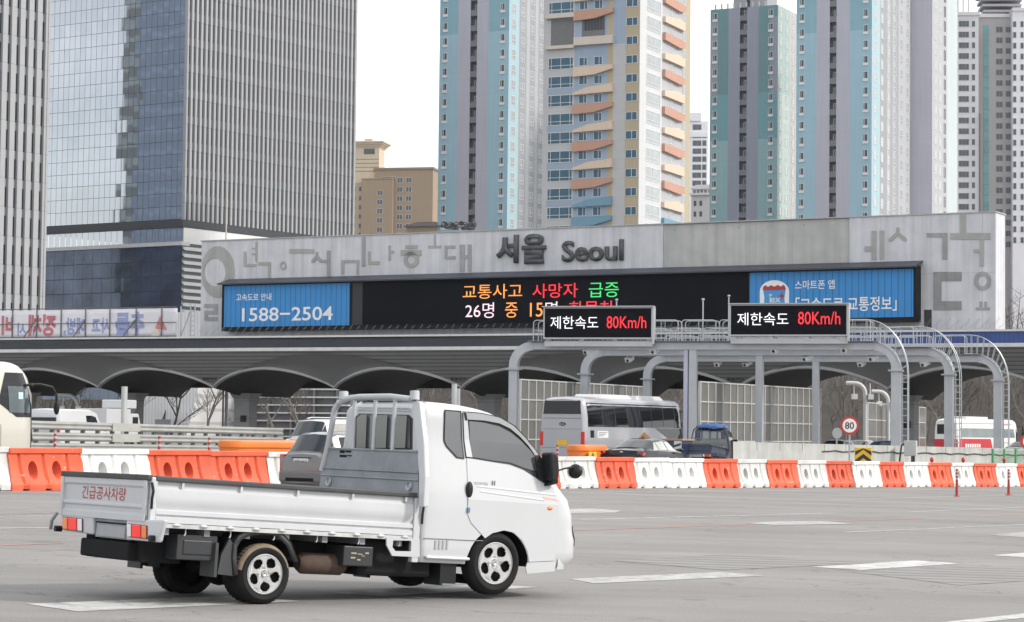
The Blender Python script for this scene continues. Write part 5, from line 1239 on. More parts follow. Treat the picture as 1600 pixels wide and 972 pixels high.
def apartment(name, lab, cpx, cpy, Z, th, left_px, right_px, top_py, strips, zb_px, cols_by_band, side_strips, side_cols, fwin, bal, swin, anchor_py, roof=True, ref=480 / 2.7):
    T = Tower(name, lab, 'apartment tower', cpx, cpy, Z, th)
    Hh = T.f(cpx, top_py).z if top_py is not None else T.f(cpx, 0).z + 15
    xs = [T.f(px, ref).x for px in strips]; xs[-1] = 0.0
    zs = [0] + [T.f(cpx, y).z for y in zb_px] + [Hh]
    bi = [k for k, c in enumerate(cols_by_band[0]) if c is None]
    wall_bands(T, xs, zs, cols_by_band)
    ys = [T.d(px, ref).y for px in side_strips]; ys[0] = 0.0
    wall_bands(T, ys, zs, side_cols, front=False)
    Ls = max(ys[-1], 14); Lf = -xs[0]
    mb = MB(); mb.poly([(-Lf, 0, 0), (-Lf, Ls, 0), (-Lf, Ls, Hh), (-Lf, 0, Hh)]); mb.poly([(-Lf, Ls, 0), (0, Ls, 0), (0, Ls, Hh), (-Lf, Ls, Hh)]); mb.poly([(-Lf, 0, Hh), (0, 0, Hh), (0, Ls, Hh), (-Lf, Ls, Hh)])
    if ys[-1] < Ls: mb.poly([(0, ys[-1], 0), (0, Ls, 0), (0, Ls, Hh), (0, ys[-1], Hh)])
    mb.build('rear_wall', paint('tower_grey', (0.512, 0.525, 0.549)), T.root)
    z0 = T.f(cpx, anchor_py).z; fl = 2.8
    zlo = T.f(cpx, 372).z; n0 = -int((z0 - zlo) / fl) - 1; n1 = int((Hh - z0 - 1.2) / fl)
    # recessed stair column
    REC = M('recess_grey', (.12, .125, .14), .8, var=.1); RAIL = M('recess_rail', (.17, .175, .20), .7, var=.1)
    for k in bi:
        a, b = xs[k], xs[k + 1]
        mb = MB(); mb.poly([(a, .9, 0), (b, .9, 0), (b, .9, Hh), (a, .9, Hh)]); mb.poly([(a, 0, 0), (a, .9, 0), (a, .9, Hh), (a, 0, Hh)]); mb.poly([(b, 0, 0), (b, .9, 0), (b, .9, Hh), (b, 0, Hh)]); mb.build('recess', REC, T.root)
        w = b - a; bm_ = MB(); bm_.box(a + .01, b - .01, .02, .88, -.12, .12); bm_.box(a + .01, b - .01, .02, .10, .12, .95); me_o = bm_.build('balcony', [RAIL]); me = me_o.data; bpy.data.objects.remove(me_o, do_unlink=True)
        dm = window_mesh(w * .5, 1.9, GL1, WFR, (.5,))
        for n in range(n0, n1 + 1):
            z = z0 + n * fl; put('balcony', me, T.root, (0, 0, z - 1.15)); put('stair_window', dm, T.root, (b - w * .36, .9, z - .95))
    fm = window_mesh(*fwin[1])
    for px in fwin[0]:
        x = T.f(px, ref).x
        for n in range(n0, n1 + 1): put('window', fm, T.root, (x, 0, z0 + n * fl - fwin[1][1] / 2))
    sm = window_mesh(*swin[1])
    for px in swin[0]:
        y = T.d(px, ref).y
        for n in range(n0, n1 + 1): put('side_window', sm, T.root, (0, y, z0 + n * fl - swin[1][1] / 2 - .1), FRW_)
    T.H = Hh; T.xs = xs; T.ys = ys; T.z0 = z0; T.n0 = n0; T.n1 = n1; T.Ls = Ls
    return T
SKY1 = paint('paint_sky_blue', (.32, .49, .575)); SKY2 = paint('paint_mid_blue', (.235, .41, .48)); LAV = paint('paint_lavender', (.43, .435, .50))
SKYS = paint('paint_pale_blue', (.36, .50, .55)); GRYL = paint('paint_light_grey', (.42, .43, .45)); GRYM = paint('paint_mid_grey', (.31, .32, .34))
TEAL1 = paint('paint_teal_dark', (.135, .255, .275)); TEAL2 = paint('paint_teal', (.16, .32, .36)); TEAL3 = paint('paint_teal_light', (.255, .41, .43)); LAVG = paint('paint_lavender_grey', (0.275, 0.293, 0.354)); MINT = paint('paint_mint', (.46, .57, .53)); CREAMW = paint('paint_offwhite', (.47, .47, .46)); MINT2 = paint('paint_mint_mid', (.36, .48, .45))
AN = R(26)
TA_ = apartment('apartment_tower', 'sky blue apartment tower with lavender middle strip left of the orange balconied tower', 794, 178, 413, AN, 686, 856, None,
    [685.6, 714.4, 733.7, 744, 761.9, 794], [47.5], [[SKY1, LAV, None, LAV, SKY1], [SKY2, LAV, None, LAV, SKY2]],
    [794, 810, 822, 827, 835.5, 840, 860], [[SKYS, GRYM, GRYL, GRYM, GRYL, GRYM], [SKYS, GRYM, GRYL, GRYM, GRYL, GRYM]],
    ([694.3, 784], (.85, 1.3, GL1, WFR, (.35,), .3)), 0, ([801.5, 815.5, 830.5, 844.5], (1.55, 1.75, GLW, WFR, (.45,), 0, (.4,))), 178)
TD_ = apartment('apartment_tower', 'sky blue apartment tower with lavender strip right of the green one, pale blocks beside it', 1362, 178, 407, AN, 1243, 1424, None,
    [1244, 1275.3, 1296, 1306.5, 1327.5, 1362], [45.5], [[SKY1, LAV, None, LAV, SKY1], [SKY2, LAV, None, LAV, SKY2]],
    [1362, 1375, 1386, 1390, 1395, 1399, 1404, 1424], [[SKYS, GRYM, GRYL, GRYM, GRYL, GRYM, GRYL]] * 2,
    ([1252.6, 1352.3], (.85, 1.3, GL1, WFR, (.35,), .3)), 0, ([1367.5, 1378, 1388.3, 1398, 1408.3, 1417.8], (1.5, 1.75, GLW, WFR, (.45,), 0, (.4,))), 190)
# second block stepping out behind it
yb_ = TD_.ys[-1]; xw = TD_.f(1456.5, 178, yb_).x; yside = [TD_.d(px, 178, xw).y for px in (1456.5, 1480, 1496)]
mb = MB(); mb.poly([(0, yb_, 0), (xw, yb_, 0), (xw, yb_, TD_.H), (0, yb_, TD_.H)]); mb.poly([(0, yside[2], 0), (xw, yside[2], 0), (xw, yside[2], TD_.H), (0, yside[2], TD_.H)]); mb.poly([(0, yb_, TD_.H), (xw, yb_, TD_.H), (xw, yside[2], TD_.H), (0, yside[2], TD_.H)]); mb.build('blank_wall', LAV, TD_.root)
wall_bands(TD_, yside, [0, TD_.H], [[GRYL, paint('paint_end_pale', (.50, .56, .57))]], front=False, off=xw)
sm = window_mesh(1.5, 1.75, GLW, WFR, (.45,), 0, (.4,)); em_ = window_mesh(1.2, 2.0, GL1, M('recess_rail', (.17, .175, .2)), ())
for n in range(TD_.n0, TD_.n1 + 1):
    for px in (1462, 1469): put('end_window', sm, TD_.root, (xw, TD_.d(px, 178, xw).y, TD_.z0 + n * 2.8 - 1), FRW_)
    put('end_balcony', em_, TD_.root, (xw, TD_.d(1476, 178, xw).y, TD_.z0 + n * 2.8 - 1.1), FRW_)
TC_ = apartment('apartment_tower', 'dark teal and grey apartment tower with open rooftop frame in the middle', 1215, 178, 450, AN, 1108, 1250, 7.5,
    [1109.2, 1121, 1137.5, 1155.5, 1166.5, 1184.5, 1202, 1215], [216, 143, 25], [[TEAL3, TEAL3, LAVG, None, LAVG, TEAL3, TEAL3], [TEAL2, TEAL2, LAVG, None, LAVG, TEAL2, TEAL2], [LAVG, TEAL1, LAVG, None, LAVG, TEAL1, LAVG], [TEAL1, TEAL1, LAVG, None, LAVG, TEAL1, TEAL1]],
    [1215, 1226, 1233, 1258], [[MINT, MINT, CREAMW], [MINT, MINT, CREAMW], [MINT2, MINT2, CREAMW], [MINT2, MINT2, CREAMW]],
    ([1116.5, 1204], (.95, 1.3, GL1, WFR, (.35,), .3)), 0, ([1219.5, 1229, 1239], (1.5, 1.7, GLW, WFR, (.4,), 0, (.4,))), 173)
mb = MB(); H = TC_.H; x0, x1 = TC_.xs[2], TC_.xs[5]
mb.box(x0 + .3, x0 + 3, 2, 8, H, H + 9); mb.box(x1 - 2.5, x1 + 1, 2, 8, H, H + 9); mb.box(x0 + .3, x1 + 1, 1, 9, H + 5.0, H + 6.0); mb.build('roof_frame', GRYM, TC_.root)
mb = MB(); mb.box(x0 + 3, x1 - 2.5, 3, 7, H, H + 3.5); mb.build('roof_plant', M('plant_dark', (.10, .11, .13), .7), TC_.root)
for k in range(9): mb = MB(); x = TC_.xs[0] + 1 + k * 1.3; mb.box(x - .12, x + .12, .05, .3, H, H + 1.0); mb.build('parapet_post', GRYL, TC_.root)

# orange and beige balconied tower in the middle
TBt = Tower('apartment_tower', 'tall apartment tower with alternating orange and beige balcony panels, in the middle of the view', 'apartment tower', 999, 178, 336, AN)
BEI = paint('paint_beige', (0.651, 0.525, 0.410)); ORA = paint('paint_orange', (.50, .29, .215)); OCH = paint('paint_ochre', (.44, .375, .26)); BLG = paint('paint_blue_grey', (0.305, 0.384, 0.488)); STN = M('stone_light', (.47, .475, .485), .75, var=.05, scale=.2, lines=1.4, linew=.05, linecol=.85); STN2 = paint('stone_side', (.56, .57, .58)); BLP = paint('paint_panel_blue', (0.159, 0.305, 0.403))
b = TBt; HB_ = b.f(999, 0).z + 17; r_ = 178
xs = [b.f(px, r_).x for px in (848, 854, 897, 949, 957.5, 976.5, 998)] + [0.0]
zs = [0, b.f(999, 66).z, HB_]
wall_bands(b, xs, zs, [[STN, STN, BLG, OCH, STN, OCH, STN], [STN, STN, BLG, OCH, BLG, OCH, STN]])
ys = [0.0] + [b.d(px, r_).y for px in (1008, 1034, 1066, 1078)]
wall_bands(b, ys, [0, HB_], [[STN2, STN2, GRYL, OCH]], front=False)
mb = MB(); Lf = -xs[0]; Ls = ys[-1]; mb.poly([(-Lf, 0, 0), (-Lf, Ls, 0), (-Lf, Ls, HB_), (-Lf, 0, HB_)]); mb.poly([(-Lf, Ls, 0), (0, Ls, 0), (0, Ls, HB_), (-Lf, Ls, HB_)]); mb.poly([(-Lf, 0, HB_), (0, 0, HB_), (0, Ls, HB_), (-Lf, Ls, HB_)]); mb.build('rear_wall', STN, b.root)
z0 = b.f(876, 188).z; fl = 2.8; xbay = b.f(875.5, 188).x; x_m0, x_m1 = b.f(896.5, r_).x, b.f(958, r_).x
bay = window_mesh(abs(b.f(895, r_).x - b.f(856, r_).x), 1.75, GLB, WFR, (.12, .5, .88), 0, (.32,)); midw = window_mesh(1.35, 1.3, GLB, WFR, (.62,)); ochw = window_mesh(1.85, 1.25, GLB, WFR, (.55,))
BAYG = glass('bay_glass_glare', (.38, .42, .43), .12)  # brighter base colour stands in for sun reflecting off the side glass
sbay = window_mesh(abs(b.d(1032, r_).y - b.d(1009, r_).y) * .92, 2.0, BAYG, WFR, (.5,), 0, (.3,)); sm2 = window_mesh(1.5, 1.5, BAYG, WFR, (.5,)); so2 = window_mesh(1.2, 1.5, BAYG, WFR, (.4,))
nlo, nhi = -6, int((HB_ - z0) / fl) - 1
spand = MB(); spand.box(xs[1] + .1, xs[2] - .1, -.03, -.001, -.95, -.05); so_ = spand.build('spandrel', [BLG]); spm = so_.data; bpy.data.objects.remove(so_, do_unlink=True)
seqc = [BEI, ORA]
def mid_panel(z, kind, mt):
    w = x_m1 - x_m0; mb = MB(); d = -.55
    if kind == 0: P = [(x_m0, z - .10), (x_m1, z + .02), (x_m1, z - .62), (x_m0 + w * .55, z - 1.35), (x_m0, z - 1.55)]
    else: P = [(x_m0, z - 1.45), (x_m0, z - 1.15), (x_m0 + w * .38, z - .35), (x_m1, z + .05), (x_m1, z - 1.25)]
    mb.prism([(x, -.002, zz) for x, zz in P], (0, d, 0)); return mb.build('balcony_panel', mt, b.root)
def side_panel(z, kind, mt):
    y0, y1 = ys[2] + .1, ys[3] - .1; w = y1 - y0; mb = MB()
    P = [(y0, z - .5), (y0 + w * .72, z + .05), (y1, z - .35), (y1, z - 1.5), (y0, z - 1.35)] if kind == 0 else [(y0, z - .1), (y1, z - .3), (y1, z - 1.3), (y0 + w * .75, z - 1.6), (y0, z - 1.25)]
    mb.prism([(.002, y, zz) for y, zz in P], (.5, 0, 0)); return mb.build('side_panel', mt, b.root)
for n in range(nlo, nhi + 1):
    z = z0 + n * fl
    opening = 4 <= n <= 5
    if not opening:
        put('bay_window', bay, b.root, (xbay, 0, z - .75))
        if n % 2 == 0: put('spandrel', spm, b.root, (0, 0, z - .75))
        for px in (910.5, 934): put('window', midw, b.root, (b.f(px, r_).x, 0, z - .45))
        A_ = n % 2 == 1 if n < 6 else n % 2 == 0
        mid_panel(z - .55, 0 if A_ else 1, BLP if n <= -4 else BEI if n == 3 or not A_ else ORA)
    put('ochre_window', ochw, b.root, (b.f(986.5, r_).x, 0, z - .55))
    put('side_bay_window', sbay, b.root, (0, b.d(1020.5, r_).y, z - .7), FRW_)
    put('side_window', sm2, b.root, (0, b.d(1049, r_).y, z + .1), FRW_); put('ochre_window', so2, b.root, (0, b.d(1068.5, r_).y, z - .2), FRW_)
    side_panel(z - .1, n % 2, (BEI if n % 2 == 0 else ORA) if n > -5 else BLP)
# open terrace
zt0_, zt1_ = b.f(900, 70).z, b.f(900, 26).z
for bx_ in ((xs[0] + .6, x_m0 + .1, -.55, .0, zt0_ - .5, zt0_), (x_m0 + .11, x_m1, -.65, 0, zt0_ - .2, zt0_ + 1.0), (xs[0] + .5, x_m0 + .1, -.6, 0, zt1_ - .1, zt1_ + .5)):
    mb = MB(); mb.box(*bx_); mb.build('terrace_edge', paint('paint_beige_light', (.60, .53, .46)), b.root)
mb = MB(); mb.box(xs[1] + .6, x_m0 - .1, -.03, -.004, zt0_, zt1_ - .1); mb.box(x_m0 + 1.2, x_m1 - 1.4, -.03, -.004, zt0_ + .9, zt1_ + .3); mb.build('terrace_shade_panel', M('terrace_shade', (.16, .165, .17), .8, var=.1), b.root)  # flat panels on the wall; shade of the terrace put into their colour
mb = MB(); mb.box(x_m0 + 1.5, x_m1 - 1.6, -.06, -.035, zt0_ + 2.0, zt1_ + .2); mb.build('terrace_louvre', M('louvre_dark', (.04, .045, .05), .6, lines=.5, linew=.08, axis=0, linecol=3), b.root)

# ---------------------------------------------------------------- grey-beige towers at the right edge
e = Tower('apartment_tower', 'taupe apartment tower with green glass strip at the right edge', 'apartment tower', 1529, 178, 592, R(4))
TAU = paint('paint_taupe', (0.366, 0.348, 0.354)); TAUL = paint('paint_taupe_light', (0.561, 0.555, 0.573)); TAUW = paint('paint_pale_grey', (0.671, 0.671, 0.708))
He = e.f(1529, 24).z; s_ = 592 / 3600
x0 = e.f(1494, r_).x
wall_bands(e, [x0, 0], [0, He], [[TAUL]])
rec = 3.0; xr_ = e.f(1579, r_, rec).x; xg0, xg1 = e.f(1536.5, r_, rec).x, e.f(1545, r_, rec).x
wall_bands(e, [0, xg0, xg1, xr_], [0, He], [[TAU, TAU, TAU]], off=rec)
mb = MB(); mb.poly([(0, 0, 0), (0, rec, 0), (0, rec, He), (0, 0, He)]); mb.poly([(x0, 0, He), (0, 0, He), (0, 16, He), (x0, 16, He)]); mb.poly([(0, rec, He), (xr_, rec, He), (xr_, 16, He), (0, 16, He)]); mb.poly([(x0, 0, 0), (x0, 16, 0), (x0, 16, He), (x0, 0, He)]); mb.poly([(x0, 16, 0), (xr_, 16, 0), (xr_, 16, He), (x0, 16, He)]); mb.build('rear_wall', TAU, e.root)
xend = xr_ + 14; wall_bands(e, [xr_, xend], [0, He + 1], [[TAUW]], off=-.5)
mb = MB(); mb.poly([(xr_, -.5, 0), (xr_, rec, 0), (xr_, rec, He + 1), (xr_, -.5, He + 1)]); mb.poly([(xr_, -.5, He + 1), (xend, -.5, He + 1), (xend, 16, He + 1), (xr_, 16, He + 1)]); mb.poly([(xend, -.5, 0), (xend, 16, 0), (xend, 16, He + 1), (xend, -.5, He + 1)]); mb.build('wing_wall', TAUW, e.root)
mb = MB(); mb.box(x0 - .3, .3, -.3, 16, He, He + .9); mb.box(.35, xr_ - .1, rec - .3, 16, He, He + .9); mb.box(xr_ - .05, xend + .3, -.8, 16, He + 1, He + 1.9); mb.build('cornice', TAUL, e.root)
mb = MB(); mb.box(xg0, xg1, rec - .12, rec - .004, 0, He - 2); mb.build('green_glass_strip', M('green_glass', (.13, .30, .30), .15, var=.2, scale=.3, lines=2.8, linew=.18, linecol=.6), e.root)
wde = window_mesh(2.6, 1.5, GL1, M('frame_grey', (.2, .22, .25), .5), (.33, .66)); wsm = window_mesh(.8, 1.5, GL1, MATS['frame_grey'], ()); wmd = window_mesh(1.7, 1.5, GL1, MATS['frame_grey'], (.5,))
ze = e.f(1506, 37).z
for n in range(0, 21):
    z = ze - n * 2.8 - .8
    put('wide_window', wde, e.root, (e.f(1506, r_).x, 0, z)); put('narrow_window', wsm, e.root, (e.f(1521, r_).x, 0, z))
    put('window', wmd, e.root, (e.f(1561.5, r_, rec).x, rec, z - 1)); put('window', wmd, e.root, (e.f(1576.3, r_, rec).x, rec, z - 1))
    for px in (1585.5, 1597): put('wing_window', wsm, e.root, (e.f(px, r_, -.5).x, -.5, z - .2))
mb = MB(); zr0 = He + .9
for k in range(4): mb.box(e.f(1541 - k * 2, 10).x, e.f(1600 + k, 10).x, 5 - k * .2, 14, zr0 + .9 + k * 1.5, zr0 + 1.5 + k * 1.5)
for px in (1500, 1508, 1516): mb.box(e.f(px, 10).x - .15, e.f(px, 10).x + .15, 4, 4.3, zr0, zr0 + 6)
mb.box(e.f(1497, 10).x, e.f(1541, 10).x, 4, 4.4, zr0 + 4.2, zr0 + 4.7); mb.box(e.f(1545, 10).x, e.f(1595, 10).x, 6, 13, zr0, zr0 + 1); mb.build('roof_structure', M('roof_frame_grey', (.33, .33, .35), .7), e.root)
mb = MB(); mb.cyl((.35, -.3, 0), (.35, -.3, e.f(1529, 178).z), .22, 6); mb.build('drain_pipe', M('pipe_dark', (.12, .12, .12), .6), e.root)

# small white tower far between, and an ornate cream block below it
f_ = Tower('office_tower', 'small pale tower far away between the orange balconied and the teal towers', 'tower', 1106, 230, 840, R(8)); Hf = f_.f(1100, 176).z; xl = f_.f(1076, 230).x
PAL = paint('paint_far_white', (0.756, 0.769, 0.800)); mb = MB(); mb.box(xl, 0, 0, 15, 0, Hf - 3.2); mb.box(xl - 1, -2.5, -.6, 15, Hf - 3.1, Hf); mb.box(xl, -.01, -.4, 0, Hf - 9, Hf - 7.2); mb.build('wall', PAL, f_.root)
wf = window_mesh(3.2, 2.0, GL1, MATS['frame_grey'], (.5,)); wf2 = window_mesh(1.5, 2.0, GL1, MATS['frame_grey'], ())
zz = f_.f(1091, 203).z
for n in range(9): put('window', wf, f_.root, (f_.f(1089, 230).x, 0, zz - n * 2.95)); put('narrow_window', wf2, f_.root, (f_.f(1100.5, 230).x, 0, zz - n * 2.95 - (0 if n else 40)))
f2 = Tower('apartment_block', 'cream block with a columned rooftop, low between the orange balconied and teal towers', 'building', 1108, 320, 640, R(20)); Hf2 = f2.f(1100, 305).z; xl = f2.f(1080, 320).x
mb = MB(); mb.box(xl, 0, 0, 10, 0, Hf2); mb.build('wall', CREAMW, f2.root); mb = MB(); mb.box(xl - .3, .5, -.8, 10, Hf2, Hf2 + .6); mb.box(xl - .1, .3, -.3, 10, Hf2 + 1.7, Hf2 + 2.2); mb.box(xl + 1, 0, .4, 9, Hf2 + 2.2, Hf2 + 3); mb.build('cornice', TAUL, f2.root)
for k in range(5): mb = MB(); x = xl + .4 + k * 1.05; mb.cyl((x, .1, Hf2 + .6), (x, .1, Hf2 + 1.7), .16, 8); mb.build('roof_column', TAUL, f2.root)
for n in range(2):
    for px in (1086, 1095): put('window', wsm, f2.root, (f2.f(px, 320).x, 0, Hf2 - 3 - n * 3))

# brown hotel block with square turret
g_ = Tower('hotel_block', 'brown block with a square cream turret right of the finned office tower', 'building', 676, 320, 744, R(12)); BRN = paint('paint_brown', (0.315, 0.236, 0.163)); BRN2 = paint('paint_tan', (0.378, 0.299, 0.215)); CRM = paint('paint_cream', (0.588, 0.493, 0.367))
Hg = g_.f(640, 265).z; xa, xb_ = g_.f(585, 320).x, 0.0; xl = g_.f(550, 320).x; xm = g_.f(567, 320).x
mb = MB(); mb.box(xa, 0, 0, 18, 0, Hg); mb.build('wall', BRN, g_.root); mb = MB(); mb.box(xm, xa + 6.5, -1.6, 10, 0, g_.f(585, 281).z); mb.box(xm - .2, xa + 6.6, -1.8, 10, g_.f(585, 281).z, g_.f(585, 279.5).z); mb.build('front_bay', BRN, g_.root)
mb = MB(); mb.box(xl - 8, xm - .01, -.8, 12, 0, g_.f(555, 286).z); mb.build('wing', BRN2, g_.root); mb = MB(); mb.box(xa - .4, .4, -.4, 18.4, Hg, Hg + .7); mb.build('cornice', M('trim_brown', (.25, .2, .15), .7), g_.root)
xt0, xt1 = g_.f(551.5, 250).x, g_.f(591, 250).x; zt_ = g_.f(570, 230).z
mb = MB(); mb.box(xt0, xt1, 1, 8, 0, zt_); mb.build('turret', CRM, g_.root); mb = MB()
for k in range(4): mb.box(xt0 - .3 - .5 * k, xt1 + .3 + .5 * k, .7 - .5 * k, 8.3 + .5 * k, zt_ + k * .5, zt_ + .48 + k * .5)
mb.box(xt0 + 3, xt1 - 3, 3, 6, zt_ + 2, zt_ + 3.2); mb.build('turret_cap', CRM, g_.root)
mb = MB(); mb.box(xt0 + 3.4, xt1 - 1.5, .9, .99, zt_ - 2.2, zt_ - .4); mb.build('turret_window', GL1, g_.root)
mb = MB()
for k in range(4): mb.box(xt0 - .05, xt1 + .05, .92, .98, zt_ - 4 - k * 1.3, zt_ - 3.75 - k * 1.3)
mb.build('turret_band', M('band_brown', (.3, .23, .15), .7), g_.root)
hw = window_mesh(1.9, 1.7, GL1, WFR, (.5,)); zz = g_.f(620, 282).z
for n in range(7):
    z = zz - n * 3.0
    for px in (624.5, 638.5): put('window', hw, g_.root, (g_.f(px, 320).x, 0, z - .8))
    if n: put('window', hw, g_.root, (g_.f(593.5, 320, -1.6).x, -1.6, z - 2))
    for px in (553.5, 562.5): put('wing_window', wsm, g_.root, (g_.f(px, 320, -.8).x, -.8, z - 3.5))
wide = window_mesh(4.6, 1.5, GL1, WFR, (.2, .4, .6, .8)); put('wide_window', wide, g_.root, (g_.f(606, 320).x, 0, zz - .3))
rs = thing('roof_pavilion', 'small dark tiled roof just behind the sign wall under the brown block', 'building', at(660, 352, 420).xy.to_3d(), -R(15)); zz = at(660, 354, 420).z
mb = MB(); mb.box(-3, 3.4, 0, 6, 0, zz); mb.build('wall', BRN2, rs); mb = MB(); mb.grid([[(-3.6, -.6, zz), (4, -.6, zz), (4, 6.6, zz), (-3.6, 6.6, zz)], [(-1.5, 1.5, zz + 1), (2, 1.5, zz + 1), (2, 4.5, zz + 1), (-1.5, 4.5, zz + 1)]], 0, True, True); mb.build('roof', M('tile_dark', (.08, .07, .065), .7), rs)

# ---------------------------------------------------------------- glass office towers with stone fins at the left
HT = R(33.5)
FIN = M('fin_stone', (.36, .368, .38), .7, var=.07, scale=.3, lines=4.2, linew=.06, linecol=.55)
OGL = glass('office_glass_dark', (.028, .033, .045), .05); SPN = M('spandrel_grey', (.30, .31, .32), .35, var=.12, scale=.4)
def curtain(T, x0, x1, z0, z1, pw, ph, gl, name, front=True, off=0.0, tilt=.0014):
    """one storey high band of panes; every pane is set a hair differently, as real ones are"""
    n = max(1, round((x1 - x0) / pw)); k = max(1, round((z1 - z0) / ph)); mb = MB()
    for i in range(n):
        for j in range(k):
            a, b_ = x0 + (x1 - x0) * i / n + .03, x0 + (x1 - x0) * (i + 1) / n - .03; c, d_ = z0 + (z1 - z0) * j / k + .03, z0 + (z1 - z0) * (j + 1) / k - .03
            t1, t2 = random.gauss(0, tilt), random.gauss(0, tilt)
            P = []
            for (u, z, su, sz) in ((a, c, -1, -1), (b_, c, 1, -1), (b_, d_, 1, 1), (a, d_, -1, 1)):
                o = -.02 + su * t1 * (b_ - a) + sz * t2 * (d_ - c)
                P.append((u, off + o, z) if front else (off - o, u, z))
            mb.poly(P)
    return mb.build(name, gl, T.root)
REFL = bpy.data.materials.new('mirror_glass'); REFL.use_nodes = True; _b = REFL.node_tree.nodes['Principled BSDF']; _b.inputs['Base Color'].default_value = (.55, .575, .62, 1); _b.inputs['Metallic'].default_value = .85; _b.inputs['Roughness'].default_value = .03
MULL = M('mullion_dark', (.05, .055, .07), .5, var=0)
def finned_face(T, y0, y1, zlo, zhi, pitch, fl=4.2, off=0.0, name='stone_fin', fw=.21):
    n = round((y1 - y0) / pitch); 
    mb = MB(); mb.poly([(off - .04, y0, zlo), (off - .04, y1, zlo), (off - .04, y1, zhi), (off - .04, y0, zhi)]); mb.build('backing', MULL, T.root)
    z = zlo; k = 0
    while z < zhi - .1:
        h = min(fl, zhi - z); mb = MB()
        random.seed(int(k * 7 + y0))
        for i in range(n):
            a, b_ = y0 + (y1 - y0) * (i + .0) / n + .05, y0 + (y1 - y0) * (i + 1) / n - .05
            j = random.uniform(-.004, .004)
            mb.poly([(off + .01 + j, a, z + .06), (off + .01 - j, b_, z + .06), (off + .01 - j, b_, z + h * .70), (off + .01 + j, a, z + h * .70)])
        mb.build('window_band', OGL, T.root)
        mb = MB()
        for i in range(n):
            a, b_ = y0 + (y1 - y0) * (i + .0) / n + .05, y0 + (y1 - y0) * (i + 1) / n - .05
            mb.poly([(off + .012, a, z + h * .71), (off + .012, b_, z + h * .71), (off + .012, b_, z + h * 1.0), (off + .012, a, z + h * 1.0)])
        mb.build('spandrel_band', SPN, T.root); z += fl; k += 1
    fm_ = MB(); fm_.box(off + .015, off + .45, -pitch * fw, pitch * fw, zlo, zhi); fo = fm_.build(name, [FIN]); me = fo.data; bpy.data.objects.remove(fo, do_unlink=True)
    for i in range(n + 1): put(name, me, T.root, (0, y0 + (y1 - y0) * i / n, 0))
h = Tower('office_tower', 'large office tower with mirror glass on one side and stone fins on the other', 'office tower', 288, 178, 367, HT)
zb_ = h.f(285, 346).z; zh = h.f(288, 0).z + 14; xl = h.f(66, 178).x; yr = h.d(552, 178).y
mb = MB(); mb.poly([(xl, 0.03, zb_), (0, 0.03, zb_), (0, .03, zh), (xl, .03, zh)]); mb.poly([(xl, 0, zb_), (xl, yr, zb_), (xl, yr, zh), (xl, 0, zh)]); mb.poly([(xl, yr, zb_), (0, yr, zb_), (0, yr, zh), (xl, yr, zh)]); mb.poly([(xl, 0, zh), (0, 0, zh), (0, yr, zh), (xl, yr, zh)]); mb.build('core_wall', MULL, h.root)
z = zb_ + .4
while z < zh - 1: curtain(h, xl, -.02, z, min(z + 4.2, zh), 1.2, 2.1, REFL, 'glass_band'); z += 4.2
finned_face(h, .1, yr, zb_ + .3, zh, 1.13)
mb = MB(); mb.box(xl - .2, .45, -.35, yr + .2, zb_ - .9, zb_ + .25); mb.build('soffit_band', M('soffit_dark', (.045, .048, .055), .5), h.root)
mb = MB(); mb.box(-.12, .52, -.08, .06, zb_ + .26, zh); mb.build('corner_post', FIN, h.root)
# podium under it
zpd = h.f(283, 382).z; 
curtain(h, xl - 2, -.1, zpd + .5, zb_ - .95, 1.3, 2.4, REFL, 'terrace_glazing', off=.25)
mb = MB(); mb.box(xl - 3, .35, -.5, 1.5, zpd - .15, zpd + .45); mb.build('ledge', M('ledge_white', (.60, .60, .61), .6), h.root)
PGL = M('podium_glass', (.09, .115, .165), .04, .6, var=.5, scale=.18)
mb = MB(); mb.box(xl - 3, -.02, .08, 20, 0, zpd - .16); mb.build('podium_core', MULL, h.root)
z = zpd - .2; k = 0
while z > 4: curtain(h, xl - 2.8, -.05, z - 2.35, z, 2.1 if k % 2 else 2.1, 2.35, PGL, 'podium_band'); z -= 2.4; k += 1
LWH = M('louvre_white', (.66, .66, .66), .5, var=.04)
mb = MB(); mb.box(.0, .02, 0, 30, 0, zb_ - .95); mb.build('side_glazing', GL1, h.root)
mb = MB(); mb.box(.03, .32, .1, 30, zpd + .2, zb_ - .95); mb.build('side_parapet', M('parapet_white', (.74, .74, .73), .5, var=.03, lines=3.0, linew=.05, axis=1, linecol=.8), h.root)
for k in range(11): zz = zpd - .3 - k * 1.12; mb = MB(); mb.prism([(.03, .1, zz), (.5, .1, zz - .1), (.5, .1, zz - .62), (.03, .1, zz - .3)], (0, 30, 0)); mb.build('louvre', LWH, h.root)
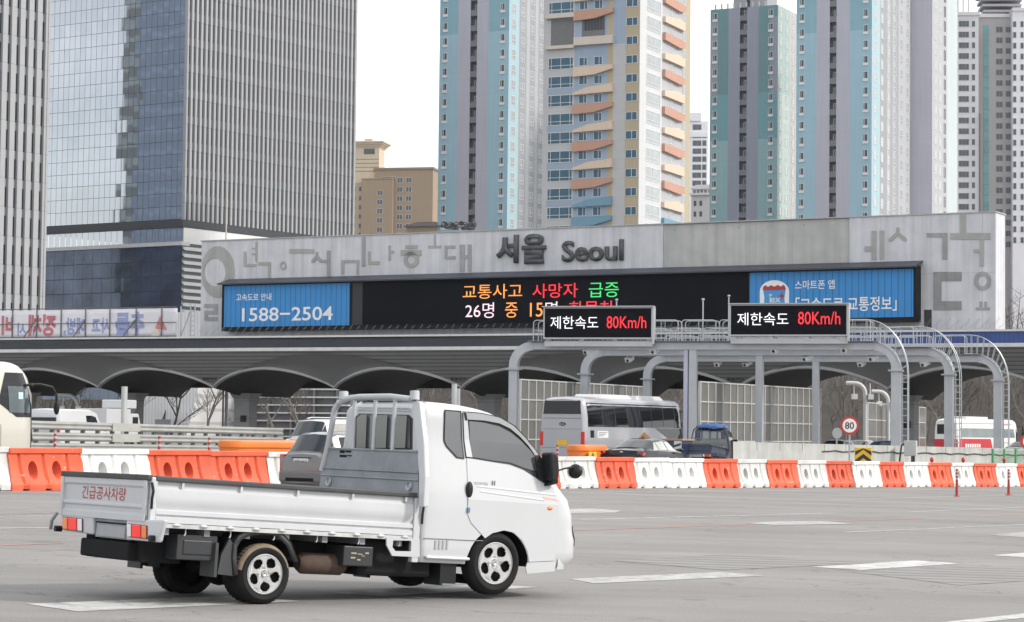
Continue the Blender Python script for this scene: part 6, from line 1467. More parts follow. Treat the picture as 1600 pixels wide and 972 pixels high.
# the neighbouring tower that the mirror glass reflects (it stands outside the view, to the left)
fn = Vector((-math.sin(HT), -math.cos(HT), 0))
def bounce(px, py, dist):
    q = h.M @ h.f(px, py); d = (q - CAM).normalized(); r = d - 2 * d.dot(fn) * fn; return q + r * dist
r1, r2 = bounce(216, 120, 110), bounce(300, 120, 110); dr = (r2 - r1).xy.to_3d(); dl = dr.length
rt = thing('office_tower', 'dark blue glass tower off to the left, reflected in the mirror glass', 'office tower', (r1.x, r1.y, 0), math.atan2(dr.y, dr.x))
mb = MB(); mb.box(0, dl + 14, -12, 0, 0, 150); mb.build('wall', M('reflected_blue', (.12, .175, .26), .2, var=.15, scale=.06, lines=4.2, linew=1.1, linecol=1.3, spec=.4), rt)
mb = MB(); mb.box(-4.5, -.02, -9, -.5, 0, 150); mb.build('stair_tower', M('reflected_grey', (.22, .27, .29), .4, var=.35, scale=.15, lines=4.2, linew=2.0, linecol=.35), rt)
i_ = Tower('office_tower', 'finned stone office tower cut by the left edge of the view', 'office tower', 71, 178, 340, HT)
zi = i_.f(71, 0).z + 14; yl_ = -26
mb = MB(); mb.box(-20, -.06, yl_, 0, 0, zi); mb.build('core_wall', MULL, i_.root)
finned_face(i_, yl_, -.2, 0.0, zi, 1.7, fw=.29)
mb = MB(); mb.box(-.2, .55, -.22, .12, 0, zi); mb.build('corner_post', FIN, i_.root)
fp = thing('lamp_pole', 'thin pole rising behind the left end of the sign wall', 'pole', at(353, 380, 175).xy.to_3d()); mb = MB(); mb.cyl((0, 0, 0), (0, 0, at(353, 302, 175).z), .08, 8, r1=.05); mb.build('shaft', M('pole_tan', (.45, .42, .36), .6), fp)
# ------------------------------------------------------------------ other vehicles
class Loft:
    """car body from cross sections: stations (x, zbot, zbelt, zroof, wlow, wbelt, wroof); x forward, y left"""
    def __init__(s, st): s.st = st
    def at(s, x):
        S = s.st
        if x <= S[0][0]: return S[0][1:]
        for a, b in zip(S, S[1:]):
            if x <= b[0]:
                t = (x - a[0]) / (b[0] - a[0]); return [p + (q - p) * t for p, q in zip(a[1:], b[1:])]
        return S[-1][1:]
    def P(s, x, u, sg=1, off=0.0):
        zb, zl, zr, wl, wb, wr = s.at(x)
        K = [(0, zb), (wl * .9, zb), (wl, zb + .14), (wl * 1.005, zb + (zl - zb) * .6), (wb, zl), (wr + .02, zr - .07), (wr - .10, zr - .005), (0, zr + .02)]
        i = min(6, int(u)); t = u - i; a, b = K[i], K[i + 1]
        y, z = a[0] + (b[0] - a[0]) * t, a[1] + (b[1] - a[1]) * t
        d = Vector((b[1] - a[1], -(b[0] - a[0]))); d = d.normalized() if d.length > 1e-6 else Vector((0, 1))
        y += d.x * off; z += d.y * off
        return Vector((x, -y * sg, z))
    def body(s, name, mt, parent, n=5):
        xs = []
        for a, b in zip(s.st, s.st[1:]): xs += [a[0] + (b[0] - a[0]) * k / n for k in range(n)]
        xs.append(s.st[-1][0]); us = [0, .5, 1, 1.5, 2, 2.5, 3, 3.5, 4, 4.5, 5, 5.5, 6, 6.5, 7]
        rows = [[s.P(x, u) for u in us] + [s.P(x, u, -1) for u in reversed(us[:-1])] for x in xs]
        return MB().grid(rows, 0, False, True).build(name, mt, parent, smooth=32)
    def patch(s, x0, x1, u0, u1, name, mt, parent, off=.008, sides=(1, -1), n=8, x0b=None, x1b=None):
        for sg in sides:
            mb = MB(); rows = []
            for j in range(4):
                t = j / 3; u = u0 + (u1 - u0) * t; a = x0 + ((x0b if x0b is not None else x0) - x0) * t; b = x1 + ((x1b if x1b is not None else x1) - x1) * t
                rows.append([s.P(a + (b - a) * i / n, u, sg, off) for i in range(n + 1)])
            mb.grid(rows); mb.build(name, mt, parent, smooth=40)
    def cross(s, x0, x1, u0, name, mt, parent, off=.008, n=8):
        """panel lying across the car (rear window, windscreen): from side u0 over the top to the other side"""
        us = [u0 + (7 - u0) * k / 5 for k in range(6)]; mb = MB()
        mb.grid([[s.P(x0 + (x1 - x0) * i / n, u, 1, off) for u in us] + [s.P(x0 + (x1 - x0) * i / n, u, -1, off) for u in reversed(us[:-1])] for i in range(n + 1)])
        return mb.build(name, mt, parent, smooth=40)
def car_wheel(parent, x, y, r, w, out):
    c = Vector((x, y, r)); ax = Vector((0, out, 0)); mb = MB(); mb.lathe([(r * .62, .0), (r * .8, -.005), (r - .02, .01), (r, .04), (r, w - .04), (r * .62, w)], c, -ax, 28); wo = mb.build('wheel', RUBBER, parent, smooth=40)
    mb = MB(); mb.lathe([(.001, .02), (r * .12, .015), (r * .2, .035), (r * .55, .02), (r * .63, .0)], c, -ax, 24); mb.build('rim', SILVER, wo, smooth=40)
def place(px, Z, deg):
    p = at(px, 690, Z); return (p.x, p.y, G(p.x, p.y)), R(deg)
CG = M('car_window', (.014, .018, .022), .05, var=0, spec=.6, coat=.2)
def lampbox(parent, name, x, y0, y1, z0, z1, mt, d=.05): mb = MB(); mb.box(x - .012, x + d, min(y0, y1), max(y0, y1), z0, z1); return mb.build(name, mt, parent, bevel=.015)
PRM = .0
# grey hatchback in front of the barriers
loc, rz = place(470, 55.5, 45)
t = thing('hatchback_car', 'grey hatchback car seen from behind between the truck bed and cab', 'car', loc, rz)
GRYC = M('car_grey', (.16, .156, .154), .3, .35, coat=.7, var=.04)
lf = Loft([(0, .34, .74, .80, .70, .72, .58), (.05, .26, .98, 1.02, .84, .80, .64), (.14, .24, 1.0, 1.06, .865, .83, .66), (.42, .22, 1.0, 1.50, .87, .845, .60), (.60, .22, 1.0, 1.55, .875, .85, .62), (1.8, .22, .99, 1.57, .88, .86, .66), (2.6, .22, .97, 1.53, .88, .86, .64), (3.5, .22, .95, 1.0, .875, .84, .66), (4.1, .24, .82, .86, .84, .80, .6), (4.3, .35, .68, .72, .7, .66, .5)])
lf.body('body', GRYC, t); lf.cross(.16, .41, 4.6, 'rear_window', CG, t); lf.patch(.62, 3.0, 4.12, 4.92, 'side_window', CG, t, x1b=2.7); lf.cross(2.68, 3.42, 5.2, 'windscreen', CG, t)
for sg in (-1, 1): lampbox(t, 'tail_lamp', .07, sg * .70, sg * .86, .74, 1.02, REDL, .16)
mb = MB(); mb.box(-.03, .1, -.80, .80, .36, .62); mb.build('bumper', M('bumper_grey', (.15, .15, .155), .5, var=.05), t, bevel=.05, seg=3); mb = MB(); mb.box(-.036, 0, -.52, .52, .38, .46); mb.build('bumper_slot', DARK, t)
mb = MB(); mb.box(.01, .10, -.27, .27, .80, .925); pl = mb.build('licence_plate', PLATE, t); Tm = Matrix.Translation((.005, .23, .825)) @ Matrix.Rotation(-math.pi / 2, 4, 'Z'); text('plate_text', '50우 5623', Tm, .46, .075, INK, pl)
mb = MB(); mb.box(.015, .09, -.36, .36, .935, .955); mb.build('tailgate_trim', BLACKP, t); mb = MB(); mb.tube([(.20, .05, 1.06), (.22, .35, 1.09)], .014, 6); mb.build('wiper', INK, t); mb = MB(); mb.tube([(.16, -.60, 1.03), (.40, -.56, 1.44)], .008, 4); mb.build('window_trim', INK, t)
for x in (.8, 3.4):
    for sg in (-1, 1): car_wheel(t, x, sg * .86, .31, .2, sg)
# white estate car behind the barriers
loc, rz = place(470, 80, 44)
t = thing('suv_car', 'large white estate car behind the barriers beyond the grey hatchback', 'car', (loc[0], loc[1], loc[2] + .04), rz)
lf = Loft([(0, .5, .9, .96, .88, .88, .7), (.06, .38, 1.18, 1.22, .97, .95, .78), (.16, .34, 1.22, 1.28, .985, .96, .78), (.46, .32, 1.22, 1.84, .99, .97, .74), (.7, .32, 1.21, 1.89, .99, .97, .76), (2.0, .3, 1.2, 1.90, .99, .97, .77), (3.0, .3, 1.18, 1.85, .99, .97, .76), (3.8, .3, 1.15, 1.2, .99, .95, .78), (4.6, .34, 1.02, 1.06, .95, .9, .7), (4.85, .45, .85, .9, .85, .8, .6)])
lf.body('body', WHITE, t); lf.cross(.18, .45, 4.4, 'rear_window', CG, t); lf.patch(.62, 3.5, 4.10, 4.9, 'side_window', M('car_window_pale', (.34, .34, .32), .08, var=.2, coat=1), t, x1b=3.1); lf.cross(3.06, 3.72, 5.2, 'windscreen', CG, t)
for sg in (-1, 1):
    mb = MB(); mb.tube([(.8, sg * .66, 1.93), (1.0, sg * .66, 1.97), (2.6, sg * .66, 1.97), (2.8, sg * .66, 1.92)], .022, 6); mb.build('roof_rail', GALV, t); lampbox(t, 'tail_lamp', .09, sg * .80, sg * .98, .98, 1.17, REDL, .12)
mb = MB(); mb.ell((.06, -.02, 1.11), .02, .10, .04); mb.build('badge', INK, t, smooth=60)
for x in (.95, 3.9):
    for sg in (-1, 1): car_wheel(t, x, sg * .98, .38, .24, sg)
# dark saloon
def saloon(px, Z, deg, lab, paint_, name='saloon_car', detail=True):
    loc, rz = place(px, Z, deg); loc = (loc[0], loc[1], loc[2] + (.10 if Z < 100 else 0)); t = thing(name, lab, 'car', loc, rz)
    lf = Loft([(0, .42, .80, .86, .74, .72, .6), (.06, .30, 1.0, 1.03, .90, .86, .72), (.30, .24, 1.04, 1.08, .925, .88, .74), (.62, .22, 1.03, 1.10, .93, .89, .70), (1.35, .22, 1.0, 1.42, .935, .90, .60), (1.9, .22, .98, 1.475, .935, .905, .62), (2.5, .22, .96, 1.45, .935, .905, .62), (3.4, .22, .93, .99, .93, .90, .72), (4.4, .24, .80, .84, .90, .85, .65), (4.85, .36, .64, .68, .74, .7, .5)])
    lf.body('body', paint_, t); lf.cross(.68, 1.38, 5.1, 'rear_window', CG, t); SG = M('saloon_side_glass', (.36, .37, .36), .06, var=.2, coat=1)
    for a, b_, ab, bb in ((.98, 1.42, 1.34, 1.46), (1.46, 2.14, 1.50, 2.12), (2.20, 3.08, 2.18, 2.62)): lf.patch(a, b_, 4.14, 4.92, 'side_window', SG, t, x0b=ab, x1b=bb)
    lf.cross(2.62, 3.32, 5.1, 'windscreen', CG, t)
    for sg in (-1, 1):
        lampbox(t, 'tail_lamp', .05, sg * .40, sg * .90, .84, .95, REDL, .22); mb = MB(); mb.ell((3.0, sg * 1.0, 1.05), .10, .12, .07); mb.build('door_mirror', paint_, t, smooth=60)
        mb = MB(); mb.tube([lf.P(x, 4.05, sg, .012) for x in (.9, 1.6, 2.4, 3.1)], .012, 5); mb.build('window_trim', SILVER, t)
    if detail:
        mb = MB(); mb.box(.0, .08, -.26, .26, .66, .78); pl = mb.build('licence_plate', PLATE, t); mb = MB(); mb.ell((.04, 0, .97), .02, .08, .03); mb.build('badge', SILVER, t, smooth=60)
        mb = MB(); mb.prism([(1.75, -.015, 1.49), (1.98, -.015, 1.49), (1.78, -.015, 1.57)], (0, .03, 0)); mb.build('roof_fin', paint_, t); mb = MB(); mb.box(-.005, .05, -.7, .7, .42, .56); mb.build('bumper', paint_, t, bevel=.03)
        for zz in (2.0, 2.75): mb = MB(); q = lf.P(zz, 3.3, 1, .02); mb.box(q.x - .1, q.x + .1, q.y - .01, q.y + .02, q.z - .015, q.z + .015); mb.build('door_handle', SILVER, t)
    for x in (.95, 3.85):
        for sg in (-1, 1): car_wheel(t, x, sg * .92, .33, .22, sg)
    return t
BLKC = M('car_black', (.006, .007, .010), .15, 0, coat=.25, spec=.35, var=0); BLUC = M('car_navy', (.012, .016, .032), .15, .2, coat=1, var=0)
saloon(970, 85, 60, 'black saloon car behind the barriers right of the silver coach', BLKC)
saloon(1366, 128, 62, 'black car just visible above the median wall beside the chevron block', BLKC, detail=False)
saloon(1292, 140, 62, 'white car whose roof shows over the wall left of the speed sign', WHITE, detail=False)
saloon(1330, 150, 62, 'dark blue car roof showing over the wall beneath the speed sign', BLUC, detail=False)
saloon(1585, 150, 60, 'dark green car at the right edge in front of the red and white bus', M('car_green', (.02, .06, .04), .2, .2, coat=1, var=0), detail=False)
saloon(370, 165, 60, 'white car far beyond the guard rail between the toll columns', WHITE, detail=False)
# vans and a box truck far left behind the guard rail
def van(px, Z, deg, lab, h=2.15):
    loc, rz = place(px, Z, deg); t = thing('delivery_van', lab, 'van', loc, rz)
    lf = Loft([(0, .5, 1.1, h - .25, .85, .85, .70), (.08, .34, 1.2, h - .05, .95, .93, .78), (.3, .3, 1.2, h, .96, .94, .80), (3.2, .3, 1.2, h, .96, .94, .80), (3.8, .3, 1.15, h - .12, .96, .94, .76), (4.5, .3, 1.1, 1.18, .95, .92, .76), (5.0, .4, .9, .95, .85, .8, .65)])
    lf.body('body', WHITE, t); lf.patch(2.6, 3.9, 4.15, 4.75, 'side_window', CG, t, x1b=3.6); lf.cross(3.86, 4.44, 5.1, 'windscreen', CG, t); mb = MB(); mb.box(-.012, .1, -.7, .7, 1.25, h - .4); mb.build('rear_window', CG, t)
    for sg in (-1, 1): lampbox(t, 'tail_lamp', .0, sg * .75, sg * .9, .9, 1.2, REDL, .1)
    for x in (.9, 4.1):
        for sg in (-1, 1): car_wheel(t, x, sg * .95, .34, .22, sg)
van(66, 108, 72, 'white van whose roof shows above the guard rail beside the cream bus')
loc, rz = place(142, 132, 76); t = thing('box_truck', 'white box truck behind the guard rail left of the toll columns', 'truck', loc, rz)
mb = MB(); mb.box(0, 3.4, -.95, .95, .75, 2.35); mb.build('cargo_box', WHITE, t, bevel=.03); mb = MB(); mb.prism([(3.5, -.9, .4), (5.1, -.9, .4), (5.1, -.9, 1.3), (4.7, -.9, 2.1), (3.5, -.9, 2.1)], (0, 1.8, 0)); mb.build('cab', WHITE, t, bevel=.06); mb = MB(); mb.box(3.2, 4.6, -.8, .8, 2.4, 2.9); mb.build('roof_fairing', WHITE, t, bevel=.05); mb = MB(); mb.box(3.8, 4.6, -.91, .91, 1.35, 1.9); mb.build('side_window', CG, t); mb = MB(); mb.box(0, 4.8, -.4, .4, .45, .75); mb.build('chassis_rail', DARK, t)
for x in (.9, 4.3):
    for sg in (-1, 1): car_wheel(t, x, sg * .9, .38, .24, sg)

# ---- coaches
def coach(name, lab, loc, rz, Ln, H, paint_, glassy, opts):
    t = thing(name, lab, 'bus', loc, rz); W2 = 1.25
    def sec(x):
        e = 0.0; top = H; fr_ = Ln - x
        ins = .16 * (1 - min(1, x / .22)) ** 2 if x < .22 else 0
        if fr_ < .9: ins = .30 * (1 - fr_ / .9) ** 2.2; top = H - .42 * (1 - fr_ / .9) ** 1.6
        if x < .5: top = H - .14 * (1 - x / .5) ** 2
        w = W2 - ins; o = []; z0 = .32
        wt = w - .10
        K = [(-w, z0), (-w, 1.3)]
        pts = [(w * .96, z0), (w, z0 + .1), (w, 1.45), (w - .03, 2.4), (wt - .02, top - .36), (wt - .08, top - .17), (wt - .22, top - .05), (wt - .5, top), (0, top + .03)]
        return [(x, -y, z) for y, z in pts] + [(x, y, z) for y, z in reversed(pts[:-1])]
    xs = [0, .04, .1, .22, .5] + [.5 + (Ln - 1.4) * k / 10 for k in range(1, 11)] + [Ln - .6, Ln - .4, Ln - .2, Ln - .08, Ln]
    MB().grid([sec(x) for x in xs], 0, False, True).build('body', paint_, t, smooth=35)
    def side(x0, x1, z0, z1, nm, mt, off=.008, sides=(-1,), x0t=None, x1t=None, n=14):
        for sg in sides:
            mb = MB(); rows = []
            for j in range(5):
                tt = j / 4; z = z0 + (z1 - z0) * tt; a = x0 + ((x0t if x0t is not None else x0) - x0) * tt; b_ = x1 + ((x1t if x1t is not None else x1) - x1) * tt; r = []
                for i in range(n + 1):
                    x = a + (b_ - a) * i / n; S_ = sec(x); y = None
                    for p, q in zip(S_[:8], S_[1:9]):
                        if p[2] <= z <= q[2] + 1e-6: y = p[1] + (q[1] - p[1]) * (z - p[2]) / max(1e-6, q[2] - p[2]); break
                    r.append((x, (y - off) * (1 if sg < 0 else -1), z))
                rows.append(r)
            mb.grid(rows); mb.build(nm, mt, t, smooth=40)
    opts(t, side, sec)
    for x in (2.6, Ln - 2.6):
        for sg in (-1, 1): car_wheel(t, x, sg * W2, .48, .28, sg)
    return t
SILV = M('coach_silver', (.40, .41, .44), .3, .35, coat=.6, var=.05, scale=1); SILW = M('coach_silver_light', (.58, .58, .58), .35, .1, coat=.5, var=.04)
CBLK = M('coach_glass_black', (.008, .009, .011), .05, var=0, coat=0, spec=.45)
def silver(t, side, sec):
    H = 3.45
    side(.30, 11.55, 2.02, 3.16, 'window_band', CBLK, x1t=11.35, n=20); side(11.2, 11.97, 1.25, 3.0, 'front_side_glass', CBLK, x1t=11.72, off=.010, n=5)
    for k in range(1, 8): x = .5 + k * 1.42; side(x - .02, x + .02, 2.04, 3.14, 'window_joint', M('joint_grey', (.06, .06, .065), .3, var=0), off=.014, n=2)
    side(9.6, 11.7, 1.45, 2.0, 'side_flash', CBLK, x0t=8.0); side(10.6, 11.85, .75, 1.44, 'door_glass', CBLK)
    side(.3, 11.0, 1.0, 1.04, 'side_groove', M('groove_grey', (.2, .2, .21), .6, var=0), n=20)
    side(.34, 8.6, .36, .98, 'lower_panel', SILW, off=.006, n=20)
    mb = MB(); mb.prism([(.01, -1.0, 2.62), (.01, 1.0, 2.62), (.05, .96, 3.26), (.05, -.96, 3.26)], (-.05, 0, 0)); mb.build('rear_window', CBLK, t, bevel=.02)
    for sg in (-1, 1):
        lampbox(t, 'tail_lamp', -.0, sg * 1.00, sg * 1.18, 1.12, 1.78, REDL, .08); lampbox(t, 'marker_lamp', .02, sg * .74, sg * .90, 3.20, 3.27, REDL, .05)
    mb = MB(); mb.box(-.02, .05, -.30, .26, 1.14, 1.38); mb.build('licence_plate', M('plate_yellow', (.72, .42, .03), .4, var=.05), t)
    mb = MB(); mb.ell((-.005, -.02, 2.14), .02, .19, .085); mb.build('emblem', INK, t, smooth=60); Tm = Matrix.Translation((-.028, .10, 2.095)) @ Matrix.Rotation(-math.pi / 2, 4, 'Z'); text('emblem_letters', 'KIA', Tm, .23, .08, SILVER, t)
    mb = MB(); mb.box(-.006, .05, -1.0, 1.0, 2.40, 2.43); mb.box(-.006, .05, -1.05, 1.05, 1.0, 1.02); mb.tube([(0, -1.0, 1.9), (0, 1.0, 1.9)], .01, 5); mb.build('engine_hatch', M('seam_dark', (.12, .12, .13), .6, var=0), t)
    for (x0, x1, z) in ((2.6, 6.2, 3.52), (6.6, 10.0, 3.55)):
        mb = MB(); mb.grid([[(x0 + .3 * (j == 1), -.82 + .12 * j, 3.4 + .22 * j) , (x1 - .3 * (j == 1), -.82 + .12 * j, 3.4 + .22 * j), (x1 - .3 * (j == 1), .82 - .12 * j, 3.4 + .22 * j), (x0 + .3 * (j == 1), .82 - .12 * j, 3.4 + .22 * j)] for j in (0, 1)], 0, True, True); mb.build('roof_unit', SILW, t, bevel=.03)
    side(.55, .95, 1.5, 1.85, 'side_vent', CBLK, n=2); side(1.3, 2.5, 1.5, 1.82, 'side_notice', PLATE, n=4)
    mb = MB()
    for k in range(3): mb.box(1.42, 2.35 - .2 * k, -1.272, -1.262, 1.74 - .08 * k, 1.77 - .08 * k)
    mb.build('notice_line', M('ink_grey', (.3, .3, .3), .6, var=0), t)
    mb = MB(); mb.tube([(11.8, -1.1, 2.9), (12.2, -1.35, 2.95), (12.35, -1.42, 2.5)], .05, 8); mb.ell((12.35, -1.42, 2.35), .10, .12, .25); mb.build('mirror', BLACKP, t, smooth=60)
loc, rz = place(878, 110, 62); coach('tour_coach', 'silver coach with black window band driving towards the gate', loc, rz, 12, 3.45, SILV, 0, silver)
CRMB = M('bus_cream', (.55, .535, .475), .3, coat=.6, var=.03, scale=1)
def cream(t, side, sec):
    L_ = 11.5
    side(1.0, L_ - 2.3, 2.2, 3.05, 'window_band', M('coach_glass_pale', (.16, .20, .21), .06, var=.25, coat=1), x1t=L_ - 1.85)
    side(L_ - 1.72, L_ - .16, 2.15, 3.02, 'front_quarter_glass', CBLK, x0t=L_ - 1.35, x1t=L_ - .55); side(L_ - .95, L_ - .12, 1.72, 2.15, 'door_glass', CBLK, x0t=L_ - 1.72)
    side(L_ - 1.25, L_ - .26, 1.85, 2.62, 'door_window', M('door_pane', (.06, .09, .10), .06, var=.3, scale=1.2, coat=1), off=.016, x0t=L_ - 1.30, x1t=L_ - .36)
    side(L_ - 1.6, L_ - 1.57, .4, 1.5, 'door_seam', M('seam_brown', (.3, .28, .23), .6, var=0), n=2); side(L_ - 3, L_ - 1.62, 1.46, 1.49, 'body_seam', MATS['seam_brown'])
    side(L_ - 2.15, L_ - 1.95, .62, .72, 'turn_signal', ORNL, n=2); side(L_ - .14, L_ - .05, .4, 2.6, 'front_edge', BLACKP, n=2)
    side(L_ - .88, L_ - .68, 2.25, 2.45, 'paper_notice', M('paper_blue', (.5, .62, .66), .6, var=0), off=.022, n=2)
    mb = MB(); mb.prism([(L_ - .05, -1.0, 1.0), (L_ - .05, 1.0, 1.0), (L_ - .32, .95, 2.85), (L_ - .32, -.95, 2.85)], (.06, 0, 0)); mb.build('windscreen', CBLK, t)
    mb = MB(); mb.tube([(L_ - .5, -1.12, 2.66), (L_ - .1, -1.34, 2.70), (L_ + .25, -1.5, 2.62), (L_ + .38, -1.55, 2.40), (L_ + .4, -1.55, 2.2)], .04, 8); mb.ell((L_ + .4, -1.55, 2.02), .08, .10, .22); mb.ell((L_ - .3, -1.2, 2.66), .10, .08, .08); mb.build('mirror_arm', BLACKP, t, smooth=60)
q = at(51, 690, 68.5); a = R(58); d = Vector((math.cos(a), math.sin(a), 0)); o = Vector((q.x, q.y, 0)) - d * 11.5 + Vector((-d.y, d.x, 0)) * 1.0
coach('cream_bus', 'cream coach cut by the left edge, with a black mirror arm', (o.x, o.y, G(q.x, q.y)), a, 11.5, 3.35, CRMB, 0, cream)
WHB = M('bus_white', (.72, .72, .70), .35, coat=.4, var=.03); RDB = M('bus_red', (.52, .02, .035), .35, coat=.4, var=.05)
def redw(t, side, sec):
    side(.5, 10.8, 1.72, 2.55, 'window_band', M('bus_glass_green', (.12, .16, .15), .08, var=.3, scale=.8, coat=1), x1t=10.6, n=18)
    side(.02, 6.6, .40, 1.6, 'red_side', RDB, off=.006, x1t=6.1, n=18); side(11.0, 11.7, .9, 2.5, 'front_window', CG, n=3); side(.5, 10.5, 2.95, 3.05, 'roof_stripe', M('roof_pink', (.62, .25, .25), .5, var=.1), off=.006, n=12)
    mb = MB(); mb.box(-.015, .1, -1.18, 1.18, .45, 1.55); mb.build('red_rear', RDB, t); mb = MB(); mb.box(-.02, .1, -.9, .9, 2.0, 2.9); mb.build('rear_window', CBLK, t, bevel=.03)
    Tm = TR(1.2, -1.262, .85); text('side_lettering', 'EXPRESS', Tm, 2.6, .35, WHB, t) if 0 else None
    for k in range(7): mb = MB(); mb.box(1.3 + .42 * k, 1.6 + .42 * k, -1.272, -1.262, .82, 1.14); mb.build('side_mark', WHB, t)
    mb = MB(); mb.box(2.5, 6.5, -.75, .75, 3.35, 3.62); mb.build('roof_unit', WHB, t, bevel=.08); mb = MB(); mb.tube([(11.5, -1.1, 2.75), (11.95, -1.35, 2.85), (12.1, -1.42, 2.4)], .07, 8); mb.ell((12.1, -1.42, 2.1), .14, .16, .3); mb.build('mirror_arm', BLACKP, t, smooth=60)
q = at(1497, 690, 208); a = R(50); d = Vector((math.cos(a), math.sin(a), 0)); o = Vector((q.x, q.y, 0)) + Vector((-d.y, d.x, 0)) * 1.25
coach('express_bus', 'red and white bus beyond the toll gate at the right', (o.x, o.y, 0), a, 11.8, 3.4, WHB, 0, redw)

# ---- dark blue pickup of the same kind as the white one
NAVY = M('navy_paint', (.018, .032, .075), .25, .2, coat=.8, var=.05); NAV2 = M('navy_gate', (.03, .045, .085), .35, .2, coat=.4, var=.12); DKR = M('rack_dark', (.07, .08, .10), .5, .3)
bt = clone(truck); q = at(1082, 690, 106.5); a = R(70); bt.location = (q.x + 1.2 * math.cos(a), q.y + 1.2 * math.sin(a), G(q.x, q.y) + .04); bt.rotation_euler = (0, 0, a)
bt['label'] = 'dark blue pickup truck with a blue tarpaulin on its cab roof, behind the barriers'
SWAP = {'white_paint': NAVY, 'gate_white': NAV2, 'bumper_white': NAVY, 'rack_white': DKR, 'rack_post_white': DKR, 'headboard_grey': M('headboard_dark', (.20, .21, .22), .5, .2, var=.15), 'smoked_visor': BLACKP, 'rear_glass': M('rear_glass_pale', (.3, .32, .33), .08, var=.1, coat=1), 'rail_worn': NAV2, 'brake_lens_lit': REDL}
def swap(o):
    for c in list(o.children):
        if c.type == 'MESH':
            if any(k in c.name for k in ('lettering', 'decal', 'sticker')): bpy.data.objects.remove(c, do_unlink=True); continue
            for sl_ in c.material_slots:
                if sl_.material and sl_.material.name in SWAP: nm = sl_.material.name; sl_.link = 'OBJECT'; sl_.material = SWAP[nm]
        swap(c)
swap(bt)
tp = MB(); random.seed(5); rows = []
for j in range(7):
    r = []
    for k in range(16):
        an = 2 * math.pi * k / 16; f = 1 - .62 * (j / 6) ** 2
        r.append((.62 * math.cos(an) * f + .06 * math.sin(3 * an + j), .78 * math.sin(an) * f + .05 * math.cos(2 * an + j), .02 + .20 * math.sin(j / 6 * math.pi / 2) + .045 * math.sin(5 * an + 2 * j)))
    rows.append(r)
tp.grid(rows, 0, True, True); to = tp.build('tarpaulin', M('tarp_blue', (.045, .12, .32), .6, var=.4, scale=5, bump=1.0), smooth=40); to.matrix_world = frame(bt) @ Matrix.Translation((2.25, 0, 1.95)); tag(to, 'crumpled blue tarpaulin tied on the roof of the dark blue pickup', 'tarpaulin')
# blue skip with chevron board and amber diamond sign between saloon and pickup
q = at(1050, 700, 106); t = thing('equipment_trailer', 'dark blue equipment box with striped board between the black saloon and the blue pickup', 'trailer', (q.x, q.y, G(q.x, q.y)), R(62))
s_ = 116 / 3600; mb = MB(); mb.box(0, 1.3, -.48, .48, .45, 1.42); mb.build('box', NAVY, t, bevel=.03); mb = MB(); mb.box(-.06, 1.36, -.53, .53, 1.425, 1.50); mb.build('lid', M('lid_tan', (.35, .25, .14), .6), t); mb = MB(); mb.box(-.05, -.005, -.47, -.12, .5, 1.4); bd = mb.build('striped_board', WHITE, t); mb = MB()
for k in range(4): mb.prism([(-.054, -.47, .55 + .22 * k), (-.054, -.12, .45 + .22 * k), (-.054, -.12, .55 + .22 * k), (-.054, -.47, .65 + .22 * k)], (-.004, 0, 0))
mb.build('board_stripe', INK, bd)
for k in range(3): mb = MB(); mb.cyl((.2 + .4 * k, .2 * k - .3, 1.5), (.2 + .4 * k, .2 * k - .3, 1.7 - .04 * k), .04, 8); mb.build('fitting', INK, t)
for sg in (-1, 1): car_wheel(t, .65, sg * .5, .3, .2, sg)
q = at(1007, 677, 108); zz = G(q.x, q.y); t = thing('diamond_sign', 'brown back of a diamond shaped road sign above the black saloon', 'road sign', (q.x, q.y, zz), 0); c = at(1007, 684, 108).z - zz; r = 9 * 108 / 3600; mb = MB(); mb.prism([(-r, 0, c), (0, 0, c - r), (r, 0, c), (0, 0, c + r)], (0, .02, 0)); mb.build('sign_plate', M('sign_amber', (.42, .20, .06), .6, var=.1), t); mb = MB(); mb.cyl((0, .05, 0), (0, .05, c), .03, 8); mb.build('pole', GALV, t)

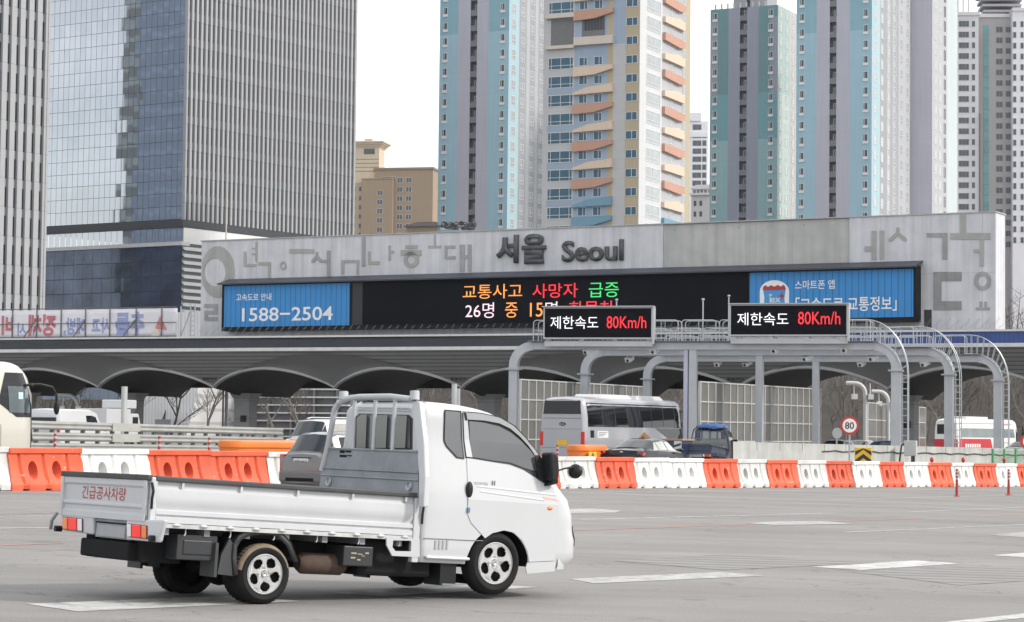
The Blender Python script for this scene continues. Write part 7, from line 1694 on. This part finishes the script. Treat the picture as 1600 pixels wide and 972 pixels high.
# ------------------------------------------------------------------ ground behind the gate, wooded bank, low buildings
BANK = M('bank_brown', (.045, .038, .032), .95, var=.35, scale=.35)
def bankz(x, y):
    z = 13 * smooth((y - 222 - .12 * x) / 65); z *= .8 + .25 * math.sin(x * .031) + .12 * math.sin(x * .11)
    return z - .06
mb = MB(); mb.grid([[(x, y, bankz(x, y)) for x in [-170 + 7 * i for i in range(56)]] for y in [200 + 6 * j for j in range(18)]]); mb.build('wooded_bank', BANK, kind='structure', smooth=60)
BARK1 = M('bark_grey', (.17, .155, .14), .9, var=.3, scale=2); BARK2 = M('bark_dark', (.065, .055, .048), .9, var=.3, scale=2)
def bare_tree(seed, h, spread=.55, depth=4):
    rnd = random.Random(seed); tr = MB(); cr = MB()
    def branch(p, d, ln, r, k, mb):
        n = 4; path = [p]; q = p.copy(); dd = d.copy()
        for i in range(n):
            dd = (dd + Vector((rnd.gauss(0, .13), rnd.gauss(0, .13), rnd.gauss(.05, .06)))).normalized(); q = q + dd * ln / n; path.append(q.copy())
        mb.tube(path, [r * (1 - .6 * i / n) for i in range(n + 1)], 6 if k > 2 else 3)
        if k == 0: return
        for i in range(5 if k > 1 else 4):
            t = .3 + .7 * (i + rnd.random()) / 5; j = min(n - 1, int(t * n)); s = path[j].lerp(path[j + 1], t * n - j if j < n - 1 else .5)
            az = rnd.random() * 2 * math.pi; side_ = Vector((math.cos(az), math.sin(az), 0)); nd = (dd * (1 - spread) + side_ * spread + Vector((0, 0, .25))).normalized()
            branch(s, nd, ln * rnd.uniform(.42, .62), r * .48, k - 1, cr)
    branch(Vector((0, 0, 0)), Vector((0, 0, 1)), h * .62, h * .018, depth, tr)
    return tr, cr
VAR = []
for v in range(4): VAR.append(bare_tree(31 + v, 9, .5 + .05 * v, 4))
VM = []
for tr, cr in VAR:
    a_ = tr.build('trunk', BARK1); b_ = cr.build('crown', BARK1); VM.append((a_.data, b_.data)); bpy.data.objects.remove(a_, do_unlink=True); bpy.data.objects.remove(b_, do_unlink=True)
TREES = [(1322, 205, 9.5, 0, 'pale bare tree left of the speed limit sign, beyond the gate'), (1268, 214, 8, 1, 'bare tree seen at the right end of the second noise screen'), (1478, 222, 9, 2, 'bare tree between the two right gantry legs, left one'), (1508, 226, 10, 3, 'bare tree just left of the red and white bus front, behind it'), (1548, 228, 10, 0, 'bare tree behind the roof of the red and white bus'), (1592, 222, 11, 1, 'bare tree at the right edge behind the bus mirror'), (1410, 220, 8, 2, 'bare tree right of the speed sign behind the short screen'),
         (264, 190, 8, 3, 'dark bare tree in front of the white ribbed building'), (321, 195, 8, 0, 'bare tree at the right corner of the white ribbed building'), (432, 205, 8, 1, 'bare tree in front of the banded building, above the white estate car'), (476, 210, 9, 2, 'bare tree seen over the truck headboard posts'), (652, 200, 8.5, 3, 'bare tree right above the truck cab roof, nearest the rack'), (688, 205, 9, 0, 'bare tree above the middle of the truck cab roof'), (742, 208, 9, 1, 'bare tree above the truck windscreen pillar'), (180, 205, 8, 2, 'bare tree beyond the box truck'), (95, 210, 9, 3, 'bare tree above the white van at left'), (1040, 215, 9, 0, 'bare tree over the front of the silver coach')]
for (px, Z, hh, v, lab) in TREES:
    q = at(px, 690, Z); t = thing('bare_tree', lab, 'tree', (q.x, q.y, bankz(q.x, q.y) - .1 if Z > 200 else 0), random.random() * 6, 'bare winter trees beyond the gate'); t.scale = (hh / 9,) * 3
    put('trunk', VM[v][0], t, (0, 0, 0)); put('crown', VM[v][1], t, (0, 0, 0))
    if v == 3:
        for c in t.children: c.material_slots[0].link = 'OBJECT'; c.material_slots[0].material = BARK2
# the far wood as one mass of stems and twigs
wd = MB(); rnd = random.Random(3)
for i in range(900):
    x = rnd.uniform(-120, 120); y = rnd.uniform(226, 285) + .12 * x; z = bankz(x, y); h_ = rnd.uniform(4, 8)
    p0 = Vector((x, y, z)); p1 = p0 + Vector((rnd.gauss(0, .5), rnd.gauss(0, .5), h_)); wd.tube([p0, p0.lerp(p1, .5) + Vector((rnd.gauss(0, .12), 0, 0)), p1], [.09, .06, .02], 3)
    for k in range(9):
        t_ = rnd.uniform(.25, 1); s = p0.lerp(p1, t_); a_ = rnd.random() * 6.28; ln = rnd.uniform(.8, 2.2) * (1.2 - t_ * .6); e_ = s + Vector((math.cos(a_) * ln, math.sin(a_) * ln, ln * .7)); wd.tube([s, e_], [.035, .012], 3)
        for w in range(2): f_2 = s.lerp(e_, rnd.uniform(.4, .9)); wd.tube([f_2, f_2 + Vector((rnd.gauss(0, .5), rnd.gauss(0, .5), rnd.uniform(.3, .8)))], [.018, .008], 3)
wo = wd.build('bare_wood', [M('wood_brown', (.12, .10, .085), .95, var=.3, scale=.15)], kind='stuff'); wo['label'] = 'brown leafless wood on the bank beyond the toll gate'; wo['category'] = 'wood'
# white ribbed building and banded block
a, b_ = at(203, 650, 225), at(312, 650, 222); t = thing('ribbed_building', 'white ribbed building seen under the canopy between the left columns', 'building', (a.x, a.y, 0), math.atan2(b_.y - a.y, b_.x - a.x)); Lb = (b_ - a).xy.length
RIBW = M('ribbed_white', (.66, .66, .67), .5, var=.10, scale=.5, lines=.35, linew=.08, linecol=.72, axis=0)
mb = MB(); mb.prism([(0, 0, 0), (Lb * .78, 0, 0), (Lb, 0, 6.5), (Lb, 0, 13), (0, 0, 13)], (0, 14, 0)); mb.build('wall', RIBW, t); mb = MB(); mb.prism([(Lb * .32, -.03, 0), (Lb * .50, -.03, 0), (Lb * .52, -.03, 3.6)], (0, .02, 0)); mb.build('entrance_glass', CG, t); mb = MB(); mb.box(Lb * .6, Lb * .82, -3, -1, 0, 2.6); mb.build('gate_hut', M('hut_grey', (.20, .21, .23), .6), t)
a, b_ = at(314, 650, 232), at(545, 650, 226); t = thing('banded_building', 'dark building with thin white floor bands under the canopy', 'building', (a.x, a.y, 0), math.atan2(b_.y - a.y, b_.x - a.x)); Lb = (b_ - a).xy.length
mb = MB(); mb.box(0, Lb, .3, 16, 0, 12); mb.build('wall', M('wall_dusk', (.13, .13, .14), .6, var=.35, scale=.5), t)
for k in range(14): mb = MB(); z = 1.0 + .78 * k; mb.box(-.1, Lb, -.12, .28, z, z + .14); mb.build('floor_band', M('band_white', (.62, .62, .62), .5, var=.1), t)
for k in range(7): mb = MB(); x = Lb * k / 6.5; mb.box(x - .08, x + .08, -.10, .25, 0, 11.6); mb.build('upright', M('upright_grey', (.2, .2, .2), .6), t)
# blue grey overhead sign, white camera arch and light poles far left
q0, q1 = at(66, 612, 215), at(196, 612, 212); t = thing('overhead_sign', 'blue grey overhead sign board beyond the left toll columns', 'road sign', (q0.x, q0.y, 0), math.atan2(q1.y - q0.y, q1.x - q0.x)); Lb = (q1 - q0).xy.length
mb = MB(); mb.box(0, Lb - .8, 0, .3, at(66, 624, 215).z, q0.z + 1.5); mb.build('sign_board', M('sign_bluegrey', (.20, .25, .32), .5, var=.1, lines=1.0, linew=.06, axis=0, linecol=.6), t); mb = MB(); mb.cyl((Lb - .4, .15, 0), (Lb - .4, .15, q0.z + 1.6), .28, 10); mb.build('pole', GALV, t)
def arch(px0, px1, ytop, Z, lab):
    a, b_ = at(px0, ytop, Z), at(px1, ytop, Z); t = thing('camera_arch', lab, 'gantry', (b_.x, b_.y, 0), 0); w = (b_ - a).xy.length; z = b_.z; r = .8
    mb = MB(); mb.tube([(0, 0, 0), (0, 0, z - r)] + [(-r + r * math.cos(R(15 * k)), 0, z - r + r * math.sin(R(15 * k))) for k in range(1, 7)] + [(-w, 0, z)], .16, 8); mb.build('arch_post', M('arch_white', (.48, .49, .50), .4, var=.05), t, smooth=50)
    for k in range(2): mb = MB(); mb.box(-w + .4 + 1.2 * k, -w + .8 + 1.2 * k, -.5, .1, z - 1.2, z - .8); mb.tube([(-w + .6 + 1.2 * k, 0, z), (-w + .6 + 1.2 * k, 0, z - .8)], .04, 6); mb.build('camera_head', MATS['camera_white'], t)
arch(86, 122, 618, 170, 'white camera arch beyond the first toll column at left')
arch(1322, 1352, 599, 172, 'white camera arch beyond the gate above the speed sign')
arch(1362, 1388, 612, 190, 'lower white camera arch beyond the gate right of the speed sign')
for (px, Z, top, w, lab) in ((193, 128, 604, .17, 'pale steel pole left of the first toll column'), (353, 175, 600, .14, 'slim pale pole in front of the banded building'), (709, 140, 600, .17, 'grey pole rising behind the truck cab roof')):
    q = at(px, 690, Z); t = thing('light_pole', lab, 'pole', (q.x, q.y, 0)); mb = MB(); mb.cyl((0, 0, 0), (0, 0, at(px, top, Z).z), w, 10); mb.build('shaft', M('pole_pale', (.50, .51, .51), .5, .2, var=.1), t, smooth=50); mb = MB(); mb.box(-w * 1.6, w * 1.6, -w * 1.6, w * 1.6, 0, .3); mb.build('base', GALV, t)
# ------------------------------------------------------------------ thin air between here and the far towers
hz = MB(); hz.box(-420, 330, -30, 960, -4, 175)
hm = bpy.data.materials.new('haze_air'); hm.use_nodes = True; ht = hm.node_tree; ht.nodes.clear()
ho = ht.nodes.new('ShaderNodeOutputMaterial'); hv = ht.nodes.new('ShaderNodeVolumePrincipled'); hv.inputs['Color'].default_value = (.93, .95, 1, 1); hv.inputs['Density'].default_value = .00007; hv.inputs['Anisotropy'].default_value = .2
ht.links.new(hv.outputs[0], ho.inputs['Volume'])
hz.build('haze', hm, kind='stuff')
SC.cycles.volume_bounces = 0
